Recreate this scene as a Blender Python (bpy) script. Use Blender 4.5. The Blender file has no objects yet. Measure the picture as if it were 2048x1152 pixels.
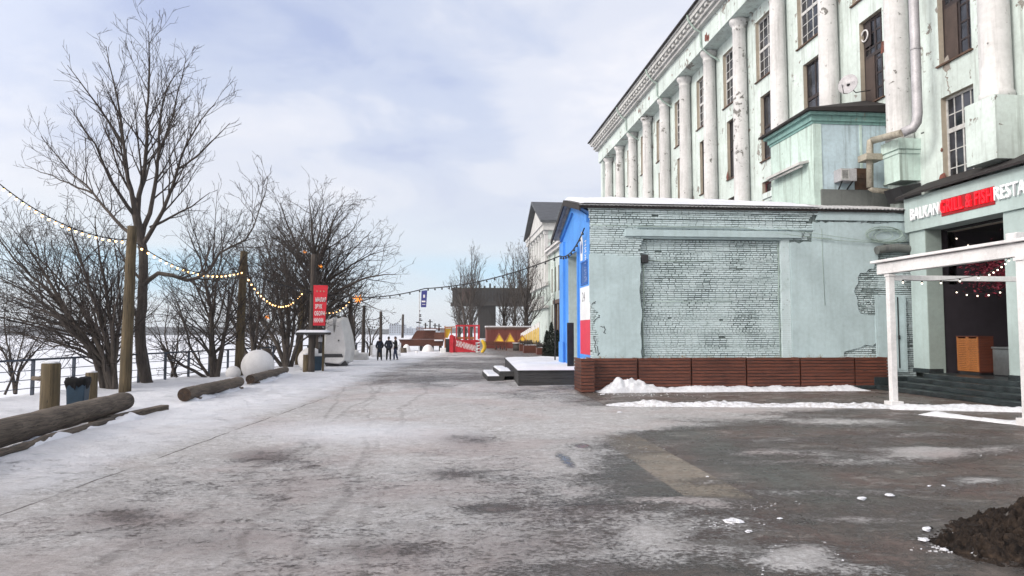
import bpy, math, random
import numpy as np
from math import sin, cos, tan, pi, radians, atan2, sqrt
from mathutils import Vector, Matrix
S = bpy.context.scene
COL = S.collection
random.seed(7)
# ------------------------------------------------------------ camera, light, exposure
YAW = radians(5.28); PITCH = radians(3.51); F = 1450.0; CH = 2.0
cd = bpy.data.cameras.new('camera'); cam = bpy.data.objects.new('camera', cd); COL.objects.link(cam)
cd.sensor_width = 36; cd.lens = F/2048*36; cd.clip_start = 0.05; cd.clip_end = 20000
cam.location = (0, 0, CH); cam.rotation_euler = (pi/2+PITCH, 0, -YAW)
S.camera = cam
SUN_EL, SUN_AZ = radians(27), radians(-118)         # azimuth from +Y: behind the camera, over the river
w = bpy.data.worlds.new('World'); S.world = w; w.use_nodes = True
nt = w.node_tree; nt.nodes.clear()
def wn(t, **k):
    n = nt.nodes.new(t)
    for a, b in k.items(): setattr(n, a, b)
    return n
L = nt.links.new
sky = wn('ShaderNodeTexSky', sky_type='NISHITA', sun_disc=False, sun_elevation=SUN_EL, sun_rotation=SUN_AZ,
         air_density=1.0, dust_density=1.2, ozone_density=1.6)
tc = wn('ShaderNodeTexCoord'); sep = wn('ShaderNodeSeparateXYZ'); L(tc.outputs['Generated'], sep.inputs[0])
def wm(op, a, b=None, c=None, clamp=False):
    n = wn('ShaderNodeMath', operation=op, use_clamp=clamp)
    for i, v in enumerate((a, b, c)):
        if v is None: continue
        if isinstance(v, (int, float)): n.inputs[i].default_value = v
        else: L(v, n.inputs[i])
    return n.outputs[0]
zc = wm('MAXIMUM', sep.outputs[2], 0.0)
den = wm('ADD', zc, 0.30)
cmb = wn('ShaderNodeCombineXYZ'); L(wm('DIVIDE', sep.outputs[0], den), cmb.inputs[0]); L(wm('DIVIDE', sep.outputs[1], den), cmb.inputs[1])
def wnoise(scale, det, rough, dist=0.0, off=(0, 0, 0), sc=(1, 1, 1)):
    mp = wn('ShaderNodeMapping'); mp.inputs['Location'].default_value = off; mp.inputs['Scale'].default_value = sc
    L(cmb.outputs[0], mp.inputs[0])
    n = wn('ShaderNodeTexNoise'); n.inputs['Scale'].default_value = scale; n.inputs['Detail'].default_value = det
    n.inputs['Roughness'].default_value = rough; n.inputs['Distortion'].default_value = dist
    L(mp.outputs[0], n.inputs['Vector']); return n.outputs[0]
def wramp(v, *st):
    r = wn('ShaderNodeValToRGB'); L(v, r.inputs[0]); e = r.color_ramp.elements
    r.color_ramp.interpolation = 'EASE'
    while len(e) < len(st): e.new(0.5)
    for i, (p, c) in enumerate(st):
        e[i].position = p; e[i].color = (*c, 1) if isinstance(c, tuple) else (c, c, c, 1)
    return r.outputs[0]
def wmix(f, a, b):
    n = wn('ShaderNodeMix', data_type='RGBA')
    if isinstance(f, (int, float)): n.inputs[0].default_value = f
    else: L(f, n.inputs[0])
    for i, v in ((6, a), (7, b)):
        if isinstance(v, tuple): n.inputs[i].default_value = (*v, 1)
        else: L(v, n.inputs[i])
    return n.outputs[2]
big = wnoise(0.8, 4, 0.5, 0.6, (3.1, 1.7, 0)); fine = wnoise(2.6, 6, 0.55, 0.4, (9, 4, 2), (1, 1.25, 1))
cmix = wm('ADD', wm('MULTIPLY', big, 0.55), wm('MULTIPLY', fine, 0.45))
cloudcol = wramp(cmix, (0.36, (4.5, 5.2, 7.4)), (0.45, (5.9, 6.5, 8.1)), (0.53, (7.4, 7.7, 8.7)), (0.66, (9.3, 9.2, 9.5)))
low = wramp(zc, (0.0, (7.5, 8.0, 8.5)), (0.10, (7.3, 7.95, 8.6)), (0.2, (7.3, 7.55, 8.3)))
lowf = wramp(zc, (0.02, 1.0), (0.10, 0.85), (0.32, 0.0))
c1 = wmix(lowf, cloudcol, low)
blueband = wm('MULTIPLY', wramp(zc, (0.03, 0.0), (0.065, 1.0), (0.085, 1.0), (0.115, 0.0)),
              wramp(sep.outputs[0], (0.0, 1.0), (0.12, 0.75), (0.35, 0.0)))
blueband2 = wm('MULTIPLY', blueband, wramp(wnoise(0.8, 3, 0.5, 0.2, (0, 0, 5)), (0.38, 0.2), (0.55, 1.0)))
c1b = wmix(blueband2, c1, (5.4, 7.6, 9.2))
zen = wmix(wramp(zc, (0.25, 0.0), (0.8, 0.35)), c1b, (5.6, 6.0, 7.6))
# brighter cloud where the hidden sun stands (behind the camera, over the river)
sdv = (sin(SUN_AZ)*cos(SUN_EL), cos(SUN_AZ)*cos(SUN_EL), sin(SUN_EL))
dt = wn('ShaderNodeVectorMath', operation='DOT_PRODUCT'); L(tc.outputs['Generated'], dt.inputs[0]); dt.inputs[1].default_value = sdv
glow = wm('POWER', wm('MAXIMUM', dt.outputs['Value'], 0.0), 1.6)
warmz = wmix(wm('MINIMUM', wm('MULTIPLY', glow, 1.6), 1.0), zen, (8.6, 8.0, 7.5))
gl = wn('ShaderNodeVectorMath', operation='SCALE'); L(warmz, gl.inputs[0]); L(wm('ADD', 1.0, wm('MULTIPLY', glow, 1.9)), gl.inputs[3])
final = wmix(0.92, sky.outputs[0], gl.outputs[0])
bg = wn('ShaderNodeBackground'); bg.inputs['Strength'].default_value = 0.085; L(final, bg.inputs[0])
wo = wn('ShaderNodeOutputWorld'); L(bg.outputs[0], wo.inputs[0])
sd = bpy.data.lights.new('sun', 'SUN'); sd.energy = 1.5; sd.angle = radians(14); sd.color = (1.0, 0.95, 0.89)
sun = bpy.data.objects.new('sun', sd); COL.objects.link(sun)
sdir = Vector((sin(SUN_AZ)*cos(SUN_EL), cos(SUN_AZ)*cos(SUN_EL), sin(SUN_EL)))
sun.rotation_euler = sdir.to_track_quat('Z', 'Y').to_euler(); sun.location = (0, 0, 60)
vs = S.view_settings; vs.view_transform = 'Standard'; vs.look = 'None'; vs.exposure = 0.44; vs.gamma = 1.0; vs.use_curve_mapping = False

# ------------------------------------------------------------ measuring helpers (photo pixel -> place in the world)
def ray(px, py):
    a = (px-1024)/F; b = (576-py)/F
    u = b*cos(PITCH)+sin(PITCH); f = cos(PITCH)-b*sin(PITCH)
    return Vector((a*cos(YAW)+f*sin(YAW), -a*sin(YAW)+f*cos(YAW), u))
def G(px, py, z=0.0):
    r = ray(px, py); t = (z-CH)/r.z; return Vector((r.x*t, r.y*t, z))
def atY(px, py, Y):
    r = ray(px, py); t = Y/r.y; return Vector((r.x*t, Y, CH+r.z*t))
def atX(px, py, X):
    r = ray(px, py); t = X/r.x; return Vector((X, r.y*t, CH+r.z*t))
# ------------------------------------------------------------ tagging
def tag(o, label=None, cat=None, group=None, kind=None):
    if label: o['label'] = label
    if cat: o['category'] = cat
    if group: o['group'] = group
    if kind: o['kind'] = kind
    return o
def thing(name, label, cat, loc=(0, 0, 0), rz=0.0, group=None):
    o = bpy.data.objects.new(name, None); COL.objects.link(o); o.empty_display_size = 0.3
    o.location = loc; o.rotation_euler = (0, 0, rz)
    return tag(o, label, cat, group)
# ------------------------------------------------------------ mesh builder
class MB:
    def __init__(s): s.v = []; s.f = []; s.m = []; s.sm = []; s.n = 0
    def add(s, vs, fs, mi=0, smooth=False):
        s.v.extend([tuple(v) for v in vs]); k = s.n
        for f in fs: s.f.append(tuple(i+k for i in f)); s.m.append(mi); s.sm.append(smooth)
        s.n += len(vs); return s
    def box(s, x0, x1, y0, y1, z0, z1, mi=0):
        return s.add([(x0,y0,z0),(x1,y0,z0),(x1,y1,z0),(x0,y1,z0),(x0,y0,z1),(x1,y0,z1),(x1,y1,z1),(x0,y1,z1)],
                     [(0,3,2,1),(4,5,6,7),(0,1,5,4),(1,2,6,5),(2,3,7,6),(3,0,4,7)], mi)
    def obox(s, c, ax, ay, az, mi=0):     # oriented box from centre and half axis vectors
        c, ax, ay, az = map(Vector, (c, ax, ay, az)); vs = []
        for k in (-1, 1):
            for a, b in ((-1,-1),(1,-1),(1,1),(-1,1)): vs.append(c+ax*a+ay*b+az*k)
        return s.add(vs, [(0,3,2,1),(4,5,6,7),(0,1,5,4),(1,2,6,5),(2,3,7,6),(3,0,4,7)], mi)
    def bar(s, p, q, w, h=None, mi=0):    # rectangular bar between two points
        p, q = Vector(p), Vector(q); h = h or w; d = q-p; l = d.length
        if l < 1e-6: return s
        d.normalize(); up = Vector((0,0,1)) if abs(d.z) < .95 else Vector((0,1,0))
        x = d.cross(up).normalized(); u = x.cross(d)
        return s.obox((p+q)/2, x*w/2, d*l/2, u*h/2, mi)
    def tube(s, pts, rad, n=8, mi=0, caps=True, smooth=True):
        P = [Vector(p) for p in pts]; k = len(P)
        if isinstance(rad, (int, float)): rad = [rad]*k
        vs = []; fs = []; ref = None
        for i, p in enumerate(P):
            t = (P[min(i+1, k-1)]-P[max(i-1, 0)])
            if t.length < 1e-7: t = Vector((0, 0, 1))
            t.normalize()
            if ref is None: ref = Vector((0,0,1)) if abs(t.z) < .9 else Vector((1,0,0))
            x = t.cross(ref)
            if x.length < 1e-4: x = t.cross(Vector((.3,.8,.1)))
            x.normalize(); y = t.cross(x); ref = -y if False else x.cross(t)
            for j in range(n):
                a = 2*pi*j/n; vs.append(p+x*(cos(a)*rad[i])+y*(sin(a)*rad[i]))
        for i in range(k-1):
            for j in range(n):
                a = i*n+j; b = i*n+(j+1) % n; fs.append((a, b, b+n, a+n))
        s.add(vs, fs, mi, smooth)
        if caps:
            s.f.append(tuple(s.n-k*n+j for j in reversed(range(n)))); s.m.append(mi); s.sm.append(False)
            s.f.append(tuple(s.n-n+j for j in range(n))); s.m.append(mi); s.sm.append(False)
        return s
    def lathe(s, prof, c=(0,0,0), n=24, mi=0, smooth=True):   # prof [(r,z)]
        vs = []; fs = []
        for r, z in prof:
            for j in range(n): a = 2*pi*j/n; vs.append((c[0]+r*cos(a), c[1]+r*sin(a), c[2]+z))
        for i in range(len(prof)-1):
            for j in range(n):
                a = i*n+j; b = i*n+(j+1) % n; fs.append((a, b, b+n, a+n))
        fs.append(tuple(reversed(range(n)))); fs.append(tuple(len(prof)*n-n+j for j in range(n)))
        return s.add(vs, fs, mi, smooth)
    def ball(s, c, r, n=12, m=8, mi=0, sq=(1,1,1)):
        prof = [(max(1e-4, sin(pi*i/m)), -cos(pi*i/m)) for i in range(m+1)]; vs = []; fs = []
        for a, z in prof:
            for j in range(n): t = 2*pi*j/n; vs.append((c[0]+r*sq[0]*a*cos(t), c[1]+r*sq[1]*a*sin(t), c[2]+r*sq[2]*z))
        for i in range(m):
            for j in range(n):
                a = i*n+j; b = i*n+(j+1) % n; fs.append((a, b, b+n, a+n))
        return s.add(vs, fs, mi, True)
    def prism(s, poly, o, u, v, t, mi=0):   # flat outline (a,b) on axes u,v from o, thickness vector t
        o, u, v, t = map(Vector, (o, u, v, t)); n = len(poly)
        vs = [o+u*a+v*b for a, b in poly]; vs += [p+t for p in vs]
        fs = [tuple(range(n)), tuple(reversed(range(n, 2*n)))]+[(i, i+n, (i+1) % n+n, (i+1) % n) for i in range(n)]
        return s.add(vs, fs, mi)
    def build(s, name, mats, parent=None, bevel=0.0, fix=True):
        me = bpy.data.meshes.new(name); me.from_pydata(s.v, [], s.f)
        if not isinstance(mats, (list, tuple)): mats = [mats]
        for m in mats: me.materials.append(m)
        me.polygons.foreach_set('material_index', s.m); me.polygons.foreach_set('use_smooth', s.sm)
        if fix and len(s.f) < 60000:
            import bmesh
            b = bmesh.new(); b.from_mesh(me); bmesh.ops.recalc_face_normals(b, faces=b.faces); b.to_mesh(me); b.free()
        me.update()
        o = bpy.data.objects.new(name, me); COL.objects.link(o)
        if parent: o.parent = parent
        if bevel:
            mo = o.modifiers.new('bevel', 'BEVEL'); mo.width = bevel; mo.segments = 2; mo.limit_method = 'ANGLE'; mo.angle_limit = radians(40)
        return o
def text_mesh(body, size, depth, bold=0.0):
    c = bpy.data.curves.new('lettering', 'FONT'); c.body = body; c.size = size; c.extrude = depth/2
    c.align_x = 'CENTER'; c.align_y = 'CENTER'; c.offset = bold; c.resolution_u = 3; c.space_character = 1.10
    o = bpy.data.objects.new('lettering', c); COL.objects.link(o)
    dg = bpy.context.evaluated_depsgraph_get(); dg.update()
    me = bpy.data.meshes.new_from_object(o.evaluated_get(dg)); bpy.data.objects.remove(o); return me
def text_obj(name, body, size, depth, m, parent, loc, xdir, zdir, bold=0.0, width=None, shear=None):
    me = text_mesh(body, size, depth, bold); me.materials.clear(); me.materials.append(m)
    xs = [v.co.x for v in me.vertices]; wd = max(xs)-min(xs); k = (width/wd) if width else 1.0
    x = Vector(xdir).normalized(); z = Vector(zdir).normalized(); n = x.cross(z)
    M = Matrix((x*k, z, n)).transposed().to_4x4(); me.transform(M)
    o = bpy.data.objects.new(name, me); COL.objects.link(o); o.location = loc
    if parent: o.parent = parent
    return o
def copy_tree(o, parent=None):
    c = o.copy(); COL.objects.link(c); c.parent = parent
    for ch in list(o.children): copy_tree(ch, c)
    return c
# ------------------------------------------------------------ numpy value noise
_rng = np.random.RandomState(11); _T = _rng.rand(256, 256)
def vnoise(x, y):
    x = np.asarray(x, float); y = np.asarray(y, float)
    xi = np.floor(x).astype(int); yi = np.floor(y).astype(int); fx = x-xi; fy = y-yi
    fx = fx*fx*(3-2*fx); fy = fy*fy*(3-2*fy)
    a = _T[xi % 256, yi % 256]; b = _T[(xi+1) % 256, yi % 256]; c = _T[xi % 256, (yi+1) % 256]; d = _T[(xi+1) % 256, (yi+1) % 256]
    return (a*(1-fx)+b*fx)*(1-fy)+(c*(1-fx)+d*fx)*fy
def fbm(x, y, o=4, g=0.5):
    s = 0; a = 1; t = 0; x = np.asarray(x, float); y = np.asarray(y, float)
    for i in range(o): s = s+a*vnoise(x*2**i+17.3*i, y*2**i+5.1*i); t += a; a *= g
    return s/t
def sst(a, b, x): t = np.clip((x-a)/(b-a), 0, 1); return t*t*(3-2*t)
# ------------------------------------------------------------ materials
class NT:
    def __init__(s, name):
        s.m = bpy.data.materials.new(name); s.m.use_nodes = True; s.t = s.m.node_tree; s.t.nodes.clear()
        s.b = s.n('ShaderNodeBsdfPrincipled'); s.o = s.n('ShaderNodeOutputMaterial'); s.L(s.b.outputs[0], s.o.inputs[0])
        g = s.n('ShaderNodeNewGeometry'); s.P = g.outputs['Position']; s.N = g.outputs['Normal']
    def n(s, t, **k):
        n = s.t.nodes.new(t)
        for a, b in k.items(): setattr(n, a, b)
        return n
    def L(s, a, b): s.t.links.new(a, b)
    def put(s, inp, v):
        if isinstance(v, (int, float)): inp.default_value = v
        elif isinstance(v, tuple): inp.default_value = (*v, 1) if len(inp.default_value) == 4 and len(v) == 3 else v
        else: s.L(v, inp)
    def math(s, op, a, b=None, c=None, clamp=False):
        n = s.n('ShaderNodeMath', operation=op, use_clamp=clamp)
        for i, v in enumerate((a, b, c)):
            if v is not None: s.put(n.inputs[i], v)
        return n.outputs[0]
    def vec(s, sc=(1, 1, 1), off=(0, 0, 0), src=None, rot=(0, 0, 0)):
        m = s.n('ShaderNodeMapping'); m.inputs['Scale'].default_value = sc; m.inputs['Location'].default_value = off
        m.inputs['Rotation'].default_value = rot; s.L(src or s.P, m.inputs[0]); return m.outputs[0]
    def noise(s, scale, det=3, rough=.5, dist=0.0, v=None):
        n = s.n('ShaderNodeTexNoise'); s.L(v or s.P, n.inputs['Vector'])
        n.inputs['Scale'].default_value = scale; n.inputs['Detail'].default_value = det
        n.inputs['Roughness'].default_value = rough; n.inputs['Distortion'].default_value = dist; return n.outputs[0]
    def ramp(s, v, *st, ease=False):
        r = s.n('ShaderNodeValToRGB'); s.L(v, r.inputs[0]); e = r.color_ramp.elements
        if ease: r.color_ramp.interpolation = 'EASE'
        while len(e) < len(st): e.new(.5)
        for i, (p, c) in enumerate(st): e[i].position = p; e[i].color = (*c, 1) if isinstance(c, tuple) else (c, c, c, 1)
        return r.outputs[0]
    def mix(s, f, a, b, blend='MIX'):
        n = s.n('ShaderNodeMix', data_type='RGBA', blend_type=blend); s.put(n.inputs[0], f); s.put(n.inputs[6], a); s.put(n.inputs[7], b)
        return n.outputs[2]
    def bump(s, h, st=.3, dist=.02, nrm=None):
        n = s.n('ShaderNodeBump'); n.inputs['Strength'].default_value = st; n.inputs['Distance'].default_value = dist
        s.L(h, n.inputs['Height'])
        if nrm: s.L(nrm, n.inputs['Normal'])
        return n.outputs[0]
    def fin(s, col=None, rough=None, nrm=None, **k):
        if col is not None: s.put(s.b.inputs['Base Color'], col)
        if rough is not None: s.put(s.b.inputs['Roughness'], rough)
        if nrm is not None: s.L(nrm, s.b.inputs['Normal'])
        for a, v in k.items(): s.put(s.b.inputs[a.replace('_', ' ')], v)
        return s.m
def plain(name, col, rough=.6, var=.15, scale=3.0, metal=0.0, bump=.15, **k):
    t = NT(name); f = t.noise(scale, 5, .6); g = t.noise(scale*9, 3, .6)
    h = t.math('ADD', t.math('MULTIPLY', f, .6), t.math('MULTIPLY', g, .4))
    lo = tuple(max(0, c*(1-var*2)) for c in col); hi = tuple(min(1, c*(1+var)) for c in col)
    return t.fin(t.ramp(h, (.3, lo), (.7, hi)), rough, t.bump(g, bump, .01), Metallic=metal, **k)
def emit(name, col, st):
    t = NT(name); return t.fin(col, .5, None, Emission_Color=(*col, 1), Emission_Strength=st)
M = {}
def painted(name, col, dirt=(.12, .11, .09), streak=.35, peel=.0, peelcol=(.30, .26, .22), rough=.8, fade=(.06), spotscale=2.2, bumpst=.35):
    t = NT(name)
    a = t.noise(.6, 5, .6, .3); b = t.noise(7, 4, .6)
    base = t.mix(t.ramp(a, (.35, 0.0), (.65, 1.0)), tuple(c*.86 for c in col), tuple(min(.92, c*1.08) for c in col))
    base = t.mix(t.ramp(b, (.3, .16), (.6, 0.0)), base, dirt)
    sv = t.vec((2.6, 2.6, .16)); st = t.noise(1.6, 5, .65, .2, sv)
    base = t.mix(t.math('MULTIPLY', t.ramp(st, (.52, 0.0), (.72, 1.0)), streak), base, dirt)
    h = t.math('ADD', t.math('MULTIPLY', b, .5), t.math('MULTIPLY', a, 1.2))
    if peel > 0:
        p1 = t.noise(spotscale, 8, .68, .4); p2 = t.noise(.35, 2, .5, 0, t.vec(off=(7, 3, 1)))
        pm = t.math('ADD', p1, t.math('MULTIPLY', t.math('SUBTRACT', p2, .5), .45))
        th = .78-peel*.2
        mk = t.ramp(pm, (th, 0.0), (th+.015, 1.0))
        inner = t.mix(t.noise(9, 3, .6), tuple(c*.45 for c in peelcol), tuple(c*1.5 for c in peelcol))
        base = t.mix(mk, base, inner); h = t.math('SUBTRACT', h, t.math('MULTIPLY', mk, .8))
    return t.fin(base, rough, t.bump(h, bumpst, .03))
M['facade'] = painted('mint_facade_plaster', (.55, .625, .60), dirt=(.16, .165, .145), peel=.78, peelcol=(.22, .205, .185), streak=.55, spotscale=1.9)
M['facade_white'] = painted('whitewashed_plaster', (.58, .575, .575), dirt=(.15, .145, .14), peel=.78, peelcol=(.15, .145, .135), streak=.42, spotscale=2.8, bumpst=.6)
M['cornice'] = painted('cornice_plaster', (.50, .50, .49), dirt=(.10, .10, .09), peel=.5, peelcol=(.12, .11, .10), streak=.5)
M['beige'] = painted('beige_reveal', (.42, .37, .30), streak=.3)
M['greyreveal'] = painted('grey_reveal', (.28, .25, .22), dirt=(.07, .06, .05), streak=.6, peel=.6, peelcol=(.12, .07, .05))
M['wallmint'] = painted('grey_green_wall_paint', (.415, .515, .54), dirt=(.15, .19, .18), streak=.22, peel=.12, peelcol=(.10, .13, .12), rough=.75, spotscale=3.5, bumpst=.5)
M['portal'] = painted('portal_render', (.39, .48, .475), dirt=(.22, .25, .23), streak=.25, rough=.75)
M['portal_shaded'] = painted('portal_render_shaded', (.27, .33, .31), dirt=(.12, .14, .13), streak=.3, rough=.75)  # same portal render toned darker, painting shade onto the doorway reveal
M['annexblue'] = painted('annex_blue_render', (.45, .565, .62), dirt=(.08, .09, .085), streak=.6, peel=.15, peelcol=(.10, .10, .09))
M['annexmint'] = painted('annex_mint_render', (.49, .61, .565), dirt=(.10, .12, .09), streak=.85, peel=.4, peelcol=(.12, .12, .10))
M['teal'] = painted('teal_cornice_paint', (.19, .34, .32), dirt=(.04, .05, .04), streak=.6, peel=.5, peelcol=(.22, .22, .18))
M['roofdark'] = plain('dark_roof_felt', (.018, .014, .014), .8, .3)
M['rust'] = plain('rusty_sheet', (.10, .055, .035), .7, .4)
M['brickred'] = plain('bare_red_brick', (.20, .07, .05), .9, .5, 8)
M['mortar'] = plain('joint_shade_mortar', (.19, .235, .235), .95, .5, 9)  # joints toned darker than the painted mortar to paint in their recess shadow
def brickmat():
    t = NT('painted_brick'); o = t.n('ShaderNodeObjectInfo')
    a = t.noise(1.1, 4, .6); b = t.noise(14, 4, .65); c = t.noise(4.2, 3, .5, .5)
    col = t.mix(t.ramp(a, (.35, 0.0), (.65, 1.0)), (.44, .53, .55), (.52, .61, .635))
    col = t.mix(t.ramp(c, (.3, .5), (.48, 0.0)), col, (.34, .42, .42))
    col = t.mix(t.ramp(b, (.62, 0.0), (.70, .8)), col, (.14, .18, .17))
    return t.fin(col, .7, t.bump(b, .6, .012))
M['brick'] = brickmat()
M['blue'] = painted('bright_blue_wall_paint', (.065, .27, .72), dirt=(.03, .12, .36), streak=.5, rough=.6, bumpst=.3)
M['bluedark'] = painted('deep_blue_wall_paint', (.02, .12, .45), dirt=(.01, .06, .25), streak=.4, rough=.6)
M['muralwhite'] = painted('mural_white_paint', (.68, .70, .72), dirt=(.4, .4, .42), streak=.2, rough=.6)
M['muralred'] = painted('mural_red_paint', (.58, .035, .07), dirt=(.3, .02, .04), streak=.3, rough=.6)
M['white_paint'] = plain('white_painted_metal', (.68, .67, .68), .5, .13, 1.4, bump=.12)
M['duct'] = plain('galvanised_duct', (.42, .41, .43), .5, .2, 2, metal=.2)
M['ductdirty'] = plain('dirty_beige_duct', (.36, .33, .27), .6, .3, 2)
M['pipe'] = plain('mint_painted_pipe', (.33, .42, .38), .6, .25, 3)
M['black'] = plain('black_rubber', (.008, .008, .009), .8, .3, Specular_IOR_Level=.2)
M['blackmetal'] = plain('black_painted_metal', (.02, .02, .023), .5, .3)
M['cable'] = plain('black_cable', (.008, .008, .01), .6, .2)
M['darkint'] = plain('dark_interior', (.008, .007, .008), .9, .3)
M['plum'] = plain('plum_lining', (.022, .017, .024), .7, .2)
M['steel'] = plain('brushed_steel', (.30, .31, .32), .3, .15, 4, metal=.85)
M['stone'] = plain('dark_step_stone', (.028, .038, .042), .35, .5, 3, bump=.2)
def wood(name, a, b, rough=.55, along='X', sc=1.0):
    t = NT(name); s = {'X': (.8, 14, 14), 'Y': (14, .8, 14), 'Z': (14, 14, .8)}[along]
    g = t.noise(2.0*sc, 5, .65, .6, t.vec(s)); k = t.noise(1.1, 3, .5)
    col = t.ramp(t.math('ADD', t.math('MULTIPLY', g, .7), t.math('MULTIPLY', k, .3)), (.32, a), (.66, b))
    cr = t.noise(3.3*sc, 3, .55, .8, t.vec(tuple(q*1.3 for q in s), (3, 7, 2))); cm = t.ramp(cr, (.63, 0.0), (.68, 1.0))
    col = t.mix(cm, col, tuple(q*.4 for q in a)); g2 = t.math('SUBTRACT', g, t.math('MULTIPLY', cm, .9))
    return t.fin(col, rough, t.bump(g2, .5, .015))
M['slat'] = wood('red_brown_slats', (.040, .011, .007), (.165, .050, .028), .6)
M['slatY'] = wood('red_brown_slats_side', (.035, .011, .007), (.125, .042, .024), .6, 'Y')
M['cab'] = wood('orange_wood', (.18, .06, .015), (.40, .15, .04), .5)
M['cabdark'] = wood('dark_red_wood', (.05, .014, .008), (.13, .035, .018), .5)
M['deck'] = wood('black_stained_deck', (.012, .012, .013), (.05, .05, .052), .7)
M['log'] = wood('weathered_log', (.016, .012, .009), (.165, .13, .10), .9, 'Y', 1.1)
M['logend'] = plain('log_end_grain', (.045, .026, .016), .9, .5, 12)
M['post'] = wood('greenish_wood_post', (.022, .016, .008), (.125, .092, .048), .85, 'Z', .7)
M['bark'] = wood('dark_bark', (.018, .014, .012), (.085, .070, .060), .95, 'Z', .8)
M['twig'] = plain('twig_bark', (.050, .040, .036), .95, .4, 2)
M['birchtwig'] = plain('grey_twig_bark', (.085, .075, .072), .95, .4, 2)
M['mudrough'] = None
M['binblue'] = plain('blue_plastic', (.014, .040, .070), .6, .2)
M['railing'] = plain('dark_blue_railing', (.03, .042, .065), .5, .3)
M['glass'] = NT('window_glass').fin((.035, .042, .05), .08, None, Metallic=.0, IOR=1.5, Specular_IOR_Level=.9)
def glassvar():
    t = NT('old_window_glass'); a = t.noise(1.3, 2, .5); b = t.noise(.8, 2, .5)
    return t.fin(t.ramp(a, (.35, (.006, .007, .009)), (.7, (.05, .055, .07))), t.ramp(b, (.3, .05), (.7, .22)), t.bump(a, .12, .05), IOR=1.45, Specular_IOR_Level=.5)
M['glass2'] = glassvar()
M['framewhite'] = plain('white_window_frame', (.52, .52, .51), .6, .25, 6)
M['framedark'] = plain('dark_brown_window_frame', (.028, .018, .018), .6, .4, 6)
M['framered'] = plain('oxblood_window_frame', (.10, .018, .018), .65, .4, 6)
M['panelbrown'] = plain('brown_board', (.065, .045, .038), .8, .2, 3)
M['corr'] = plain('snow_dusted_sheet_roof', (.40, .40, .41), .6, .35, 3)
M['slate'] = plain('grey_sheet_roof', (.055, .06, .068), .6, .4, 1)
M['letterwhite'] = emit('white_sign_letters', (.78, .78, .80), .12)
M['letterred'] = emit('lit_red_sign_letters', (.95, .008, .02), .55)
M['letterback'] = plain('dark_red_letter_box', (.30, .004, .008), .5, .1)
M['bulb'] = emit('warm_bulb', (1.0, .58, .22), 4.5)
M['bulbcool'] = emit('cool_bulb', (1.0, .86, .70), 2.2)
M['bulboff'] = plain('unlit_bulb', (.02, .02, .02), .3)
M['star'] = emit('amber_star', (1.0, .34, .04), .55)
M['flower'] = plain('crimson_leaves', (.16, .004, .022), .7, .6, 6)
M['yellow'] = plain('yellow_paint', (.62, .40, .02), .6, .25, 3)
M['red'] = plain('red_paint', (.48, .012, .025), .5, .25, 3)
M['brownship'] = wood('brown_ship_boards', (.045, .016, .010), (.16, .062, .042), .8)
M['bannerred'] = plain('red_banner_cloth', (.62, .018, .035), .7, .12, 2)
M['bannerblue'] = plain('violet_blue_banner_cloth', (.03, .035, .19), .7, .2, 2)
M['concrete'] = painted('weathered_concrete', (.034, .030, .027), dirt=(.014, .012, .011), streak=.6, peel=.3, peelcol=(.05, .04, .035))
M['rustpanel'] = painted('rusty_panel', (.10, .05, .04), dirt=(.03, .02, .02), streak=.6)
M['container'] = painted('oxide_red_boards', (.17, .045, .035), dirt=(.06, .02, .018), streak=.5)
M['farblock'] = plain('far_apartment_blocks', (.32, .36, .42), .8, .1, .05)
M['farbank'] = plain('far_bank_trees', (.07, .075, .08), .95, .5, .03)
M['thuja'] = plain('dark_evergreen', (.012, .02, .012), .9, .6, 6)
M['skin'] = plain('skin', (.42, .24, .17), .55, .1)
M['coatnavy'] = plain('navy_coat', (.010, .013, .030), .8, .3, 9)
M['coatblack'] = plain('black_coat', (.008, .008, .010), .8, .3, 9)
M['jeans'] = plain('blue_jeans', (.018, .030, .085), .8, .3, 9)
M['trousers'] = plain('dark_trousers', (.016, .015, .017), .8, .3, 9)
M['hair'] = plain('dark_hair', (.014, .010, .008), .7, .3, 20)
M['foam'] = plain('white_shell', (.66, .65, .65), .6, .08, 3, bump=.25)
M['sculpt'] = plain('white_sculpture_paint', (.62, .61, .60), .6, .1, 2, bump=.3)
M['grey'] = plain('grey_metal', (.20, .20, .21), .5, .2)
M['darkrender'] = painted('soot_grey_base', (.13, .14, .135), dirt=(.03, .03, .03), streak=.8, peel=.4, peelcol=(.05, .05, .05))
def snowmat(name='snow', dirty=0.0):
    t = NT(name); a = t.noise(.8, 4, .6); b = t.noise(9, 5, .7); c = t.noise(45, 3, .7)
    col = t.mix(t.ramp(a, (.3, 0.0), (.7, 1.0)), (.58, .60, .655), (.68, .69, .73))
    if dirty: col = t.mix(t.math('MULTIPLY', t.ramp(b, (.42, 0.0), (.66, 1.0)), dirty), col, (.27, .245, .225))
    h = t.math('ADD', t.math('MULTIPLY', b, 1.0), t.math('MULTIPLY', c, .35))
    return t.fin(col, .75, t.bump(h, .55, .05), Subsurface_Weight=.0)
M['snow'] = snowmat(); M['snowdirty'] = snowmat('trodden_snow', .75)
M['snowberm'] = snowmat('ploughed_snow', .35)
def mudmat():
    t = NT('wet_soil'); a = t.noise(6, 6, .7, .4); b = t.noise(40, 4, .7)
    col = t.ramp(a, (.36, (.005, .0035, .003)), (.54, (.022, .015, .011)), (.74, (.065, .045, .032)))
    col = t.mix(t.ramp(t.noise(5, 5, .75, 0, t.vec(off=(3, 8, 1))), (.64, 0.0), (.68, .75)), col, (.36, .35, .34))
    return t.fin(col, t.ramp(b, (.3, .6), (.7, .95)), t.bump(b, .9, .02), Specular_IOR_Level=.2)
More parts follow.
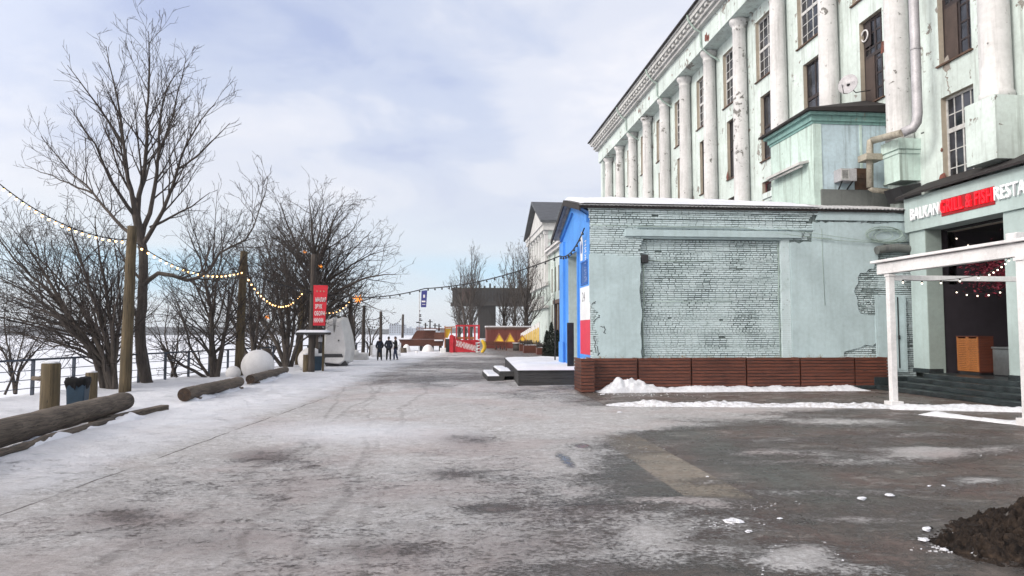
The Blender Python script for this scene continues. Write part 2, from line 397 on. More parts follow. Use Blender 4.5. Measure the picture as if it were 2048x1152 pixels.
M['mud'] = mudmat()
# ------------------------------------------------------------ ground
def edgeX(Y): return np.where(Y < 60, -12.5+.158*(np.clip(Y, 5, 60)-23), -6.65)-0.0
def project(X, Y, Z=0.0):
    r = X*cos(YAW)-Y*sin(YAW); f0 = X*sin(YAW)+Y*cos(YAW); h = Z-CH
    f = f0*cos(PITCH)+h*sin(PITCH); u = -f0*sin(PITCH)+h*cos(PITCH)
    f = np.maximum(f, .05); return 1024+F*r/f, 576-F*u/f
ICE = [(1330,925,95,40,-.30),(1255,885,60,14,-.15),(760,950,330,45,-.07),(1500,905,260,9,.22),(1640,985,200,8,.2),(1560,880,120,6,.2),(1820,870,160,7,.2),(1990,900,60,9,.25),(1350,1000,130,7,.28),(1150,985,70,14,.2),(1700,1040,110,7,.18),(1300,1110,160,26,.2),(1700,1140,120,12,.22),  # patches seen on the ground: (px, py, rx, ry, change in ice cover), measured on the photograph
 (1300,1075,60,22,.40),(1600,1112,75,26,.42),(1560,1135,45,12,.2),(1445,1055,120,30,.16),(1250,1040,120,25,.15),
 (1870,905,90,14,.50),(1960,962,60,8,.35),(1700,925,140,12,.24),(1400,925,120,8,.16),(1690,845,110,9,.26),(1330,850,150,14,.22),(1420,965,45,8,.28),(1500,835,150,12,.25),
 (1900,1085,60,20,.22),(1420,1010,90,12,.25),(1180,850,100,20,.25),(1120,930,70,26,.22),(1720,800,90,6,.1),(1480,1120,160,30,.12),
 (960,905,120,24,-.06),(985,1018,60,9,-.50),(700,1100,90,18,-.10),(520,915,80,18,-.22),(930,880,60,14,-.2),(910,950,60,12,-.28),
 (250,1035,80,20,-.20),(780,1105,100,14,-.14),(380,1090,140,30,-.05),(950,880,70,10,-.2),(1180,1140,100,14,-.12),(900,1080,160,30,.10),
 (1400,868,160,7,-.30),(1330,838,70,6,-.2),(1560,868,220,12,-.20),(1650,960,260,30,-.1),(1500,872,100,5,-.12)]
SAND = [(250,1040,95,34,.8),(525,912,70,16,.8),(930,885,70,15,.7),(905,952,60,13,.7),(740,1105,110,20,.7),(400,1095,150,26,.5),(1190,1140,90,16,.4),
 (1560,880,170,20,.35),(1900,905,200,30,.35),(1700,870,150,12,.3),(500,1075,110,25,.35),(860,1000,150,15,.2),(1000,1090,160,30,.3)]
def blob(px, py, L_):
    s = 0
    for x, y, rx, ry, a in L_: a = a*1.5 if (a > 0 and x > 1150 and L_ is ICE) else a; s = s+a*np.exp(-(((px-x)/rx)**2+((py-y)/ry)**2)*1.2)
    return s
def build_ground():
    xs = np.concatenate([[-60, -45, -36, -30, -26], np.arange(-23, -14, .35), np.arange(-14, 18.2, .11), np.arange(18.5, 26, .6), [30, 40, 60, 100, 200, 500, 1500, 4000]])
    ys = [-40, -20, -8, -2, 1.0, 2.0]; y = 2.6
    while y < 130: ys.append(y); y *= 1.0105
    ys = np.array(ys+[140, 160, 200, 260, 350, 500, 800, 1300, 2500, 5000])
    X, Y = np.meshgrid(xs, ys); n, m = X.shape
    px, py = project(X, Y)
    nz = fbm(X*.9, Y*.9, 5); nz2 = fbm(X*.35+40, Y*.35, 4); nf = fbm(X*3.5+9, Y*3.5, 4, .6)
    # bare paving lies right of this line
    xb = np.interp(Y, [0, 5.9, 8.6, 12.2, 14, 16, 17.2, 18.6, 19.4, 30], [-.3, .45, 1.25, 2.6, 3.5, 4.7, 6.4, 12.5, 4.6, 4.6])
    bare = .25*sst(-4.0, .5, X-xb+(nz-.5)*3)+.75*sst(-1.1, 1.7, X-xb+(nz-.5)*3.4+(nf-.5)*2.2)
    near = sst(24, 16, Y)
    lite = .14*np.exp(-((X+.5)/3.2)**2)*sst(9, 13, Y)*sst(26, 20, Y)
    ice = .84+lite-.52*bare+(nz-.5)*.45+(nf-.5)*.22
    # mid-distance bands of thinner ice
    band = np.sin(Y*.55+nz2*5)*.10*sst(14, 24, Y)*sst(-5, -2.5, X)
    ice = ice-band-.22*sst(22, 30, Y)*sst(-4.3, -2.5, X)*sst(75, 40, Y)+blob(px, py, ICE)*np.where(Y < 28, 1, 0)
    ice = np.where((Y > 19.9) & (Y < 24.3) & (X > 4.4), .06+(nz-.5)*.3, ice)
    ice = np.where((X > 12.5) & (Y < 24.5) & (Y > 15.5), .10+(nz-.5)*.35, ice)
    kx = -4.8+.085*(Y-8.3)
    # clean snow: left of the kerb line, brighter towards the logs
    sn = sst(.3, -.9, X-kx+(nz-.5)*1.2)*.62+sst(-.8, -2.2, X-kx+(nz-.5)*1.2)*.5
    sn = np.maximum(sn, sst(8, 3, np.abs(X-8))*sst(26.2, 27, Y)*sst(42, 36, Y)*sst(2.2, 3, X))
    sn = np.maximum(sn, .75*np.exp(-((px-700)/230)**2-((py-868)/24)**2)*1.0)
    sn = np.maximum(sn, .45*sst(60, 90, Y)*sst(-1, -4, X))
    path = np.exp(-((X-kx+1.9)/.75)**2)*sst(30, 8, Y)*.28
    sn = sn-path+(nf-.5)*.12
    sn = np.where(X < edgeX(Y)+.2, 1, sn)
    sand = blob(px, py, SAND)*np.where(Y < 20, 1, 0)
    z = np.clip(ice-.35, 0, 1)*.022+nf*.012*np.clip(ice, 0, 1)*1.4+np.clip(sn, 0, 1)*(.035+nz*.05)
    z = z+np.clip(sn, 0, 1)*sst(kx+.2, kx-1.5, X)*(fbm(X*2.6, Y*2.2, 3, .6)-.5)*.07*sst(60, 25, Y)
    z = z+.10*sst(-6.2, -8.5, X)*fbm(X*.5, Y*.5, 3)*sst(200, 60, Y)
    z = z+np.exp(-((X+6.55+.1*np.sin(Y))/.35)**2)*.06*nz*np.where((Y > 9) & (Y < 28), 1, 0)
    e = X-edgeX(Y)
    z = z-np.clip(-e, 0, 9)/9*5.2+np.where(e < 0, fbm(X*.6, Y*.6, 3)*.5*np.clip(-e, 0, 1), 0)
    z = np.where(X > 26, 0, z); z = np.where(Y > 135, np.minimum(z, 0.0), z)
    V = np.stack([X, Y, z], -1).reshape(-1, 3)
    i = (np.arange(n-1)[:, None]*m+np.arange(m-1)[None]).reshape(-1)
    Fc = np.stack([i, i+1, i+1+m, i+m], 1)
    me = bpy.data.meshes.new('ground'); me.vertices.add(len(V)); me.vertices.foreach_set('co', V.ravel())
    me.loops.add(Fc.size); me.loops.foreach_set('vertex_index', Fc.ravel().astype(np.int32))
    me.polygons.add(len(Fc)); me.polygons.foreach_set('loop_start', np.arange(0, Fc.size, 4, dtype=np.int32))
    me.polygons.foreach_set('loop_total', np.full(len(Fc), 4, np.int32)); me.polygons.foreach_set('use_smooth', np.ones(len(Fc), bool))
    me.update(calc_edges=True); me.validate()
    at = me.color_attributes.new('cover', 'FLOAT_COLOR', 'POINT')
    C = np.ones((len(V), 4), np.float32); C[:, 0] = np.clip(ice, 0, 1).ravel(); C[:, 1] = np.clip(sn, 0, 1).ravel(); C[:, 2] = np.clip(sand, 0, 1).ravel()
    at.data.foreach_set('color', C.ravel())
    o = bpy.data.objects.new('ground', me); COL.objects.link(o); o['kind'] = 'structure'
    # ---- material
    t = NT('icy_paving'); a = t.n('ShaderNodeAttribute'); a.attribute_name = 'cover'
    sp = t.n('ShaderNodeSeparateColor'); t.L(a.outputs['Color'], sp.inputs[0]); ICEa, SNa, SDa = sp.outputs[0], sp.outputs[1], sp.outputs[2]
    ps = t.n('ShaderNodeSeparateXYZ'); t.L(t.P, ps.inputs[0]); x, y = ps.outputs[0], ps.outputs[1]
    def band(v, lo, hi, s=.012):
        return t.math('MULTIPLY', t.math('DIVIDE', t.math('SUBTRACT', v, lo), s, clamp=True), t.math('DIVIDE', t.math('SUBTRACT', hi, v), s, clamp=True))
    n1 = t.noise(2.2, 5, .62, .3); n2 = t.noise(13, 6, .74, .5); n3 = t.noise(60, 4, .75); n4 = t.noise(5.4, 7, .76, .8, t.vec((.9, 1.2, 1)))
    n5 = t.noise(1.15, 6, .7, 1.2, t.vec((.55, 1.3, 1), (5, 2, 0))); n6 = t.noise(22, 6, .85, 0, t.vec((.85, 1.15, 1)))
    # paving
    pav = t.ramp(n1, (.3, (.034, .029, .026)), (.5, (.072, .060, .053)), (.7, (.125, .102, .090)))
    redd = t.ramp(t.noise(.55, 3, .5, .4, t.vec(off=(3, 1, 0))), (.45, 0.0), (.62, 1.0))
    pav = t.mix(t.math('MULTIPLY', redd, .45), pav, (.085, .034, .027))
    pav = t.mix(t.ramp(n6, (.48, 0.0), (.68, .5)), pav, (.21, .19, .175))
    pav = t.mix(t.ramp(n5, (.53, 0.0), (.60, .6)), pav, (.27, .25, .235))
    tile = t.n('ShaderNodeTexBrick'); t.L(t.vec((1, 1, 1)), tile.inputs['Vector']); tile.inputs['Scale'].default_value = 1.0
    for k, v in (('Brick Width', .3), ('Row Height', .15), ('Mortar Size', .006), ('Mortar Smooth', .3)): tile.inputs[k].default_value = v
    tl = t.math('MULTIPLY', tile.outputs['Fac'], t.ramp(n1, (.35, .1), (.6, .75)))
    pav = t.mix(tl, pav, (.018, .014, .012))
    grey = t.ramp(n4, (.3, (.045, .050, .046)), (.7, (.105, .11, .10)))
    wobx = t.math('ADD', x, t.math('MULTIPLY', t.math('SUBTRACT', n2, .5), .03))
    slab = t.math('MAXIMUM', t.math('MULTIPLY', band(wobx, 1.1, 2.92), band(y, 8.43, 14.5)), t.math('MULTIPLY', band(wobx, 3.74, 5.6, .6), band(y, 7.9, 16.3, .8)))
    pav = t.mix(t.math('MULTIPLY', slab, t.ramp(n5, (.35, .85), (.62, .35))), pav, grey)
    beige = t.ramp(n4, (.3, (.11, .09, .07)), (.5, (.22, .185, .145)), (.72, (.36, .325, .28)))
    bs = t.n('ShaderNodeTexBrick'); t.L(t.P, bs.inputs['Vector']); bs.inputs['Scale'].default_value = 1.0
    for k, v in (('Brick Width', .2), ('Row Height', .1), ('Mortar Size', .005)): bs.inputs[k].default_value = v
    beige = t.mix(t.math('MULTIPLY', bs.outputs['Fac'], .5), beige, (.085, .07, .055))
    bmask = t.math('MULTIPLY', band(wobx, 2.92, 3.74), band(y, 8.43, 14.2, .25))
    pav = t.mix(t.math('MULTIPLY', bmask, t.ramp(n2, (.3, .95), (.7, .6))), pav, beige)
    seam = t.math('MULTIPLY', band(y, 8.40, 8.44, .01), band(x, .7, 3.6, .3)); pav = t.mix(seam, pav, (.015, .014, .013))
    # ice
    nn = t.math('ADD', t.math('MULTIPLY', n4, .34), t.math('ADD', t.math('MULTIPLY', n6, .46), t.math('MULTIPLY', n2, .20)))
    icec = t.ramp(nn, (.37, (.135, .122, .12)), (.45, (.29, .28, .28)), (.53, (.44, .435, .44)), (.62, (.63, .63, .645)))
    icec = t.mix(t.ramp(n5, (.48, 0.0), (.68, .5)), icec, (.27, .255, .25))
    icec = t.mix(t.ramp(t.noise(75, 3, .8, 0, t.vec(off=(4, 4, 4))), (.56, 0.0), (.68, .55)), icec, (.68, .68, .69))
    icec = t.mix(t.ramp(n3, (.60, 0.0), (.72, .6)), icec, (.075, .062, .056))
    icec = t.mix(t.math('MULTIPLY', t.ramp(t.noise(.42, 4, .6, .5, t.vec(off=(8, 5, 0))), (.46, 0.0), (.64, 1.0)), .5), icec, t.mix(nn, (.16, .115, .11), (.46, .39, .385)))
    lum = t.ramp(ICEa, (.28, .70), (.60, .98), (.95, 1.28)); vm = t.n('ShaderNodeVectorMath', operation='SCALE'); t.L(icec, vm.inputs[0]); t.L(lum, vm.inputs[3]); icec = vm.outputs[0]
    icem = t.math('ADD', ICEa, t.math('ADD', t.math('MULTIPLY', t.math('SUBTRACT', n4, .5), .85), t.math('ADD', t.math('MULTIPLY', t.math('SUBTRACT', n6, .5), 1.7), t.math('MULTIPLY', t.math('SUBTRACT', n5, .5), .75))))
    icem = t.math('MULTIPLY', t.math('SUBTRACT', icem, .34), 3.4, clamp=True)
    icem = t.math('MULTIPLY', icem, t.math('SUBTRACT', 1.0, t.math('MULTIPLY', bmask, .2)))
    col = t.mix(t.math('MULTIPLY', icem, .95), pav, icec)
    # footprints, wheel tracks
    vo = t.n('ShaderNodeTexVoronoi'); t.L(t.vec((1.5, 2.3, 1)), vo.inputs['Vector']); vo.inputs['Scale'].default_value = 1.35; vo.inputs['Randomness'].default_value = 1.0
    foot = t.math('MULTIPLY', t.ramp(vo.outputs['Distance'], (.12, 1.0), (.26, 0.0)), t.ramp(n5, (.40, 1.0), (.60, .15)))
    wob = t.math('MULTIPLY', t.math('SUBTRACT', t.noise(.35, 3, .5), .5), 1.1)
    def track(x0, slope, w_):
        v = t.math('SUBTRACT', t.math('ADD', x, wob), t.math('ADD', x0, t.math('MULTIPLY', y, slope))); return band(v, -w_, w_, .05)
    trk = t.math('MAXIMUM', t.math('MAXIMUM', track(-1.55, .03, .09), track(-3.0, .03, .09)), t.math('MAXIMUM', track(-.2, -.09, .07), track(-1.2, -.09, .07)))
    trk = t.math('MULTIPLY', trk, t.ramp(n4, (.35, .75), (.6, .15)))
    col = t.mix(t.math('MULTIPLY', t.math('MAXIMUM', t.math('MULTIPLY', trk, .8), t.math('MULTIPLY', foot, .30)), icem), col, (.16, .145, .14))
    # red sand
    sdm = t.math('MULTIPLY', SDa, t.ramp(t.math('ADD', t.math('MULTIPLY', n4, .35), t.math('ADD', t.math('MULTIPLY', n6, .4), t.math('MULTIPLY', n3, .25))), (.44, 0.0), (.56, 1.0)))
    col = t.mix(t.math('MULTIPLY', sdm, .85), col, (.080, .028, .025))
    # snow
    snm = t.math('ADD', SNa, t.math('ADD', t.math('MULTIPLY', t.math('SUBTRACT', n4, .5), .55), t.math('MULTIPLY', t.math('SUBTRACT', n5, .5), .5))); snm = t.math('MULTIPLY', t.math('SUBTRACT', snm, .10), 1.35, clamp=True)
    sc = t.ramp(n1, (.3, (.60, .62, .67)), (.7, (.72, .73, .775)))
    sc = t.mix(t.ramp(n4, (.52, 0.0), (.74, .32)), sc, (.36, .33, .31))
    col = t.mix(snm, col, sc)
    kline = t.math('SUBTRACT', x, t.math('ADD', -5.505, t.math('MULTIPLY', y, .085)))
    km = t.math('MULTIPLY', band(kline, -.022, .022, .012), t.ramp(t.noise(.8, 3, .6), (.34, 0.0), (.5, .8)))
    km = t.math('MULTIPLY', km, band(y, 3.0, 26.0, 4.0))
    col = t.mix(km, col, (.075, .062, .055))
    # meltwater on the ice and slabs
    def pud(cx, cy, rx, ry):
        a_ = t.math('DIVIDE', t.math('SUBTRACT', x, cx), rx); b_ = t.math('DIVIDE', t.math('SUBTRACT', y, cy), ry)
        return t.math('SUBTRACT', 1.0, t.math('SQRT', t.math('ADD', t.math('MULTIPLY', a_, a_), t.math('MULTIPLY', b_, b_))))
    pm = None
    for px_, py_, rx_, ry_ in ((1130, 922, .13, .85), (1165, 893, .17, .35)):
        gq = G(px_, py_); v = pud(gq.x, gq.y, rx_, ry_); pm = v if pm is None else t.math('MAXIMUM', pm, v)
    PMASK = t.math('MULTIPLY', pm, 6.0, clamp=True)
    pm = t.math('ADD', pm, t.math('ADD', t.math('MULTIPLY', t.math('SUBTRACT', n4, .5), 3.4), t.math('MULTIPLY', t.math('SUBTRACT', n6, .5), 3.0)))
    pm = t.math('MULTIPLY', t.math('MULTIPLY', t.math('SUBTRACT', pm, .30), 5.0, clamp=True), PMASK)
    col = t.mix(t.math('MULTIPLY', pm, .8), col, (.055, .058, .055))
    rough = t.math('ADD', t.math('MULTIPLY', icem, .18), t.ramp(n1, (.35, .22), (.65, .55)))
    rough = t.math('MAXIMUM', rough, t.math('MULTIPLY', snm, .85)); rough = t.math('MULTIPLY', rough, t.math('SUBTRACT', 1.0, t.math('MULTIPLY', pm, .88)))
    h = t.math('ADD', t.math('MULTIPLY', t.math('MULTIPLY', nn, icem), 1.6), t.math('ADD', t.math('MULTIPLY', n2, t.math('ADD', t.math('MULTIPLY', icem, .5), .15)), t.math('MULTIPLY', n3, .16)))
    h = t.math('SUBTRACT', h, t.math('MULTIPLY', km, .7)); h = t.math('SUBTRACT', h, t.math('MULTIPLY', t.math('MULTIPLY', foot, t.math('MAXIMUM', snm, .35)), 1.3))
    h = t.math('MULTIPLY', h, t.math('SUBTRACT', 1.0, t.math('MULTIPLY', pm, .96)))
    me.materials.append(t.fin(col, rough, t.bump(h, 1.0, .05), Specular_IOR_Level=.32))
build_ground()

# frozen river and far shore
def river():
    t = NT('river_snow'); a = t.noise(.02, 5, .6, .5, t.vec((1, .25, 1))); b = t.noise(.6, 4, .6)
    m = t.fin(t.ramp(a, (.35, (.54, .565, .62)), (.65, (.64, .655, .69))), .7, t.bump(b, .4, .1))
    b_ = MB(); b_.add([(-6000, -200, -3), (20, -200, -3), (20, 6000, -3), (-6000, 6000, -3)], [(0, 1, 2, 3)]); o = b_.build('river', m, fix=False)
    me = o.data; o['kind'] = 'structure'
river()
def far_bank():
    # low wooded shore across the river: a ridge with an uneven top, curving round the horizon
    rs = np.random.RandomState(4); n = 420; b = MB(); A = np.radians(np.linspace(-75, 4, n))
    R = np.interp(np.degrees(A), [-75, -45, -20, 4], [1100, 1300, 1600, 1900])
    hh = 8+5*fbm(np.arange(n)*.05, np.zeros(n), 4)+4*fbm(np.arange(n)*.6, np.ones(n)*9, 3)
    hh = hh*np.interp(np.degrees(A), [-75, -30, -10, 4], [1.5, 1.1, .9, 1.0])
    vs = []; 
    for k in range(n):
        d = Vector((sin(A[k]), cos(A[k]), 0))
        for r, z in ((0, -3), (10, hh[k]*.25), (18, hh[k]*.8), (30, hh[k]), (90, hh[k]*.9), (160, -3)): p = d*(R[k]+r); vs.append((p.x, p.y, z))
    fs = [(k*6+j, k*6+6+j, k*6+7+j, k*6+1+j) for k in range(n-1) for j in range(5)]
    b.add(vs, fs, 0, False); o = b.build('far_shore', M['farbank'], fix=False); o['kind'] = 'structure'
far_bank()
# ------------------------------------------------------------ the long columned building
XW, XC = 17.93, 17.5; Y0, BAY = 21.2, 4.98
bays = [Y0+BAY*i for i in range(-2, 12)]           # column centres
def wall_x(b, X, y0, y1, z0, z1, holes, depth, mi=0, mr=1, sgn=1):
    """wall facing -X with real openings; holes (y0,y1,z0,z1)"""
    us = sorted({y0, y1, *[h[0] for h in holes], *[h[1] for h in holes]}); vs_ = sorted({z0, z1, *[h[2] for h in holes], *[h[3] for h in holes]})
    for i in range(len(us)-1):
        run = None
        for j in range(len(vs_)-1):
            cu, cv = (us[i]+us[i+1])/2, (vs_[j]+vs_[j+1])/2
            if any(h[0] < cu < h[1] and h[2] < cv < h[3] for h in holes): continue
            b.add([(X, us[i], vs_[j]), (X, us[i+1], vs_[j]), (X, us[i+1], vs_[j+1]), (X, us[i], vs_[j+1])], [(0, 1, 2, 3)], mi)
    for a, c, d, e in holes:
        X2 = X+depth*sgn
        b.add([(X,a,d),(X,c,d),(X,c,e),(X,a,e),(X2,a,d),(X2,c,d),(X2,c,e),(X2,a,e)], [(0,1,5,4),(1,2,6,5),(2,3,7,6),(3,0,4,7)], mr)
def window_x(parent, X, y0, y1, z0, z1, nx, nz, mf, mg, transom=None, bar=.05, frame=.09, leaf=None):
    """frame in a plane facing -X; pane as its child"""
    b = MB()
    b.box(X, X+.09, y0, y0+frame, z0, z1); b.box(X, X+.09, y1-frame, y1, z0, z1)
    b.box(X, X+.088, y0+frame, y1-frame, z0, z0+frame); b.box(X, X+.088, y0+frame, y1-frame, z1-frame, z1)
    for i in range(1, nx): y = y0+(y1-y0)*i/nx; w_ = bar*(1.7 if i == nx//2 else 1); b.box(X+.01, X+.075, y-w_/2, y+w_/2, z0+frame, z1-frame)
    zz = [z0+(z1-z0)*i/nz for i in range(1, nz)]
    for z in zz: b.box(X+.013, X+.072, y0+frame, y1-frame, z-bar/2, z+bar/2)
    if transom: b.box(X-.012, X+.08, y0+frame*.5, y1-frame*.5, transom-.08, transom+.08)
    fo = b.build('window_frame', mf, parent)
    g = MB(); g.box(X+.035, X+.05, y0+.03, y1-.03, z0+.03, z1-.03); g.build('pane', mg, fo)
    if leaf: leaf(fo)
    return fo
def main_building():
    t = thing('columned_building', 'long pale mint building with tall flaking white columns and a white cornice', 'building', (XW, 45, 0))
    inv = Vector((XW, 45, 0)); made = []
    ya, yb = 8.0, 78.0
    holes = []; wins = []
    for i in range(len(bays)):
        y = bays[i]+BAY/2
        if y > 77: break
        w_ = 1.17; y2 = y-.12
        wins.append((0, y, (y-w_, y+w_, 16.45, 20.0)))
        wins.append((1, y, (y2-.82, y2+.82, 11.7, 15.45)))
        wins.append((2, y, (y2-.82, y2+.82, 7.25, 10.5)))
    holes = [q for _, _, q in wins]
    b = MB(); wall_x(b, XW, ya, yb, 0, 22.0, holes+[(18.6, 24.3, .3, 5.6)], .30, 0, 1)
    b.add([(XW, yb, 0), (XW+16, yb, 0), (XW+16, yb, 22), (XW, yb, 22)], [(0, 1, 2, 3)], 0)
    b.add([(XW, ya, 0), (XW+16, ya, 0), (XW+16, ya, 22), (XW, ya, 22)], [(0, 1, 2, 3)], 0)
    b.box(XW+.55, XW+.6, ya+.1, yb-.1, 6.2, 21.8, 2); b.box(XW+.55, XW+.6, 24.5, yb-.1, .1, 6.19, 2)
    made.append(b.build('wall', [M['facade'], M['beige'], M['darkint']], fix=False))
    rs = random.Random(5)
    for kind, y, (a, c, d, e) in wins:
        vis = y > 19
        if not vis: continue
        if kind == 0: f = window_x(None, XW+.20, a, c, d, e, 4, 6, M['framewhite'], M['glass2'], transom=d+(e-d)*.5, bar=.035)
        elif kind == 1:
            if abs(y-(bays[3]+BAY/2)) < .1 or abs(y-(bays[2]+BAY/2)) < .1:
                f = window_x(None, XW+.20, a, c, d, e, 4, 6, M['framedark'], M['glass2'], transom=d+(e-d)*.57, bar=.07, frame=.13)
                bb = MB(); bb.box(XW+.175, XW+.19, (a+c)/2+.05, c-.12, d+.12, d+(e-d)*.55); p = bb.build('boarded_panel', M['panelbrown'], f)
                if abs(y-(bays[3]+BAY/2)) < .1:
                    bb = MB(); bb.box(XW+.165, XW+.192, (a+c)/2+.25, c-.12, e-1.15, e-.12); bb.build('vent_board', M['framedark'], f)
                    bb = MB(); P = [(XW+.12, (a+c)/2+.62+.24*cos(q), e-.62+.24*sin(q)) for q in [2*pi*k/20 for k in range(21)]]; bb.tube(P, .035, 6, caps=False)
                    bb.build('vent_ring', M['white_paint'], f)
            else:
                f = window_x(None, XW+.19, a, c, d, e, 2, 1, M['framedark'], M['glass2'], transom=d+(e-d)*.52, bar=.06, frame=.08)
        else:
            if y < 25: f = window_x(None, XW+.20, a, c, d, e, 4, 5, M['framewhite'], M['glass2'], transom=d+(e-d)*.62, bar=.036, frame=.08)
            else: f = window_x(None, XW+.19, a, c, d, e, 2, 3, rs.choice([M['framered'], M['framedark'], M['framered']]), M['glass2'], transom=d+(e-d)*.6, bar=.08, frame=.12)
        bb = MB(); bb.box(XW-.10, XW+.3, a-.08, c+.08, d-.06, d+.0); bb.build('window_sill', M['rust'], f)
        if kind and rs.random() < .8:   # broken plaster round the opening
            for _ in range(rs.choice((1, 2, 2, 3))):
                bb = MB()
                q = rs.choice([0, 1, 2]); s = rs.uniform(.06, .22)
                yy, zz = (a-.03, rs.uniform(d, e)) if q == 0 else (c+.03, rs.uniform(d, e)) if q == 1 else (rs.uniform(a, c), d-.15)
                pl = [(s*rs.uniform(.5, 1.3)*cos(g*pi/3.5), 1.6*s*rs.uniform(.5, 1.3)*sin(g*pi/3.5)) for g in range(7)]
                bb.prism(pl, (XW-.006, yy, zz), (0, 1, 0), (0, 0, 1), (.006, 0, 0))
                bb.build('broken_plaster', M['brickred'] if rs.random() < .5 else M['greyreveal'], f)
        made.append(f)
    # entablature, cornice
    b = MB(); b.box(XC-.62, XW-.003, ya, yb+.3, 20.75, 22.1); made.append(b.build('entablature', M['facade']))
    b = MB(); b.box(XC-.95, XW+1, ya, yb+.5, 22.1, 22.32); b.box(XC-1.15, XW+1, ya, yb+.7, 22.32, 22.5)
    b.box(XC-1.4, XW+1, ya, yb+.9, 22.72, 23.0); b.box(XC-1.5, XW+1, ya, yb+1.0, 23.0, 23.22)
    y = ya
    while y < yb+.5: b.box(XC-1.32, XC-.9, y, y+.42, 22.5, 22.72); y += .83
    b.box(XC-.9, XW+1, ya, yb+.6, 22.5, 22.72)
    made.append(b.build('cornice', M['cornice']))
    b = MB(); b.add([(XC-1.62, ya, 23.3), (XC-1.62, yb+1.1, 23.3), (XC+8.5, yb-6, 27), (XC+8.5, ya, 27), (XC-1.62, ya, 23.2), (XC-1.62, yb+1.1, 23.2), (XC+18, yb+1.1, 23.3)], [(0, 1, 2, 3), (4, 5, 1, 0), (1, 6, 2)])
    b.tube([(XC-1.6, ya, 23.18), (XC-1.6, yb+1.1, 23.18)], .09, 6)
    made.append(b.build('roof', M['roofdark']))
    # columns
    for i, yc in enumerate(bays):
        z0 = 9.35
        b = MB(); prof = [(.50, z0), (.50, z0+.25), (.455, z0+.3)]
        for k in range(1, 12): q = k/12; prof.append((.455-.075*q**1.4, z0+.3+(20.0-z0-.3)*q))
        prof += [(.38, 20.05), (.41, 20.08), (.41, 20.16), (.385, 20.2), (.39, 20.32), (.47, 20.42), (.54, 20.52), (.56, 20.6), (.56, 20.747)]
        b.lathe(prof, (XC, yc, 0), 28); b.sm[-2:] = [False, False]
        cmesh = b.build('column', M['facade_white'])
        made.append(cmesh)
        b = MB(); b.box(XC-.62, XW-.004, yc-.62, yc+.62, 7.95, 9.05); b.box(XC-.72, XW-.004, yc-.72, yc+.72, 9.05, 9.348); b.box(XC-.66, XW-.004, yc-.66, yc+.66, 8.86, 9.0)
        if i == 3: b = MB(); b.box(XC-.40, XW-.004, yc-.55, yc+.42, 7.75, 8.95); b.box(XC-.47, XW-.004, yc-.62, yc+.49, 8.95, 9.348); b.box(XC-.44, XW-.004, yc-.59, yc+.46, 8.78, 8.9)
        if i == 2: b = MB(); b.box(XC-.64, XW-.004, yc-.68, yc+.62, 7.35, 9.348)
        made.append(b.build('pedestal', M['facade'] if i != 3 else M['annexmint']))
    # corner pier at the far end
    b = MB(); b.box(XC-.45, XW-.003, yb-1.0, yb-.1, 0, 20.7); made.append(b.build('corner_pilaster', M['facade']))
    # rainwater pipes
    for i in (3, 5, 7, 9, 11):
        yc = bays[i]; b = MB()
        b.tube([(XC-1.55, yc-.3, 23.1), (XC-1.5, yc-.35, 22.7), (XC-1.1, yc-.45, 22.1), (XC-.75, yc-.5, 21.9), (XC-.72, yc-.5, 21.0), (XC-.72, yc-.5, 20.9), (XC-.3, yc-.62, 20.4), (XC+.45, yc-.72, 19.9), (XC+.55, yc-.74, 19.6), (XC+.55, yc-.74, 7.9)], .065, 7)
        for z in (18, 15, 12, 9.5): b.box(XC+.45, XW, yc-.83, yc-.65, z, z+.05)
        made.append(b.build('downpipe', M['pipe']))
    # broken plaster on the frieze
    b = MB(); rs = random.Random(3)
    for yc, zc, s in ((44.9, 21.25, .38), (44.5, 21.1, .25), (61.4, 21.4, .22), (58.2, 21.5, .18), (41.0, 21.9, .15), (52.0, 21.3, .1)):
        pl = [(s*rs.uniform(.4, 1.2)*cos(g*pi/4), s*rs.uniform(.4, 1.3)*sin(g*pi/4)) for g in range(8)]
        b.prism(pl, (XC-.632, yc, zc), (0, 1, 0), (0, 0, 1), (.01, 0, 0))
    made.append(b.build('bare_brick_patch', M['brickred']))
    b = MB(); rs = random.Random(8); P = []   # crack above the near window
    for k in range(16): P.append((XW-.004, 24.1+rs.uniform(-.07, .07)-.012*k, 11.65-.075*k))
    b.tube(P, [rs.uniform(.008, .035) for _ in P], 4); made.append(b.build('wall_crack', M['greyreveal']))
    for o in made: o.parent = t; o.location = o.location-inv
    # second-floor projecting block
    def dish():
        d = thing('satellite_dish', 'round grey satellite dish on a bracket against the white column above the lean-to', 'satellite dish', atX(1697, 170, XC-.6))
        n = Vector((-.75, -.62, .25)).normalized(); xx = Vector((0, 0, 1)).cross(n).normalized(); up = n.cross(xx)
        b = MB(); vs = []; N = 28
        for r in (0, .25, .5, .75, .97, 1.0):
            for j in range(N): a = 2*pi*j/N; p = xx*(r*.40*cos(a))+up*(r*.45*sin(a))+n*(.09*r*r); vs.append(p)
        vs2 = [p-n*.02 for p in vs]
        fs = [(i*N+j, i*N+(j+1) % N, i*N+N+(j+1) % N, i*N+N+j) for i in range(5) for j in range(N)]
        b.add(vs, fs, 0, True); b.add(vs2, [f[::-1] for f in fs], 0, True); b.add(vs[-N:]+vs2[-N:], [(j, (j+1) % N, N+(j+1) % N, N+j) for j in range(N)])
        b.build('reflector', M['duct'], d, fix=False)
        b = MB(); b.tube([up*-.44+n*.05, up*-.62+n*.42, up*-.35+n*.62], .015, 6); b.box(-.05, .05, -.05, .05, -.05, .05); b.build('feed_arm', M['blackmetal'], d)
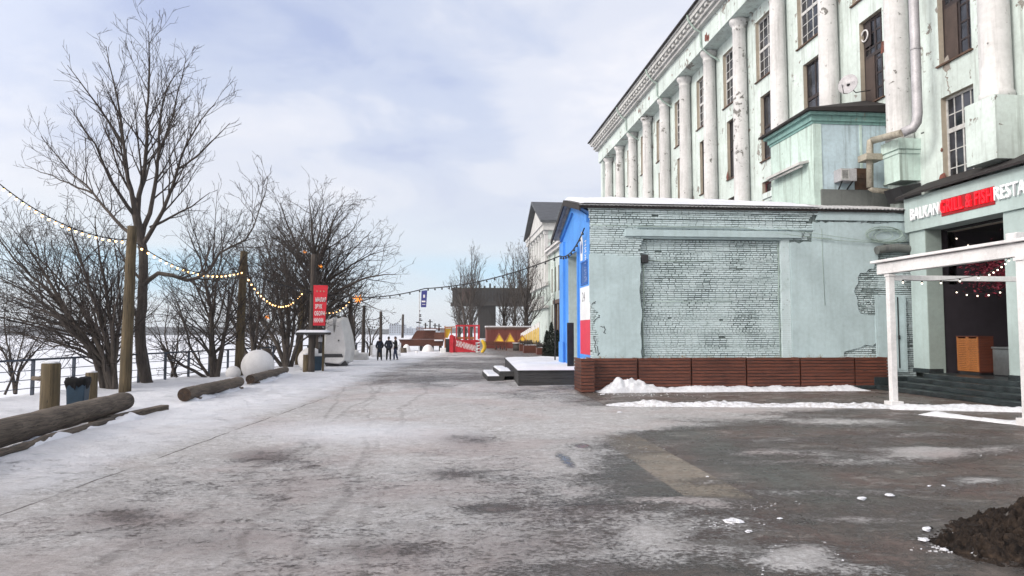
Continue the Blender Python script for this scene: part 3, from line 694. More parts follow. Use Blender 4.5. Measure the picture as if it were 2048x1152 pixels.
        b = MB(); b.tube([(0, 0, 0), -n*.18, (.25, -.1, -.35), (.75, -.35, -.32)], .022, 6); b.build('bracket', M['blackmetal'], d)
        text_obj('lettering', '\u25B2 ORION', .12, .004, M['grey'], d, n*.105+up*.02, xx*-1 if xx.x < 0 else xx, up)
    dish()
main_building()

# ------------------------------------------------------------ lean-to block over the brick building
def annex():
    ax, ay0, ay1 = 14.8, 27.7, 31.5; z0, z1 = 6.9, 10.9
    t = thing('lean_to_block', 'pale blue rendered lean-to block with mossy teal cornice above the snowy roof', 'lean-to', (ax, ay0, 0))
    inv = Vector((ax, ay0, 0)); made = []
    b = MB()
    b.box(ax+.35, XW-.01, ay0, ay0+.3, z0, z1-.45); b.add([(ax, ay0-.0, z0), (ax+.35, ay0-.03, z0), (ax+.35, ay0-.03, z1-.45), (ax, ay0-.03, z1-.45)], [(0, 1, 2, 3)], 1)
    b.box(ax, ax+.34, ay0-.02, ay0+.28, z0, z1-.45, 1); b.box(XW-1.15, XW-1.05, ay0-.03, ay0-.002, z0, z1-.45, 1)
    made.append(b.build('front_wall', [M['annexblue'], M['annexmint']]))
    b = MB(); b.box(ax, ax+.3, ay0+.285, ay1, z0, z1-.45); made.append(b.build('side_wall', M['annexmint']))
    b = MB()
    for k, (o, za, zb) in enumerate(((.04, z1-.448, z1-.34), (.10, z1-.34, z1-.12), (.24, z1-.12, z1))): b.box(ax-o, XW-.01, ay0-o, ay1+o, za, zb)
    made.append(b.build('cornice', M['teal']))
    b = MB(); e = .4
    b.add([(ax-e, ay0-e, z1+.003), (XW, ay0-e, z1+.003), (XW, ay1+e, z1+.003), (ax-e, ay1+e, z1+.003), (ax-e, ay0-e, z1+.09), (XW, ay0-e, z1+.30), (XW, ay0+1.2, z1+1.0), (XW, ay1+e, z1+1.0), (ax-e, ay1+e, z1+.09)],
          [(0, 1, 2, 3), (0, 1, 5, 4), (4, 5, 6), (4, 6, 7, 8), (0, 4, 8, 3), (2, 3, 8, 7)])
    made.append(b.build('roof', M['roofdark']))
    b = MB(); b.obox((ax-.22, ay0+1.9, 8.95), (.22, 0, .05), (0, 1.55, 0), (0, 0, .05)); b.tube([(ax-.3, ay0+.4, 8.8), (ax-.3, ay0+3.3, 8.8)], .05, 8)
    made.append(b.build('ledge_canopy', M['cornice']))
    b = MB(); b.box(ax+.25, XW-.01, ay0-.14, ay0-.0325, z0, 7.75); made.append(b.build('plinth', M['darkrender']))
    b = MB(); b.box(16.5, 17.05, ay0-.07, ay0-.031, 7.75, 8.65, 0)
    for k in range(4): b.box(16.5, 17.05, ay0-.082, ay0-.072, 7.78+k*.22, 7.95+k*.22, 0)
    made.append(b.build('boarded_opening', M['rust']))
    for o in made: o.parent = t; o.location = o.location-inv
    # window air-conditioner
    p = atY(1688, 352, ay0-.25)
    a = thing('air_conditioner', 'small boxy white air conditioner sticking out of the blue lean-to wall', 'air conditioner', p)
    b = MB(); b.box(-.30, .38, -.28, .25, -.25, .25); b.build('casing', M['duct'], a, .015)
    b = MB()
    b.box(-.27, .05, -.30, -.283, -.21, -.18); b.box(-.27, .05, -.30, -.283, .18, .21); b.box(-.27, -.24, -.30, -.283, -.18, .18); b.box(.02, .05, -.30, -.283, -.18, .18)
    for k in range(9): b.box(-.24, .02, -.297, -.285, -.17+k*.04, -.155+k*.04)
    b.build('grille', M['framewhite'], a)
    b = MB(); b.box(-.24, .02, -.2835, -.2815, -.18, .18); b.build('grille_back', M['blackmetal'], a)
    b = MB(); b.bar((-.2, -.2, -.25), (-.1, .25, -.5), .04); b.build('support', M['blackmetal'], a); b = MB(); b.bar((.25, -.2, -.25), (.25, .25, -.5), .04); b.build('support', M['blackmetal'], a)
annex()
# big duct on the fourth column, round its base and down onto the low roof
def duct():
    t = thing('ventilation_duct', 'fat grey metal duct running down the column and elbowing left over the lean-to', 'duct', (16.9, 26, 0)); inv = Vector((16.9, 26, 0))
    yc = bays[3]
    P1 = [(16.95, yc-.45, 23.0), (16.95, yc-.45, 20.0), (16.95, yc-.45, 14), (16.95, yc-.45, 10.4)]
    a = atY(1836, 262, yc-.6); p0 = Vector((16.88, yc-.45, 0))
    q = atX(1836, 255, 16.9); e1 = atY(1745, 281, 26.9)
    b = MB(); b.tube([(q.x, q.y, 22.8), (q.x, q.y, q.z+.5), (q.x-.02, q.y+.04, q.z+.2), (q.x-.12, q.y+.12, q.z), (q.x-.4, q.y+.3, q.z-.12)], .17, 14)
    for z in (20, 17.2, 14.4, 12.2): b.tube([(q.x, q.y, z), (q.x, q.y, z+.06)], .185, 14)
    o1 = b.build('riser', M['duct'])
    b = MB(); s = Vector((q.x-.4, q.y+.3, q.z-.12)); b.tube([s, s.lerp(e1, .5), e1], .14, 12)
    f = Vector(e1); g = atY(1740, 380, 26.9)
    b.tube([e1+Vector((.05, 0, .03)), e1+Vector((-.1, 0, -.05)), (f.x-.12, f.y, f.z-.3), (g.x, g.y, g.z+.1)], .13, 12)
    h = atY(1862, 390, 26.6); b.tube([(g.x, g.y, g.z+.1), (g.x+.12, g.y, g.z), h], .11, 12)
    o2 = b.build('elbow_run', M['ductdirty'])
    c = atY(1741, 316, 26.9); b = MB(); b.box(c.x-.36, c.x+.36, c.y-.3, c.y+.3, c.z-.13, c.z+.12); o3 = b.build('junction_box', M['ductdirty'], None, .01)
    for o in (o1, o2, o3): o.parent = t; o.location = -inv
    t2 = thing('rainwater_pipe', 'mint painted rainwater pipe beside the lean-to, bent at the eaves', 'pipe', (17.6, 27.5, 0)); inv = Vector((17.6, 27.5, 0))
    p = atX(1783, 150, XW-.25); b = MB(); y = p.y
    m1 = atY(1779, 205, 26.95); m2 = atY(1780, 345, 26.95); m3 = atY(1770, 372, 26.9)
    b.tube([(p.x, p.y, 20), p, atX(1786, 178, XW-.3), m1, m2, m3], .075, 9); o = b.build('pipe_run', M['pipe']); o.parent = t2; o.location = -inv
    b = MB()
    for v in (10.8, 9.2): b.tube([(m1.x, m1.y, v), (m1.x, m1.y, v+.05)], .09, 9)
    o = b.build('pipe_collar', M['pipe']); o.parent = t2; o.location = -inv
    # black wedge for the dark sloping underside: hood under the pedestal
    t3 = thing('pedestal_soffit', 'dark wedge-shaped hood below the column pedestal, above the sign', 'soffit', (17.35, 26.1, 7.05)); b = MB()
    yv = bays[3]; b.add([(-.3, -.5, .45), (.55, -.5, .60), (.55, -.5, .0), (-.1, -.5, -.05), (-.3, .5, .45), (.55, .5, .60), (.55, .5, 0), (-.1, .5, -.05)], [(0, 1, 2, 3), (4, 5, 6, 7), (0, 1, 5, 4), (1, 2, 6, 5), (2, 3, 7, 6), (3, 0, 4, 7)])
    b.build('soffit_shell', M['blackmetal'], t3)
    for k in range(2):
        pass
duct()
# ------------------------------------------------------------ low painted-brick building
WY, WX0, WX1 = 25.4, 5.13, 17.3; WZ = 6.5; WBACK = 31.7; RIDGE_Y = 28.55; RIDGE_Z = 7.3
def bricks(b, x0, x1, z0, z1, y, mask=None, seed=1, ch=.0775, bw=.262, jit=.008, dense=1.0):
    rs = random.Random(seed); z = z0; k = 0
    while z < z1-.02:
        h = min(ch, z1-z); x = x0-rs.uniform(0, bw); hdr = rs.random() < .25; wav = rs.uniform(-.004, .004)
        jz = rs.choice([.002, .004, .008, .013])
        while x < x1:
            w_ = (bw*.5 if hdr else bw)*rs.uniform(.93, 1.05); a, c = max(x, x0), min(x+w_, x1); x += w_
            if c-a < .03: continue
            if mask and not mask((a+c)/2, z+h/2): continue
            n = float(vnoise((a+c)*.9+seed, z*1.3)); jx = .004+.046*max(0, n-.12)*rs.uniform(.05, 1.7); jj = (jz*1.4+.026*max(0, n-.22)*rs.uniform(0, 2))*dense
            d = rs.uniform(-jit, jit)+(.014 if rs.random() < .05 else 0)
            t1, t2 = rs.uniform(-.004, .004), rs.uniform(-.004, .004); e = .006
            zb, zt = z+jj*.5+wav, z+h-jj*.5+wav; xa, xc = a+jx*.5, c-jx*.5
            if rs.random() < .006: continue
            yo = y-.055+d
            b.add([(xa+e, yo, zb+e+t1), (xc-e, yo, zb+e+t2), (xc-e, yo, zt-e+t2), (xa+e, yo, zt-e+t1), (xa, yo+.02, zb+t1), (xc, yo+.02, zb+t2), (xc, yo+.02, zt+t2), (xa, yo+.02, zt+t1), (xa, y+.03, zb), (xc, y+.03, zb), (xc, y+.03, zt), (xa, y+.03, zt)],
                  [(0,1,2,3),(0,4,5,1),(1,5,6,2),(2,6,7,3),(3,7,4,0),(4,8,9,5),(5,9,10,6),(6,10,11,7),(7,11,8,4)], 0)
        z += ch; k += 1
def ragged(pts, amp, step, seed):
    rs = random.Random(seed); out = []
    n = len(pts)
    for i in range(n):
        (x0, z0, r), (x1, z1, _) = pts[i], pts[(i+1) % n]; L_ = sqrt((x1-x0)**2+(z1-z0)**2)
        if not r: out.append((x0, z0)); continue
        k = max(1, int(L_/step))
        for j in range(k):
            q = j/k; nx, nz = (z1-z0)/L_, -(x1-x0)/L_; a = rs.uniform(-amp, amp) if j else 0
            out.append((x0+(x1-x0)*q+nx*a, round((z0+(z1-z0)*q+nz*a)/.0775)*.0775 if r == 2 else z0+(z1-z0)*q+nz*a))
    return out
def brick_building():
    t = thing('brick_building', 'low grey-green painted brick building with a bright blue gable end and snowy roof', 'building', (WX0, WY, 0)); inv = Vector((WX0, WY, 0)); made = []
    RX0, RX1, RZ = 7.0, 12.22, 5.42
    b = MB()
    # backing (mortar darkened as joint shadow), split round the recessed panel so that nothing is coplanar
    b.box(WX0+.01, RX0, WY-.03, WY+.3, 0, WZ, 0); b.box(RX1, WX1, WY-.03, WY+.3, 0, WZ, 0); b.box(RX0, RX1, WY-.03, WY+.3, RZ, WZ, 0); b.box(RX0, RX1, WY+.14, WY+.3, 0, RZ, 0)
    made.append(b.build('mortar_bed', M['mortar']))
    b = MB()
    def m_top(x, z):
        if x > 13.5+.25*sin(z*9): return x > 15.2 and float(vnoise(x*1.5, z*2)) > .55 and z > 6.0
        if x < RX0: return z > 4.7
        return z > 5.35
    bricks(b, WX0, WX1, 4.6, 6.08, WY-.01, m_top, 3)
    bricks(b, WX0-.04, WX1, 6.08, 6.3, WY-.06, m_top, 4, dense=1.3); bricks(b, WX0-.07, WX1, 6.3, WZ, WY-.10, m_top, 5, dense=1.3)
    bricks(b, RX0, RX1, 0, RZ, WY+.15, None, 6, dense=1.15)
    def m_dam(x, z): return x > 14.2-.0*z or z < 1.9
    bricks(b, 13.6, WX1, 0.3, 6.1, WY-.005, m_dam, 7, jit=.02, dense=1.6)
    bricks(b, WX0, 5.7, .3, 3.6, WY-.005, None, 8, jit=.015)
    for k, z in enumerate(np.arange(0.3, RZ, .0775)):   # right jamb toothing of the recess
        b.box(RX1-.03+.03*float(vnoise(k*.7, 3.3)), RX1+.32, WY-.056-.01*float(vnoise(k*.9, 1.3)), WY+.1, z+.002, z+.0765)
    made.append(b.build('brickwork', M['brick'], fix=False))
    # plaster skins with ragged edges
    b = MB()
    pl = ragged([(WX0-.03, 0, 0), (RX0-.05, 0, 1), (RX0-.05, 4.72, 1), (WX0-.03, 4.78, 0), (WX0-.03, 3.1, 1), (5.42, 2.7, 1), (5.30, 2.3, 1), (5.45, 1.7, 1), (5.33, 1.3, 1), (WX0-.03, .95, 0)], .045, .16, 2)
    b.prism(pl, (0, WY-.105, 0), (1, 0, 0), (0, 0, 1), (0, .075, 0), 0); made.append(b.build('plaster_skin', M['wallmint'])); b = MB()
    pl = ragged([(RX1+.33, 0, 0), (14.3, 0, 0), (14.5, 1.3, 1), (15.3, 1.55, 1), (16.35, 1.6, 1), (16.2, 2.3, 2), (15.7, 2.6, 2), (15.15, 2.75, 2), (14.95, 3.5, 2), (15.2, 4.15, 2), (15.75, 4.35, 2), (16.0, 5.0, 1), (16.2, 5.35, 1), (17.28, 5.4, 0), (17.28, 6.05, 1), (13.45, 6.06, 0), (13.4, 5.3, 1), (RX1+.33, 5.28, 0)], .05, .15, 5)
    b.prism(pl, (0, WY-.112, 0), (1, 0, 0), (0, 0, 1), (0, .085, 0), 0); made.append(b.build('plaster_skin', M['wallmint'])); b = MB()
    pl = ragged([(13.55, 6.12, 0), (17.25, 6.12, 0), (17.25, 6.40, 1), (16.6, 6.42, 1), (15.4, WZ, 0), (13.6, WZ, 1)], .03, .15, 9)
    b.prism(pl, (0, WY-.165, 0), (1, 0, 0), (0, 0, 1), (0, .12, 0), 0)
    pl = ragged([(12.25, 5.46, 0), (13.35, 5.46, 0), (13.3, 6.0, 1), (12.6, 5.85, 1)], .03, .12, 12)
    made.append(b.build('plaster_skin', M['wallmint']))
    b = MB(); b.box(6.38, 12.95, WY-.19, WY-.02, 5.44, 5.68); b.box(6.85, 13.5, WY-.13, WY-.02, 5.73, 5.79); b.box(RX0-.03, RX1+.03, WY-.1, WY+.13, 5.37, 5.438)
    made.append(b.build('lintel', M['wallmint'], None, .008))
    b = MB(); b.box(RX0+.0, RX0+.24, WY-.13, WY+.05, 4.5, 4.78); made.append(b.build('junction_box', M['blackmetal'], None, .01))
    b = MB(); rs = random.Random(2)
    b.tube([(RX0+.1, WY+.07, 4.5), (RX0+.11, WY+.075, 3.2), (RX0+.06, WY+.08, 2.3), (RX0+.1, WY+.08, .4)], .022, 6)
    b.tube([(RX0+.2, WY+.07, 4.6), (8.0, WY+.07, 4.57), (9.7, WY+.07, 4.59)], .012, 5); b.tube([(RX0+.1, WY+.07, 3.1), (10.4, WY+.075, 3.12)], .010, 5)
    b.tube([(RX1-.06, WY+.07, 5.3), (RX1-.05, WY+.075, 4.2), (RX1-.08, WY+.07, 3.1), (RX1-.04, WY+.08, .4)], .018, 5)
    b.tube([(13.75, WY-.125, 5.8), (13.76, WY-.125, 4.6), (13.8, WY-.125, 3.0)], .008, 5)
    made.append(b.build('old_conduit', M['pipe']))
    # gable end, blue; doorway opening
    b = MB(); DY0, DY1, DZ = 27.6, 29.9, 5.15; WN = (25.75, 26.95, 3.75, 4.65)
    def quad(y0, y1, z0, z1): b.add([(WX0, y0, z0), (WX0, y1, z0), (WX0, y1, z1), (WX0, y0, z1)], [(0, 1, 2, 3)], 0)
    wall_x(b, WX0, WY-.02, WBACK, 0, 6.3, [(DY0, DY1, 0, DZ), WN], .45, 0, 1)
    b.add([(WX0, WY-.1, 6.3), (WX0, WBACK, 6.3), (WX0, RIDGE_Y, RIDGE_Z-.15)], [(0, 1, 2)], 0)
    b.box(WX0-.09, WX0-.001, WBACK-1.0, WBACK, .62, 5.9, 0); b.box(WX0-.13, WX0-.0915, WBACK-1.05, WBACK+.04, 0, 1.6, 0)
    b.box(WX0-.07, WX0-.002, DY0-.16, DY0, 0, DZ, 0); b.box(WX0-.07, WX0-.002, DY0-.16, DY1+.16, DZ, DZ+.16, 0)
    d = Vector((0, RIDGE_Y-WY, RIDGE_Z-6.3)); 
    b.bar((WX0-.05, WY+.1, 6.1), (WX0-.05, RIDGE_Y, RIDGE_Z-.35), .08, .25); b.bar((WX0-.05, WBACK-.1, 6.1), (WX0-.05, RIDGE_Y, RIDGE_Z-.35), .081, .25)
    b.box(WX0+.3, WX1, WBACK-.3, WBACK, 0, 6.3, 0)
    made.append(b.build('gable_wall', [M['blue'], M['wallmint']], fix=False))
    b = MB(); b.box(WX0+.5, WX0+.6, DY0, DY1, 0, DZ, 0); made.append(b.build('door', M['greyreveal']))
    b = MB(); b.obox((WX0-.28, DY0+.25, 1.5), (.13, .02, 0), (-.003, .03, 0), (0, 0, .88)); made.append(b.build('open_door_leaf', M['blackmetal']))
    b = MB(); y = WN[0]
    while y < WN[1]: b.box(WX0-.03, WX0-.01, y, y+.03, WN[2], WN[3]); y += .17
    b.box(WX0-.04, WX0-.031, WN[0], WN[1], WN[2]+.02, WN[2]+.06); b.box(WX0-.04, WX0-.031, WN[0], WN[1], WN[3]-.06, WN[3]-.02); made.append(b.build('window_grille', M['bluedark']))
    b = MB(); b.box(WX0+.2, WX0+.22, *WN); made.append(b.build('pane', M['glass2']))
    # mural panel white over red over blue, painted 3 mm proud
    b = MB(); b.box(WX0-.006, WX0-.001, WY-.02, 27.25, 2.46, 3.68); made.append(b.build('mural_white_band', M['muralwhite']))
    b = MB(); b.box(WX0-.006, WX0-.001, WY-.02, 27.25, 1.20, 2.457); made.append(b.build('mural_red_band', M['muralred']))
    made.append(text_obj('mural_emblem', '24', .5, .004, M['grey'], None, (WX0-.010, 26.55, 3.3), (0, -1, 0), (0, 0, 1)))
    b = MB(); b.prism([(0, .62), (.26, .2), (.2, -.5), (-.2, -.5), (-.26, .2)], (WX0-.012, 26.9, 5.2), (0, 1, 0), (0, 0, 1), (.008, 0, 0)); made.append(b.build('mural_emblem', M['muralwhite']))
    b = MB(); b.prism([(0, .25), (.12, .05), (.1, -.22), (-.1, -.22), (-.12, .05)], (WX0-.018, 26.9, 5.2), (0, 1, 0), (0, 0, 1), (.004, 0, 0)); made.append(b.build('mural_emblem', M['bluedark']))
    made.append(text_obj('mural_lettering', 'НИЖНИЙ', .42, .004, M['muralwhite'], None, (WX0-.010, 26.15, 4.62), (0, 0, -1), (0, -1, 0), width=1.5))
    # graffiti scrawl in black on the plaster
    b = MB(); rs = random.Random(14)
    for k in range(5):
        p = [(5.35+rs.uniform(-.1, .14), WY-.109, 3.0-k*.38+rs.uniform(-.1, .1))]
        for q in range(6): p.append((p[-1][0]+rs.uniform(-.10, .10), WY-.109, p[-1][2]+rs.uniform(-.14, .08)))
        b.tube(p, .012, 4)
    made.append(b.build('graffiti', M['blackmetal']))
    # roof
    b = MB(); NX = 240; x0, x1 = WX0-.42, WX1-.05; e0 = WY-.32; ez = WZ+.06-.02
    def rz(y): return ez+(RIDGE_Z-ez)*(y-e0)/(RIDGE_Y-e0) if y < RIDGE_Y else RIDGE_Z-(RIDGE_Z-6.15)*(y-RIDGE_Y)/(WBACK+.4-RIDGE_Y)
    vs = []
    for i in range(NX+1):
        x = x0+(x1-x0)*i/NX; c = .022*sin(x*2*pi/.15)
        for y in (e0, RIDGE_Y, WBACK+.4): vs.append((x, y, rz(y)+c))
    k = len(vs); vs += [(a, b_, c_-.03) for a, b_, c_ in vs]
    fs = [(i*3+j, i*3+3+j, i*3+4+j, i*3+1+j) for i in range(NX) for j in range(2)]; fs += [tuple(k+q for q in f) for f in fs]+[(i*3, i*3+3, k+i*3+3, k+i*3) for i in range(NX)]
    b.add(vs, fs, 0); 
    b.bar((x0+.02, e0, rz(e0)-.12), (x0+.02, RIDGE_Y, RIDGE_Z-.12), .05, .2, 1); b.bar((x0+.02, WBACK+.4, 6.03), (x0+.02, RIDGE_Y, RIDGE_Z-.12), .052, .2, 1)
    b.box(x0+.05, x1-.3, e0+.06, e0+.1, ez-.12, ez-.035, 1); b.box(x0+.05, x1-.3, e0+.1, WY-.02, ez-.10, ez-.08, 1)
    roof = b.build('roof', [M['corr'], M['roofdark']], fix=False); made.append(roof)
    # door in the far end of the front wall
    b = MB(); b.box(15.72, 16.9, WY-.16, WY-.113, .55, 3.35, 0); b.box(15.78, 16.84, WY-.172, WY-.161, .62, 1.75, 0); b.box(15.78, 16.84, WY-.172, WY-.161, 1.85, 3.28, 0)
    b.box(16.55, 16.59, WY-.195, WY-.173, .7, 3.3, 1); b.box(16.53, 16.61, WY-.215, WY-.196, 1.75, 1.9, 1)
    made.append(b.build('metal_door', [M['wallmint'], M['blackmetal']]))
    for o in made: o.parent = t; o.location = o.location-inv
    # snow lying on the roof
    b = MB(); nx, ny = 150, 12; vs = []; rs = random.Random(1)
    for i in range(nx+1):
        x = x0+.04+(13.6-x0)*i/nx
        for j in range(ny+1):
            y = e0-.03+(RIDGE_Y-.1-e0)*j/ny; n = float(fbm(x*1.5, y*1.5, 3)); ed = min(1, (j+.15)/1.6)*min(1, (i+.3)/3, (nx-i)/6+.0)
            vs.append((x, y+(0.05*(n-.5) if j == 0 else 0), rz(max(y, e0))+.03+(.07+.12*n)*max(0, ed)*(1 if x < 11 else 1-.5*(x-11)/2.6)))
    b.add(vs, [(i*(ny+1)+j, (i+1)*(ny+1)+j, (i+1)*(ny+1)+j+1, i*(ny+1)+j+1) for i in range(nx) for j in range(ny)], 0, True)
    o = b.build('roof_snow', M['snow'], fix=False); tag(o, kind='stuff', label='layer of white snow lying on the low brick building roof', cat='snow')
    # loose cables along the wall top
    c = thing('wall_cables', 'black cables sagging along the top of the grey-green brick wall', 'cable', (WX0, WY-.16, 6)); b = MB()
    def sag(p, q, s, n=10): p, q = Vector(p), Vector(q); return [p.lerp(q, i/n)+Vector((0, 0, -s*4*(i/n)*(1-i/n))) for i in range(n+1)]
    O = Vector((WX0, WY-.16, 6))
    def rel(P): return [Vector(p)-O for p in P]
    b.tube(rel(sag((WX0, WY-.17, 5.82), (10.6, WY-.17, 5.82), .03)), .014, 5)
    b.tube(rel(sag((10.6, WY-.17, 5.82), (14.1, WY-.2, 5.42), .05)), .012, 5); b.tube(rel(sag((13.5, WY-.2, 5.45), (17.0, WY-.25, 5.35), .08)), .012, 5)
    b.tube(rel(sag((12.0, WY-.2, 5.8), (17.2, WY-.3, 5.15), .02)), .010, 5); b.build('cable_run', M['pipe'], c)
    b = MB(); rs = random.Random(6)
    for k in range(7):
        r = rs.uniform(.25, .5); cx, cz = 16.2+rs.uniform(-.25, .25), 5.55+rs.uniform(-.12, .12)
        b.tube(rel([(cx+r*1.6*cos(a), WY-.2-.01*k, cz+r*.6*sin(a)) for a in [2*pi*i/18 for i in range(19)]]), .012, 4, caps=False)
    b.build('cable_coil', M['pipe'], c)
    # fat flexible hose in the corner by the sign
    b = MB(); q = []
    for i in range(41): u = i/40; q.append((15.75+1.35*u, WY-.28, 5.0+.10*sin(u*2.6)))
    b.tube(q, [.15+.010*(i % 2) for i in range(41)], 12); o = b.build('flexible_hose', M['darkrender'])
    tag(o, 'fat grey flexible hose sagging in the corner beside the sign', 'hose')
brick_building()

# ------------------------------------------------------------ restaurant portal
PX = 17.0
def portal():
    t = thing('restaurant_entrance', 'grey-green restaurant entrance with lettered fascia and dark open doorway', 'building', (PX, 22.4, 0)); inv = Vector((PX, 22.4, 0)); made = []
    y0, y1 = 12.0, 25.05
    b = MB()
    b.box(PX-.10, PX+.9, y0, y1+.12, 5.66, 6.90, 0); made.append(b.build('fascia', M['portal'], None, .01))
    b = MB(); b.box(PX, PX+.6, 24.2, y1, .57, 5.655, 0); b.box(PX, PX+.6, y0, 20.55, .57, 5.655, 0); made.append(b.build('pier', M['portal']))
    b = MB(); b.box(PX+.01, PX+.6, 24.17, 24.198, .575, 5.65, 0); made.append(b.build('door_reveal', M['portal_shaded']))
    b = MB(); b.box(PX-.03, PX+.5, 24.16, y1, .571, .72, 0); b.box(PX-.03, PX+.5, y0, 20.58, .571, .72, 0); made.append(b.build('plinth', M['stone']))
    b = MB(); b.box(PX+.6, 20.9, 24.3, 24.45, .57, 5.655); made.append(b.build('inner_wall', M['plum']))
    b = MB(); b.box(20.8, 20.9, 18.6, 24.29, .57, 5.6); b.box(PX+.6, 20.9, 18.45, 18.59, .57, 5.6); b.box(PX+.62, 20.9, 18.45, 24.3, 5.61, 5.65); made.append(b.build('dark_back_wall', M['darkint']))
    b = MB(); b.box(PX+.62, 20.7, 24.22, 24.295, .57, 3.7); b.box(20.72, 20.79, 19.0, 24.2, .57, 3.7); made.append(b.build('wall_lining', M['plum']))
    b = MB(); b.add([(PX-.35, y0, 6.905), (PX-.35, y1+.25, 6.905), (XW, y1+.25, 7.5), (XW, y0, 7.5), (PX-.35, y0, 6.99), (PX-.35, y1+.25, 6.99), (XW, y1+.25, 7.58), (XW, y0, 7.58)], [(0,3,2,1),(4,5,6,7),(0,1,5,4),(1,2,6,5),(3,0,4,7)])
    made.append(b.build('roof', M['roofdark']))
    # steps
    b = MB(); S4 = [(15.1, .145), (15.6, .29), (16.1, .43), (16.6, .57)]
    for k, (x, z) in enumerate(S4): b.box(x+.002*k, PX+.62 if k == 3 else PX-.05, y0+.02*k, 24.35-.0*k-(.12*k if k else -.0), z-.14, z)
    b.box(PX+.0, 20.79, y0, 24.25, .3, .565)
    b.box(14.3, 17.2, 24.40, 24.9, .0, .13); b.box(15.2, 17.2, 24.6, 25.1, .13, .42)
    made.append(b.build('steps', M['stone'], None, .012))
    # lettering, raised
    zc = 6.22
    def lett(name, s, ya, yb, m, sz=.60):   # runs from far (ya) to near (yb) along the fascia
        made.append(text_obj(name, s, sz, .07, m, None, (PX-.155, (ya+yb)/2, zc+.02), (0, -1, 0), (0, 0, 1), bold=.004, width=abs(ya-yb)))
    def yo(px, py): return atX(px, py, PX-.15).y
    yB0, yB1 = yo(1822, 435), yo(1878, 420); yR0, yR1 = yo(1882, 415), yo(1986, 395); yT0, yT1 = yo(1989, 390), yo(2047, 375)
    lett('sign_letters', 'BALKAN', yB0, yB1, M['letterwhite']); lett('sign_letters', 'GRILL & FISH', yR0, yR1, M['letterred'])
    k = (yT0-yT1)/5.0; lett('sign_letters', 'RESTAURANT', yT0, yT0-(yT0-yT1)*2.35, M['letterwhite'])
    b = MB(); b.box(PX-.125, PX-.102, yR1-.03, yR0+.03, zc-.27, zc+.30); made.append(b.build('red_letter_backing', M['letterback']))
    for o in made: o.parent = t; o.location = o.location-inv
    # inside: cabinet, steel counter, tree with crimson leaves, bulbs
    cx = thing('wooden_cabinet', 'orange slatted wooden cabinet standing in the restaurant entrance', 'cabinet', (17.75, 22.9, .57))
    c0 = atY(1893, 745, 24.0)
    W0, W1 = 17.70, 18.62
    cx.location = (17.72, 22.75, .57); hh = 1.28
    b = MB(); D_ = .55; b.box(.03, D_, -.02, .0, .1, hh); b.box(.03, D_, 1.0, 1.02, .1, hh); b.box(D_-.02, D_, .0, 1.0, .1, hh); b.box(.0, D_, -.03, 1.03, hh, hh+.03); b.box(.03, D_, 0, 1.0, .1, .13)
    b.build('carcass', M['cabdark'], cx)
    b = MB()
    for q in range(2):
        ya = .0+q*.505; yb = ya+.49; b = MB()
        b.box(0, .03, ya, ya+.05, .12, hh-.01); b.box(0, .03, yb-.05, yb, .12, hh-.01)
        z = .12
        while z < hh-.06: b.box(.006, .024, ya+.05, yb-.05, z, z+.05); z += .062
        b.build('slatted_door', M['cab'], cx)
    b = MB(); b.box(.05, D_-.02, .02, .98, 0, .1); b.build('plinth', M['blackmetal'], cx)
    cs = thing('steel_counter', 'brushed steel counter beside the wooden cabinet', 'counter', (18.0, 21.3, .57))
    b = MB(); b.box(0, .6, 0, 1.15, .05, .88); b.box(-.03, .62, -.03, 1.18, .90, .96); b.build('steel_body', M['steel'], cs, .01); b = MB(); b.box(.02, .55, .03, 1.1, 0, .05); b.build('kick_plate', M['blackmetal'], cs)
    tr = thing('artificial_tree', 'artificial tree of crimson leaves on thin twisted stems inside the dark doorway', 'tree', (18.55, 21.5, .57)); b = MB(); rs = random.Random(31)
    tips = []
    for k in range(7):
        a = 2*pi*k/7; p = Vector((.10*cos(a), .10*sin(a), 0)); P = [p]
        for q in range(8): P.append(Vector((.09*cos(a+q*.5)*(1+q*.1), .12*sin(a+q*.5)*(1+q*.1), .42*(q+1))))
        tp = P[-1]+Vector((rs.uniform(-.6, .2), rs.uniform(-1.0, 1.6), .5)); P.append(tp); tips.append(tp); b.tube(P, [.035]*6+[.03, .025, .02, .015], 6)
    b.build('trunk', M['bark'], tr)
    b = MB()
    for k in range(2600):
        c = Vector((rs.gauss(-.35, .30), rs.gauss(.55, .75), rs.gauss(3.45, .35)))
        if c.z < 2.55 or c.y > 2.4 or c.y < -1.2: continue
        u = Vector((rs.gauss(0, 1), rs.gauss(0, 1), rs.gauss(0, 1))).normalized(); v = u.orthogonal().normalized(); s = rs.uniform(.03, .065)
        b.add([c-u*s, c+v*s*.5, c+u*s, c-v*s*.5], [(0, 1, 2, 3)])
    b.build('crown', M['flower'], tr, fix=False)
portal()
def bulbs_on(root, pts, m, r=.045, cap=True, n=8):
    b0 = MB(); b0.ball((0, 0, -.075), r, n, 6); b0.sm = [True]*len(b0.f)
    first = None
    for p in pts:
        if first is None:
            first = b0.build('bulb', m, root); o = first
            if cap: c = MB(); c.tube([(0, 0, 0), (0, 0, -.05)], .022, 6); s_ = c.build('socket', M['black'], first)
            first.location = p
        else:
            o = first.copy(); COL.objects.link(o); o.parent = root; o.location = p
            if cap: s2 = first.children[0].copy(); COL.objects.link(s2); s2.parent = o
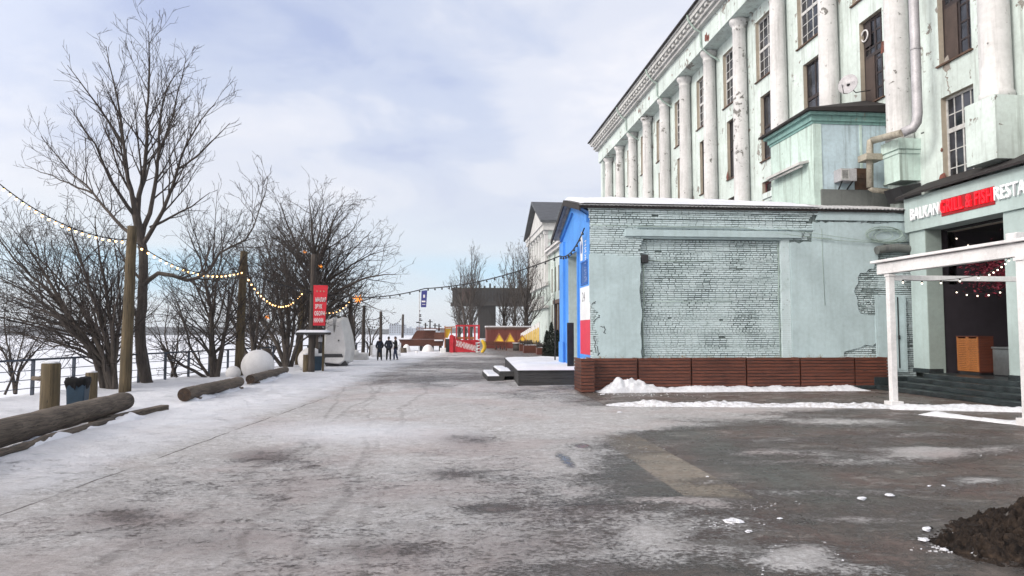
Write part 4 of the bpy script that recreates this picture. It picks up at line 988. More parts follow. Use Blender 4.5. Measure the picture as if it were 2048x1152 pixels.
def string_light(label, nodes, n, m, cable_r=.014, r=.045, bulbs=True, group='festoon light strings', sagpts=None):
    """nodes: list of (Vector start, Vector end, sag)"""
    t = thing('string_lights', label, 'string lights', nodes[0][0], 0, group); O = nodes[0][0]; b = MB(); P = []
    for p, q, s in nodes:
        k = 16
        for i in range(k+1):
            u = i/k; w_ = p.lerp(q, u)-O; w_.z -= s*4*u*(1-u); P.append(w_)
    b.tube(P, cable_r, 5); b.build('cable', M['cable'], t)
    if bulbs:
        d = [0]
        for i in range(1, len(P)): d.append(d[-1]+(P[i]-P[i-1]).length)
        pts = []
        for k in range(n):
            s = d[-1]*(k+.5)/n; i = max(j for j in range(len(d)) if d[j] <= s); i = min(i, len(P)-2); u = (s-d[i])/max(1e-6, d[i+1]-d[i]); pts.append(P[i].lerp(P[i+1], u))
        bulbs_on(t, pts, m, r)
    return t
def pergola():
    t = thing('pergola', 'white painted metal pergola frame on square posts in front of the restaurant entrance', 'pergola', (12, 16.5, 0)); inv = Vector((12, 16.5, 0)); made = []
    p1 = G(1788, 814); p2 = Vector((12.5, 14.55, 0)); H = 3.58
    b = MB(); b.box(p1.x-.08, p1.x+.08, p1.y-.08, p1.y+.08, 0, H); made.append(b.build('post', M['white_paint'], None, .008))
    b = MB(); b.box(p2.x-.12, p2.x+.12, p2.y-.12, p2.y+.12, 0, H+.1); made.append(b.build('post', M['white_paint'], None, .008))
    b = MB(); a = Vector((p1.x, p1.y+.45, H+.17)); c = Vector((p2.x, p2.y, H+.22)); d = (c-a).normalized(); e = c+d*3.5
    b.bar(a, e, .20, .30); made.append(b.build('main_beam', M['white_paint'], None, .015))
    b = MB(); u = Vector((-.05, 0, .2)); b.bar(a-d*.12+u, e+u, .32, .07); made.append(b.build('gutter', M['white_paint'], None, .01))
    b = MB(); b.bar((p1.x+.08, p1.y, H-.10), (PX-.02, p1.y+.15, H-.10), .10, .14); made.append(b.build('cross_beam', M['white_paint'], None, .008))
    b = MB(); q = c-d*.25; q = Vector((q.x-.02, q.y, q.z+.33)); b.bar(q, q+Vector((3.2, .25, .02)), .2, .14); b.tube([q+Vector((-.03, 0, .05)), q+Vector((-.03, 0, -.10)), q+Vector((.1, 0, -.13))], .12, 10)
    made.append(b.build('awning_cassette', M['white_paint'], None, .01))
    b = MB(); b.box(p2.x-.15, p2.x+.15, p2.y-.15, p2.y+.15, H-.02, H+.05); made.append(b.build('post_cap', M['white_paint'])); b = MB(); b.box(p1.x-.1, p1.x+.1, p1.y-.1, p1.y+.1, H-.06, H-.001); made.append(b.build('post_cap', M['white_paint']))
    for pp, w2 in ((p1, .17), (p2, .2)): b = MB(); b.box(pp.x-w2, pp.x+w2, pp.y-w2, pp.y+w2, .0, .16); made.append(b.build('base_plate', M['white_paint'], None, .004))
    for o in made: o.parent = t; o.location = o.location-inv
    s = Vector((p1.x+.1, p1.y, H-.12))
    string_light('cool white bulbs strung under the pergola cross beam', [(s, Vector((14.6, 18.3, H+.02)), .12), (Vector((14.6, 18.3, H+.02)), Vector((16.9, 20.2, H+.7)), .05)], 11, M['bulbcool'], .008, .024)
    string_light('bulbs hanging in a row inside the dark doorway, in front of the crimson tree', [(Vector((17.8, 24.0, 3.55)), Vector((17.9, 20.7, 3.75)), .35)], 7, M['bulbcool'], .006, .026)
    string_light('bulbs climbing up the dark opening under the fascia', [(Vector((17.8, 23.9, 5.55)), Vector((17.9, 23.0, 5.0)), .1), (Vector((17.9, 23.0, 5.0)), Vector((18.0, 21.0, 5.5)), .5)], 6, M['bulbcool'], .006, .024)
pergola()

# ------------------------------------------------------------ slatted planters along the wall
def planters():
    segs = [(5.02, atY(1276, 740, 24.62).x), (atY(1276, 740, 24.62).x, atY(1383, 740, 24.62).x), (atY(1383, 740, 24.62).x, atY(1493, 740, 24.62).x), (atY(1493, 740, 24.62).x, atY(1601, 740, 24.62).x), (atY(1601, 740, 24.62).x, atY(1710, 740, 24.62).x), (atY(1710, 740, 24.62).x, 15.75)]
    labs = ['leftmost long slatted brown planter, behind the highest heap of snow', 'slatted brown planter second from the left end along the grey-green wall', 'slatted brown planter in the middle of the wall under the brick panel',
            'slatted brown planter under the right edge of the brick panel', 'long slatted brown planter left of the short one by the steps', 'short slatted brown planter at the foot of the entrance steps']
    def one(x0, x1, y0, y1, H, lab):
        t = thing('planter', lab, 'planter', ((x0+x1)/2, (y0+y1)/2, 0), 0, 'slatted brown planters along the wall'); w_ = (x1-x0)/2-.025; d = (y1-y0)/2
        b = MB(); n = int(H/.105)
        for k in range(n):
            z = .02+k*H/n; h = H/n-.024
            b.box(-w_, w_, -d, -d+.022, z, z+h)
            if k % 1 == 0: b.box(-w_, -w_+.022, -d+.023, d, z, z+h, 1); b.box(w_-.022, w_, -d+.023, d, z, z+h, 1)
        b.build('slats', [M['slat'], M['slatY']], t)
        b = MB(); b.box(-w_+.03, w_-.03, -d+.03, d-.02, .01, H-.10); b.box(-w_+.024, -w_+.08, -d+.024, -d+.05, 0, H-.01); b.box(w_-.08, w_-.024, -d+.024, -d+.05, 0, H-.01); b.build('liner', M['blackmetal'], t)
        b = MB(); rs = random.Random(int(x0*10)); 
        N, Q = max(6, int((x1-x0)*9)), 6; vs = []
        for i in range(N+1):
            for j in range(Q+1): vs.append((-w_+.03+(2*w_-.06)*i/N, -d+.03+(2*d-.06)*j/Q, H-.06+rs.uniform(-.02, .05)))
        b.add(vs, [(i*(Q+1)+j, (i+1)*(Q+1)+j, (i+1)*(Q+1)+j+1, i*(Q+1)+j+1) for i in range(N) for j in range(Q)], 0, True); b.build('snowy_soil', M['snowdirty'], t)
        b = MB()
        for k in range(int((x1-x0)*5)):
            c = Vector((rs.uniform(-w_+.1, w_-.1), rs.uniform(-d+.1, d-.1), H-.05))
            for q in range(rs.randint(4, 12) if rs.random() < .3 else 2):
                v = Vector((rs.gauss(0, .05), rs.gauss(0, .05), rs.uniform(.05, .16))); b.tube([c, c+v*.6, c+v+Vector((rs.gauss(0, .03), 0, -.01))], .003, 3)
        b.build('dry_stalks', M['straw'], t)
    for (a, c), lab in zip(segs, labs): one(a, c, 24.62, 25.22, 1.12, lab)
    one(4.49, 4.99, 23.9, 25.2, 1.14, 'square end planter of brown slats standing forward at the building corner')
M['straw'] = plain('dry_straw', (.30, .21, .11), .9, .3)
planters()

# ------------------------------------------------------------ terrace deck beside the blue wall
def deck():
    t = thing('terrace_deck', 'low black timber terrace deck covered in snow beside the blue wall', 'deck', (3, 30, 0)); inv = Vector((3, 30, 0)); made = []
    def side(b, p, q):
        p, q = Vector(p), Vector(q); d = (q-p).normalized(); n = Vector((d.y, -d.x, 0))
        for k in range(4): a = p+Vector((0, 0, .09+k*.135)); c = q+Vector((0, 0, .09+k*.135)); b.bar(a, c, .03, .125)
    b = MB(); A, B_, C_ = (2.72, 26.75, 0), (4.5, 26.75, 0), (3.32, 40, 0)
    side(b, A, (5.0, 26.75, 0)); side(b, A, C_); b.add([(2.74, 26.78, .0), (9, 26.78, 0), (9, 40, 0), (3.34, 40, 0), (2.74, 26.78, .56), (9, 26.78, .56), (9, 40, .56), (3.34, 40, .56)], [(4, 5, 6, 7), (0, 1, 5, 4), (3, 0, 4, 7)])
    made.append(b.build('deck_frame', M['deck']))
    b = MB(); b.add([(2.66, 26.69, .565), (9, 26.69, .565), (9, 40.05, .565), (3.26, 40.05, .565), (2.66, 26.69, .60), (9, 26.69, .60), (9, 40.05, .60), (3.26, 40.05, .60)], [(0, 1, 2, 3), (4, 5, 6, 7), (0, 1, 5, 4), (1, 2, 6, 5), (2, 3, 7, 6), (3, 0, 4, 7)]); made.append(b.build('deck_boards', M['deck']))
    for k, (xa, xb, z) in enumerate(((1.75, 2.25, .2), (2.25, 2.76, .40))):
        b = MB(); b.box(xa+.0, xb+.2, 29.9, 34, z-.2, z); made.append(b.build('step', M['deck']))
    for o in made: o.parent = t; o.location = o.location-inv
    def snowslab(name, lab, quad, z, h, seed):
        b = MB(); nx, ny = 40, 60; vs = []
        for i in range(nx+1):
            for j in range(ny+1):
                u, v = i/nx, j/ny; p = Vector(quad[0]).lerp(Vector(quad[1]), u).lerp(Vector(quad[3]).lerp(Vector(quad[2]), u), v)
                ed = min(1, 12*u+.05, 20*v+.05, 12*(1-u)+.05, 20*(1-v)+.05); n = float(fbm(p.x*1.3+seed, p.y*1.3, 4)); vs.append((p.x, p.y, z+.004+h*(.35+1.1*n)*ed))
        b.add(vs, [(i*(ny+1)+j, (i+1)*(ny+1)+j, (i+1)*(ny+1)+j+1, i*(ny+1)+j+1) for i in range(nx) for j in range(ny)], 0, True)
        tag(b.build(name, M['snow'], fix=False), lab, 'snow', kind='stuff')
    snowslab('deck_snow', 'smooth white snow covering the black terrace deck', [(2.68, 26.72), (8.9, 26.72), (8.9, 40), (3.3, 40)], .60, .10, 3)
    snowslab('step_snow', 'snow on the lower deck step', [(1.77, 29.95), (2.25, 29.95), (2.25, 33.9), (1.77, 33.9)], .2, .07, 5)
    snowslab('step_snow', 'snow on the upper deck step', [(2.26, 29.95), (2.72, 29.95), (2.72, 33.9), (2.26, 33.9)], .4, .07, 6)
    p = G(1110, 724, .6); b = MB(); b.tube([(0, 0, 0), (.02, 0, 1.9), (-.03, 0, 3.0)], .035, 7); b.tube([(0, 0, 0), (0, 0, .03)], .16, 12); o = b.build('slim_post', M['blackmetal']); o.location = (p.x, p.y, .62)
    tag(o, 'thin dark upright post standing on the snowy deck', 'post')
deck()
# ------------------------------------------------------------ promenade furniture on the river side
def log_obj(label, p, q, r, sup=(), ry=1.0):
    p, q = Vector(p), Vector(q); t = thing('log_bench', label, 'log', p, 0, 'weathered logs lying along the promenade'); d = q-p; n = 28; b = MB(); rs = random.Random(int(p.y*7)); P = []; R = []
    for i in range(n+1):
        u = i/n; P.append(Vector((rs.uniform(-.008, .008), 0, rs.uniform(-.008, .008)+r))+d*u); R.append(r*(1.02-.10*u)*(1+rs.uniform(-.012, .012))*(.93 if i in (0, n) else 1))
    b.tube(P, R, 22, caps=False); b.build('log_body', M['log'], t)
    b = MB(); 
    for k, (c, s) in enumerate(((P[0], -1), (P[-1], 1))):
        b = MB(); dn = d.normalized()*s; x = dn.cross(Vector((0, 0, 1))).normalized(); y = x.cross(dn); rr = (R[0] if k == 0 else R[-1])*.995; vs = [c+dn*.004+x*rr*cos(2*pi*j/22)+y*rr*sin(2*pi*j/22) for j in range(22)]
        b.add(vs, [tuple(range(22))])
        for g in range(3): a = rs.uniform(0, 6.3); b.bar(c+dn*.006, c+dn*.006+x*rr*.8*cos(a)+y*rr*.8*sin(a), .008, .006, 1)
        b.build('end_grain', [M['logend'], M['blackmetal']], t)
    for u in sup:
        b = MB(); c = d*u; b.obox((c.x, c.y, -.02), (r*1.25, 0, 0), (0, .16, 0), (0, 0, r*.42)); b.build('cradle', M['log'], t, .02)
    return t
ZL = .14
log_obj('thickest nearest log lying at the left edge of the photograph', (-6.9, 9.2, ZL), (-7.45, 17.9, ZL+.02), .235, (.1, .84))
log_obj('middle log with dark cut end facing the camera in the snow', (-7.05, 20.6, ZL-.02), (-6.95, 25.6, ZL), .19, (.12, .9))
log_obj('farthest short log with dark hollow end before the big white ball', (-7.02, 27.2, ZL), (-7.2, 34.0, ZL), .165, (.08, .8))
b = MB(); P = [(-6.62-.018*k+random.uniform(-.02, .02), 8.6+k*.36, .15+random.uniform(-.012, .015)) for k in range(22)]; b.tube(P, [.075+random.uniform(-.012, .012) for _ in P], 8)
tag(b.build('branch', M['log']), 'thin dark round timber lying in the snow beside the nearest log', 'branch')
b = MB(); b.bar((-7.3, 16.0, .12), (-6.85, 18.7, .16), .22, .13); tag(b.build('timber_offcut', M['log'], None, .02), 'flat timber offcut in the snow under the far end of the nearest log', 'timber')
def round_post(label, c, h, r, m=None, group='short round log posts beside the bins', side=None):
    t = thing('log_post', label, 'post', c, 0, group); b = MB(); b.lathe([(r*1.03, -.1), (r, .1), (r*.98, h-.02), (r*.94, h)], (0, 0, 0), 20); b.build('post_body', m or M['post'], t)
    b = MB(); b.lathe([(r*.9, h+.001), (r*.85, h+.03), (r*.3, h+.05)], (0, 0, 0), 16); b.build('snow_cap', M['snowdirty'], t)
    if side: b = MB(); b.tube([(0, 0, h*.72), (side, .05, h*.74)], .05, 8); b.build('peg', M['log'], t)
    return t
def bin_obj(label, c, w_, h, bag=True):
    t = thing('litter_bin', label, 'litter bin', c, radians(8), 'blue plastic litter bins'); b = MB(); a, q = w_*.42, w_*.5
    vs = [(-a,-a,0),(a,-a,0),(a,a,0),(-a,a,0),(-q,-q,h),(q,-q,h),(q,q,h),(-q,q,h)]; b.add(vs, [(0,3,2,1),(0,1,5,4),(1,2,6,5),(2,3,7,6),(3,0,4,7),(4,5,6,7)])
    b.build('bin_body', M['binblue'], t, .03)
    if bag:
        b = MB(); n = 40; rs = random.Random(3); vs = []
        for z, k in ((h-.14, 1.04), (h-.03, 1.16), (h+.05, 1.10), (h+.07, .9), (h+.02, .6), (h-.05, .2)):
            for j in range(n):
                an = 2*pi*j/n; m_ = max(abs(cos(an)), abs(sin(an))); rr = q*k/m_**.8*(1+rs.uniform(-.05, .05)); vs.append((rr*cos(an), rr*sin(an), z+rs.uniform(-.03, .02)+(.0 if z > h-.1 else rs.uniform(-.07, .05))))
        b.add(vs, [(i*n+j, i*n+(j+1) % n, (i+1)*n+(j+1) % n, (i+1)*n+j) for i in range(5) for j in range(n)], 0, True); b.build('bin_bag', M['black'], t)
round_post('tall thick greenish log post left of the bin with the black bag', G(98, 842), 1.30, .20, side=-.42)
bin_obj('blue bin with a black bag over its rim, between two log posts on the left', G(139, 836)+Vector((0, .35, 0)), .42, .86)
round_post('shorter log post right of the bin with the black bag', G(181, 818), .95, .15)
round_post('log post under the snowy canopy, left of the farther blue bin', G(612, 747), .92, .155)
bin_obj('farther blue bin without a bag under the snowy canopy', G(634, 744), .50, .80, False)
# canopy on the banner pole
def pole(label, base, top, r, m=None, extras=None):
    base, top = Vector(base), Vector(top); t = thing('light_pole', label, 'pole', base, 0, 'wooden poles carrying the light strings'); d = top-base; b = MB(); rs = random.Random(int(abs(base.x)*100))
    n = 12; P = [Vector((0, 0, -.1))+d*(i/n)+Vector((rs.uniform(-.01, .01), rs.uniform(-.01, .01), 0)) for i in range(n+1)]
    b.tube(P, [r*(1.06-.24*i/n) for i in range(n+1)], 14); b.build('pole_shaft', m or M['post'], t)
    if extras: extras(t, d)
    return t
POLES = {}
def mkpole(key, label, pb, pt, r, m=None, extras=None):
    base = G(*pb); top = atY(pt[0], pt[1], base.y); POLES[key] = (base, top); return pole(label, base, top, r, m, extras)
mkpole(1, 'nearest wooden light pole, leaning slightly, right of the blue bin', (249, 792), (265, 446), .175)
mkpole(2, 'second wooden light pole behind the big white ball', (477, 757), (488, 498), .19)
mkpole(3, 'wooden light pole left of the red banner', (596, 734), (606, 573), .19)
mkpole(4, 'dark pole just right of the faceted white sculpture', (699, 726), (701, 593), .16, M['bark'])
mkpole(5, 'thin dark pole between the sculpture and the standing people', (726, 721), (728, 608), .13, M['bark'])
mkpole(6, 'dark pole directly behind the standing people', (761, 716), (762, 620), .13, M['bark'])
mkpole(7, 'dark pole with a round lamp right of the standing people', (804, 703), (806, 627), .14, M['bark'])
def banner_extras(t, d):
    H = 0
    # red banner on brackets
    base = G(622, 747); a = atY(629, 571, base.y)-base; c = atY(657, 571, base.y)-base; e = atY(629, 651, base.y)-base
    x0, x1, z1, z0 = a.x, c.x, a.z, e.z
    b = MB(); nx, nz = 8, 24; vs = []
    for i in range(nx+1):
        for j in range(nz+1): u, v = i/nx, j/nz; vs.append((x0+(x1-x0)*u-.10*(1-v)*u, -.22+.04*sin(u*3+v*5), z0+(z1-z0)*v))
    k = len(vs); vs += [(p[0], p[1]+.01, p[2]) for p in vs]
    fs = [(i*(nz+1)+j, (i+1)*(nz+1)+j, (i+1)*(nz+1)+j+1, i*(nz+1)+j+1) for i in range(nx) for j in range(nz)]
    b.add(vs, fs+[tuple(k+q for q in f[::-1]) for f in fs], 0, True); bn = b.build('banner', M['bannerred'], t, fix=False)
    for q, (s, wd) in enumerate((('МЫЛАЯ', .50), ('ЗВУК', .34), ('ОБОРЫ', .50), ('НИЖНИ', .44))):
        text_obj('banner_lettering', s, .27, .006, M['foam'], bn, ((x0+x1)/2+.02+(wd-.5)/2-.02*q, -.275, z1-.72-q*.335), (1, 0, 0), (0, 0, 1), .01, width=wd)
    b = MB()
    for q in range(3): b.ball(((x0+x1)/2-.16+.16*q, -.262, z1-.30), .04, 8, 5, sq=(1, .2, 1))
    b.build('banner_lettering', M['skin'], bn)
    b = MB(); b.bar((0, -.1, z1+.02), (x1+.03, -.22, z1+.02), .03); b.bar((0, -.1, z0-.02), (x1-.05, -.22, z0-.02), .03)
    b.build('bracket', M['blackmetal'], t)
mkpole(8, 'stout wooden pole carrying the red banner with white lettering', (622, 747), (628, 505), .16, M['bark'], banner_extras)
def canopy():
    base = G(622, 747); y = base.y; a = atY(595, 664, y); c = atY(656, 664, y)
    t = thing('snowy_canopy', 'flat square canopy with snow on top around the banner pole', 'canopy', (base.x, base.y, 0)); zz = a.z; w0, w1 = a.x-base.x, c.x-base.x
    b = MB(); b.box(w0, w1, -.35, .95, zz-.13, zz-.02); b.build('roof_board', M['deck'], t)
    b = MB(); n = 16; vs = []
    for i in range(n+1):
        for j in range(n+1): u, v = i/n, j/n; ed = min(1, 8*u, 8*(1-u), 8*v, 8*(1-v)); vs.append((w0-.03+(w1-w0+.06)*u, -.38+1.36*v, zz-.02+.12*ed**.5))
    b.add(vs, [(i*(n+1)+j, (i+1)*(n+1)+j, (i+1)*(n+1)+j+1, i*(n+1)+j+1) for i in range(n) for j in range(n)], 0, True); b.build('snow_layer', M['snow'], t)
    b = MB()
    for x in (w0+.5, w1-.35): b.bar((x, .8, 0), (x, .8, zz-.13), .10)
    b.build('post', M['post'], t)
    l = thing('hanging_lamp', 'small grey lamp hanging under the snowy canopy', 'lamp', (base.x+.42, base.y, zz-.14)); b = MB(); b.lathe([(.02, 0), (.02, -.08), (.10, -.12), (.10, -.34), (.02, -.36)], (0, 0, 0), 12); b.build('lamp_body', M['duct'], l)
    b = MB(); b.tube([(0, 0, -.36), (0, 0, -.9)], .09, 10); b.build('lamp_shade', M['blackmetal'], l)
canopy()
# railing
def railing():
    t = thing('railing', 'dark blue steel railing along the frozen river edge', 'railing', (-12, 23, 0)); O = Vector((-12, 23, 0))
    ys = [22.9+1.8*k for k in range(-6, 22)]; def_ = lambda y: Vector((float(edgeX(np.array(y)))+.32, y, .06))-O
    first = None
    for y in ys:
        if first is None:
            b = MB(); b.box(-.045, .045, -.03, .03, 0, 1.12); b.box(-.09, .09, -.09, .09, 0, .02); first = b.build('post', M['railing'], t); o = first
        else: o = first.copy(); COL.objects.link(o); o.parent = t
        o.location = def_(y)
    b = MB(); b.tube([def_(y)+Vector((0, 0, 1.13)) for y in ys], .035, 6); b.build('top_rail', M['railing'], t)
    b = MB()
    for z in (.3, .55, .82): b.tube([def_(y)+Vector((.05, 0, z)) for y in ys], .012, 5)
    b.build('lower_rail', M['railing'], t)
railing()
def white_fence():
    A, B_ = G(742, 716), G(800, 714); t = thing('picket_fence', 'short white picket fence behind the standing people', 'fence', A); d = B_-A; b = MB(); n = 22
    for k in range(n+1): p = d*(k/n); b.bar(p, p+Vector((0, 0, 1.0)), .06, .04)
    b.build('pickets', M['white_paint'], t); b = MB(); b.bar(Vector((0, .05, .95)), d+Vector((0, .05, .95)), .05); b.bar(Vector((0, .05, .2)), d+Vector((0, .05, .2)), .05); b.build('rails', M['white_paint'], t)
white_fence()
def ball(label, px, py, rp, sq=1.0, base=None):
    g = G(px, py+rp*.88); d = (g-Vector((0, 0, CH))).length; r = rp*d/F*1.0; b = MB(); b.ball((0, 0, 0), r, 40, 24, 0)
    o = b.build('white_ball', M['foam']); o.location = (g.x, g.y, r*.93); tag(o, label, 'ball', 'white balls standing in the snow')
ball('largest white ball, standing just behind the farthest log', 515, 735, 30)
ball('smallest white ball, half hidden by the second light pole', 466, 748, 13.5)
ball('white ball half hidden behind the snowy canopy post', 621, 722, 24)
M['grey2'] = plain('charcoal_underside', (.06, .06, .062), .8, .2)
def sculpture():
    # faceted head with two blunt ears on a cut-away base
    g = G(672, 735); k = g.y/F*1.03
    def P(px, py, dy): return Vector(((px-672)*k, dy, (735-py)*k))
    t = thing('faceted_sculpture', 'tall faceted white sculpture with two blunt ears and a sloping dark underside', 'sculpture', (g.x, g.y, .13))
    b = MB()
    prof = [(647, 733), (645, 700), (651, 672), (653, 650), (666, 645), (668, 668), (672, 668), (673, 647), (686, 643), (692, 662), (697, 680), (701, 705), (697, 729), (684, 736)]
    n = len(prof); fr = [P(x, y, 0) for x, y in prof]
    inn = [P(672+(x-672)*.70, 700+(y-700)*.86, -.55) for x, y in prof]; bk = [P(x, y, 1.6) for x, y in prof]
    vs = inn+fr+bk; fs = [tuple(range(n))]+[(i, (i+1) % n, n+(i+1) % n, n+i) for i in range(n)]+[(n+i, n+(i+1) % n, 2*n+(i+1) % n, 2*n+i) for i in range(n)]+[tuple(range(3*n-1, 2*n-1, -1))]
    b.add(vs, fs); b.build('head', M['sculpt'], t, .03)
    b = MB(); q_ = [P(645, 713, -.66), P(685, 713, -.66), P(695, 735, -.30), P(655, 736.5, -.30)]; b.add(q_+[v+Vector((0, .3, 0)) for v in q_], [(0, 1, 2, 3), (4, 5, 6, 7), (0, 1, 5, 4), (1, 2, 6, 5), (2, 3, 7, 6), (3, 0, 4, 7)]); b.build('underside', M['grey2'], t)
    b = MB(); b.ball(P(679, 688, -.60), .045, 10, 6); b.build('eye', M['blackmetal'], t); b = MB(); b.ball(P(688, 686, -.50), .045, 10, 6); b.build('eye', M['blackmetal'], t)
    s = thing('white_block_seat', 'low rounded white block seat right of the faceted sculpture', 'seat', G(712, 722)); k2 = G(712, 722).y/F
    b = MB(); b.box(-12*k2, 22*k2, -.3, .9, .0, 16*k2); b.box(-14*k2, 6*k2, -.6, -.2, 10*k2, 22*k2); b.build('seat_shell', M['sculpt'], s, .12)
    b = MB(); b.tube([(-6*k2, -.75, 0), (-6*k2, -.75, 11*k2)], .05, 6); b.build('short_leg', M['blackmetal'], s)
sculpture()
# ------------------------------------------------------------ light strings
T = {k: v[1] for k, v in POLES.items()}
hook1 = T[1]+Vector((0, 0, -.55))
string_light('warm lit bulbs sagging from the top left down to the nearest light pole', [(atY(-120, 255, 20.5), hook1, .75)], 30, M['bulb'], .016, .036)
hook2 = T[2]+Vector((0, 0, -.95))
string_light('warm lit bulbs between the nearest light pole and the second pole', [(hook1, hook2, .55)], 22, M['bulb'], .016, .038)
hook3 = T[3]+Vector((0, 0, -.3)); string_light('lit bulbs drooping lowest between the second pole and the pole by the red banner', [(hook2, hook3, 1.15)], 22, M['bulb'], .016, .042)
string_light('lit bulbs between the pole by the red banner and the sculpture', [(hook3, T[4]+Vector((0, 0, -.2)), 1.0)], 14, M['bulb'], .016, .04)
string_light('thin light string sagging towards the pole behind the people', [(T[4]+Vector((0, 0, -.2)), T[5]+Vector((0, 0, -.2)), .8), (T[5]+Vector((0, 0, -.2)), T[6]+Vector((0, 0, -.2)), 1.3)], 16, M['bulboff'], .012, .05)
string_light('farthest light string between the last two dark poles', [(T[6]+Vector((0, 0, -.2)), T[7]+Vector((0, 0, -.2)), .9)], 12, M['bulboff'], .012, .05)
C0 = Vector((WX0-.12, WBACK+.2, 5.7)); C0 = atX(1120, 512, WX0-.35)
mid = atY(850, 577, 36.0)
s_ = string_light('long black cable with small unlit bulbs crossing high over the promenade to the blue gable', [(hook2, T[8]+Vector((0, 0, -1.95)), .12), (T[8]+Vector((0, 0, -1.95)), mid, .35), (mid, C0, .28), (C0, Vector((WX0-.15, WY+.2, 5.75)), .35)], 46, M['bulboff'], .026, .045, group='festoon light strings')
def star(label, px, py, Y, r):
    p = atY(px, py, Y); t = thing('star_lantern', label, 'lantern', p, 0, 'glowing amber star lanterns'); b = MB(); rs = random.Random(int(px))
    for k in range(11):
        v = Vector((rs.gauss(0, 1), rs.gauss(0, 1), rs.gauss(0, 1))).normalized(); x = v.orthogonal().normalized()*r*.2; y = v.cross(x)
        b.add([x, y, -x, -y, v*r*1.2], [(0, 1, 4), (1, 2, 4), (2, 3, 4), (3, 0, 4), (0, 3, 2, 1)])
    b.build('star_points', M['star'], t); b = MB(); b.tube([(0, 0, 0), (0, 0, r*2.2)], .01, 4); b.build('wire', M['cable'], t)
star('brightest amber star lantern hanging right of the red banner', 716, 597, 45, .30)
star('amber star lantern low among the shrubs left of the red banner', 535, 634, 38, .15)
star('amber star lantern beside the trunk of the big tree', 640, 533, 42, .15)
star('amber star lantern left of the trunk in the big tree', 609, 505, 42, .13)
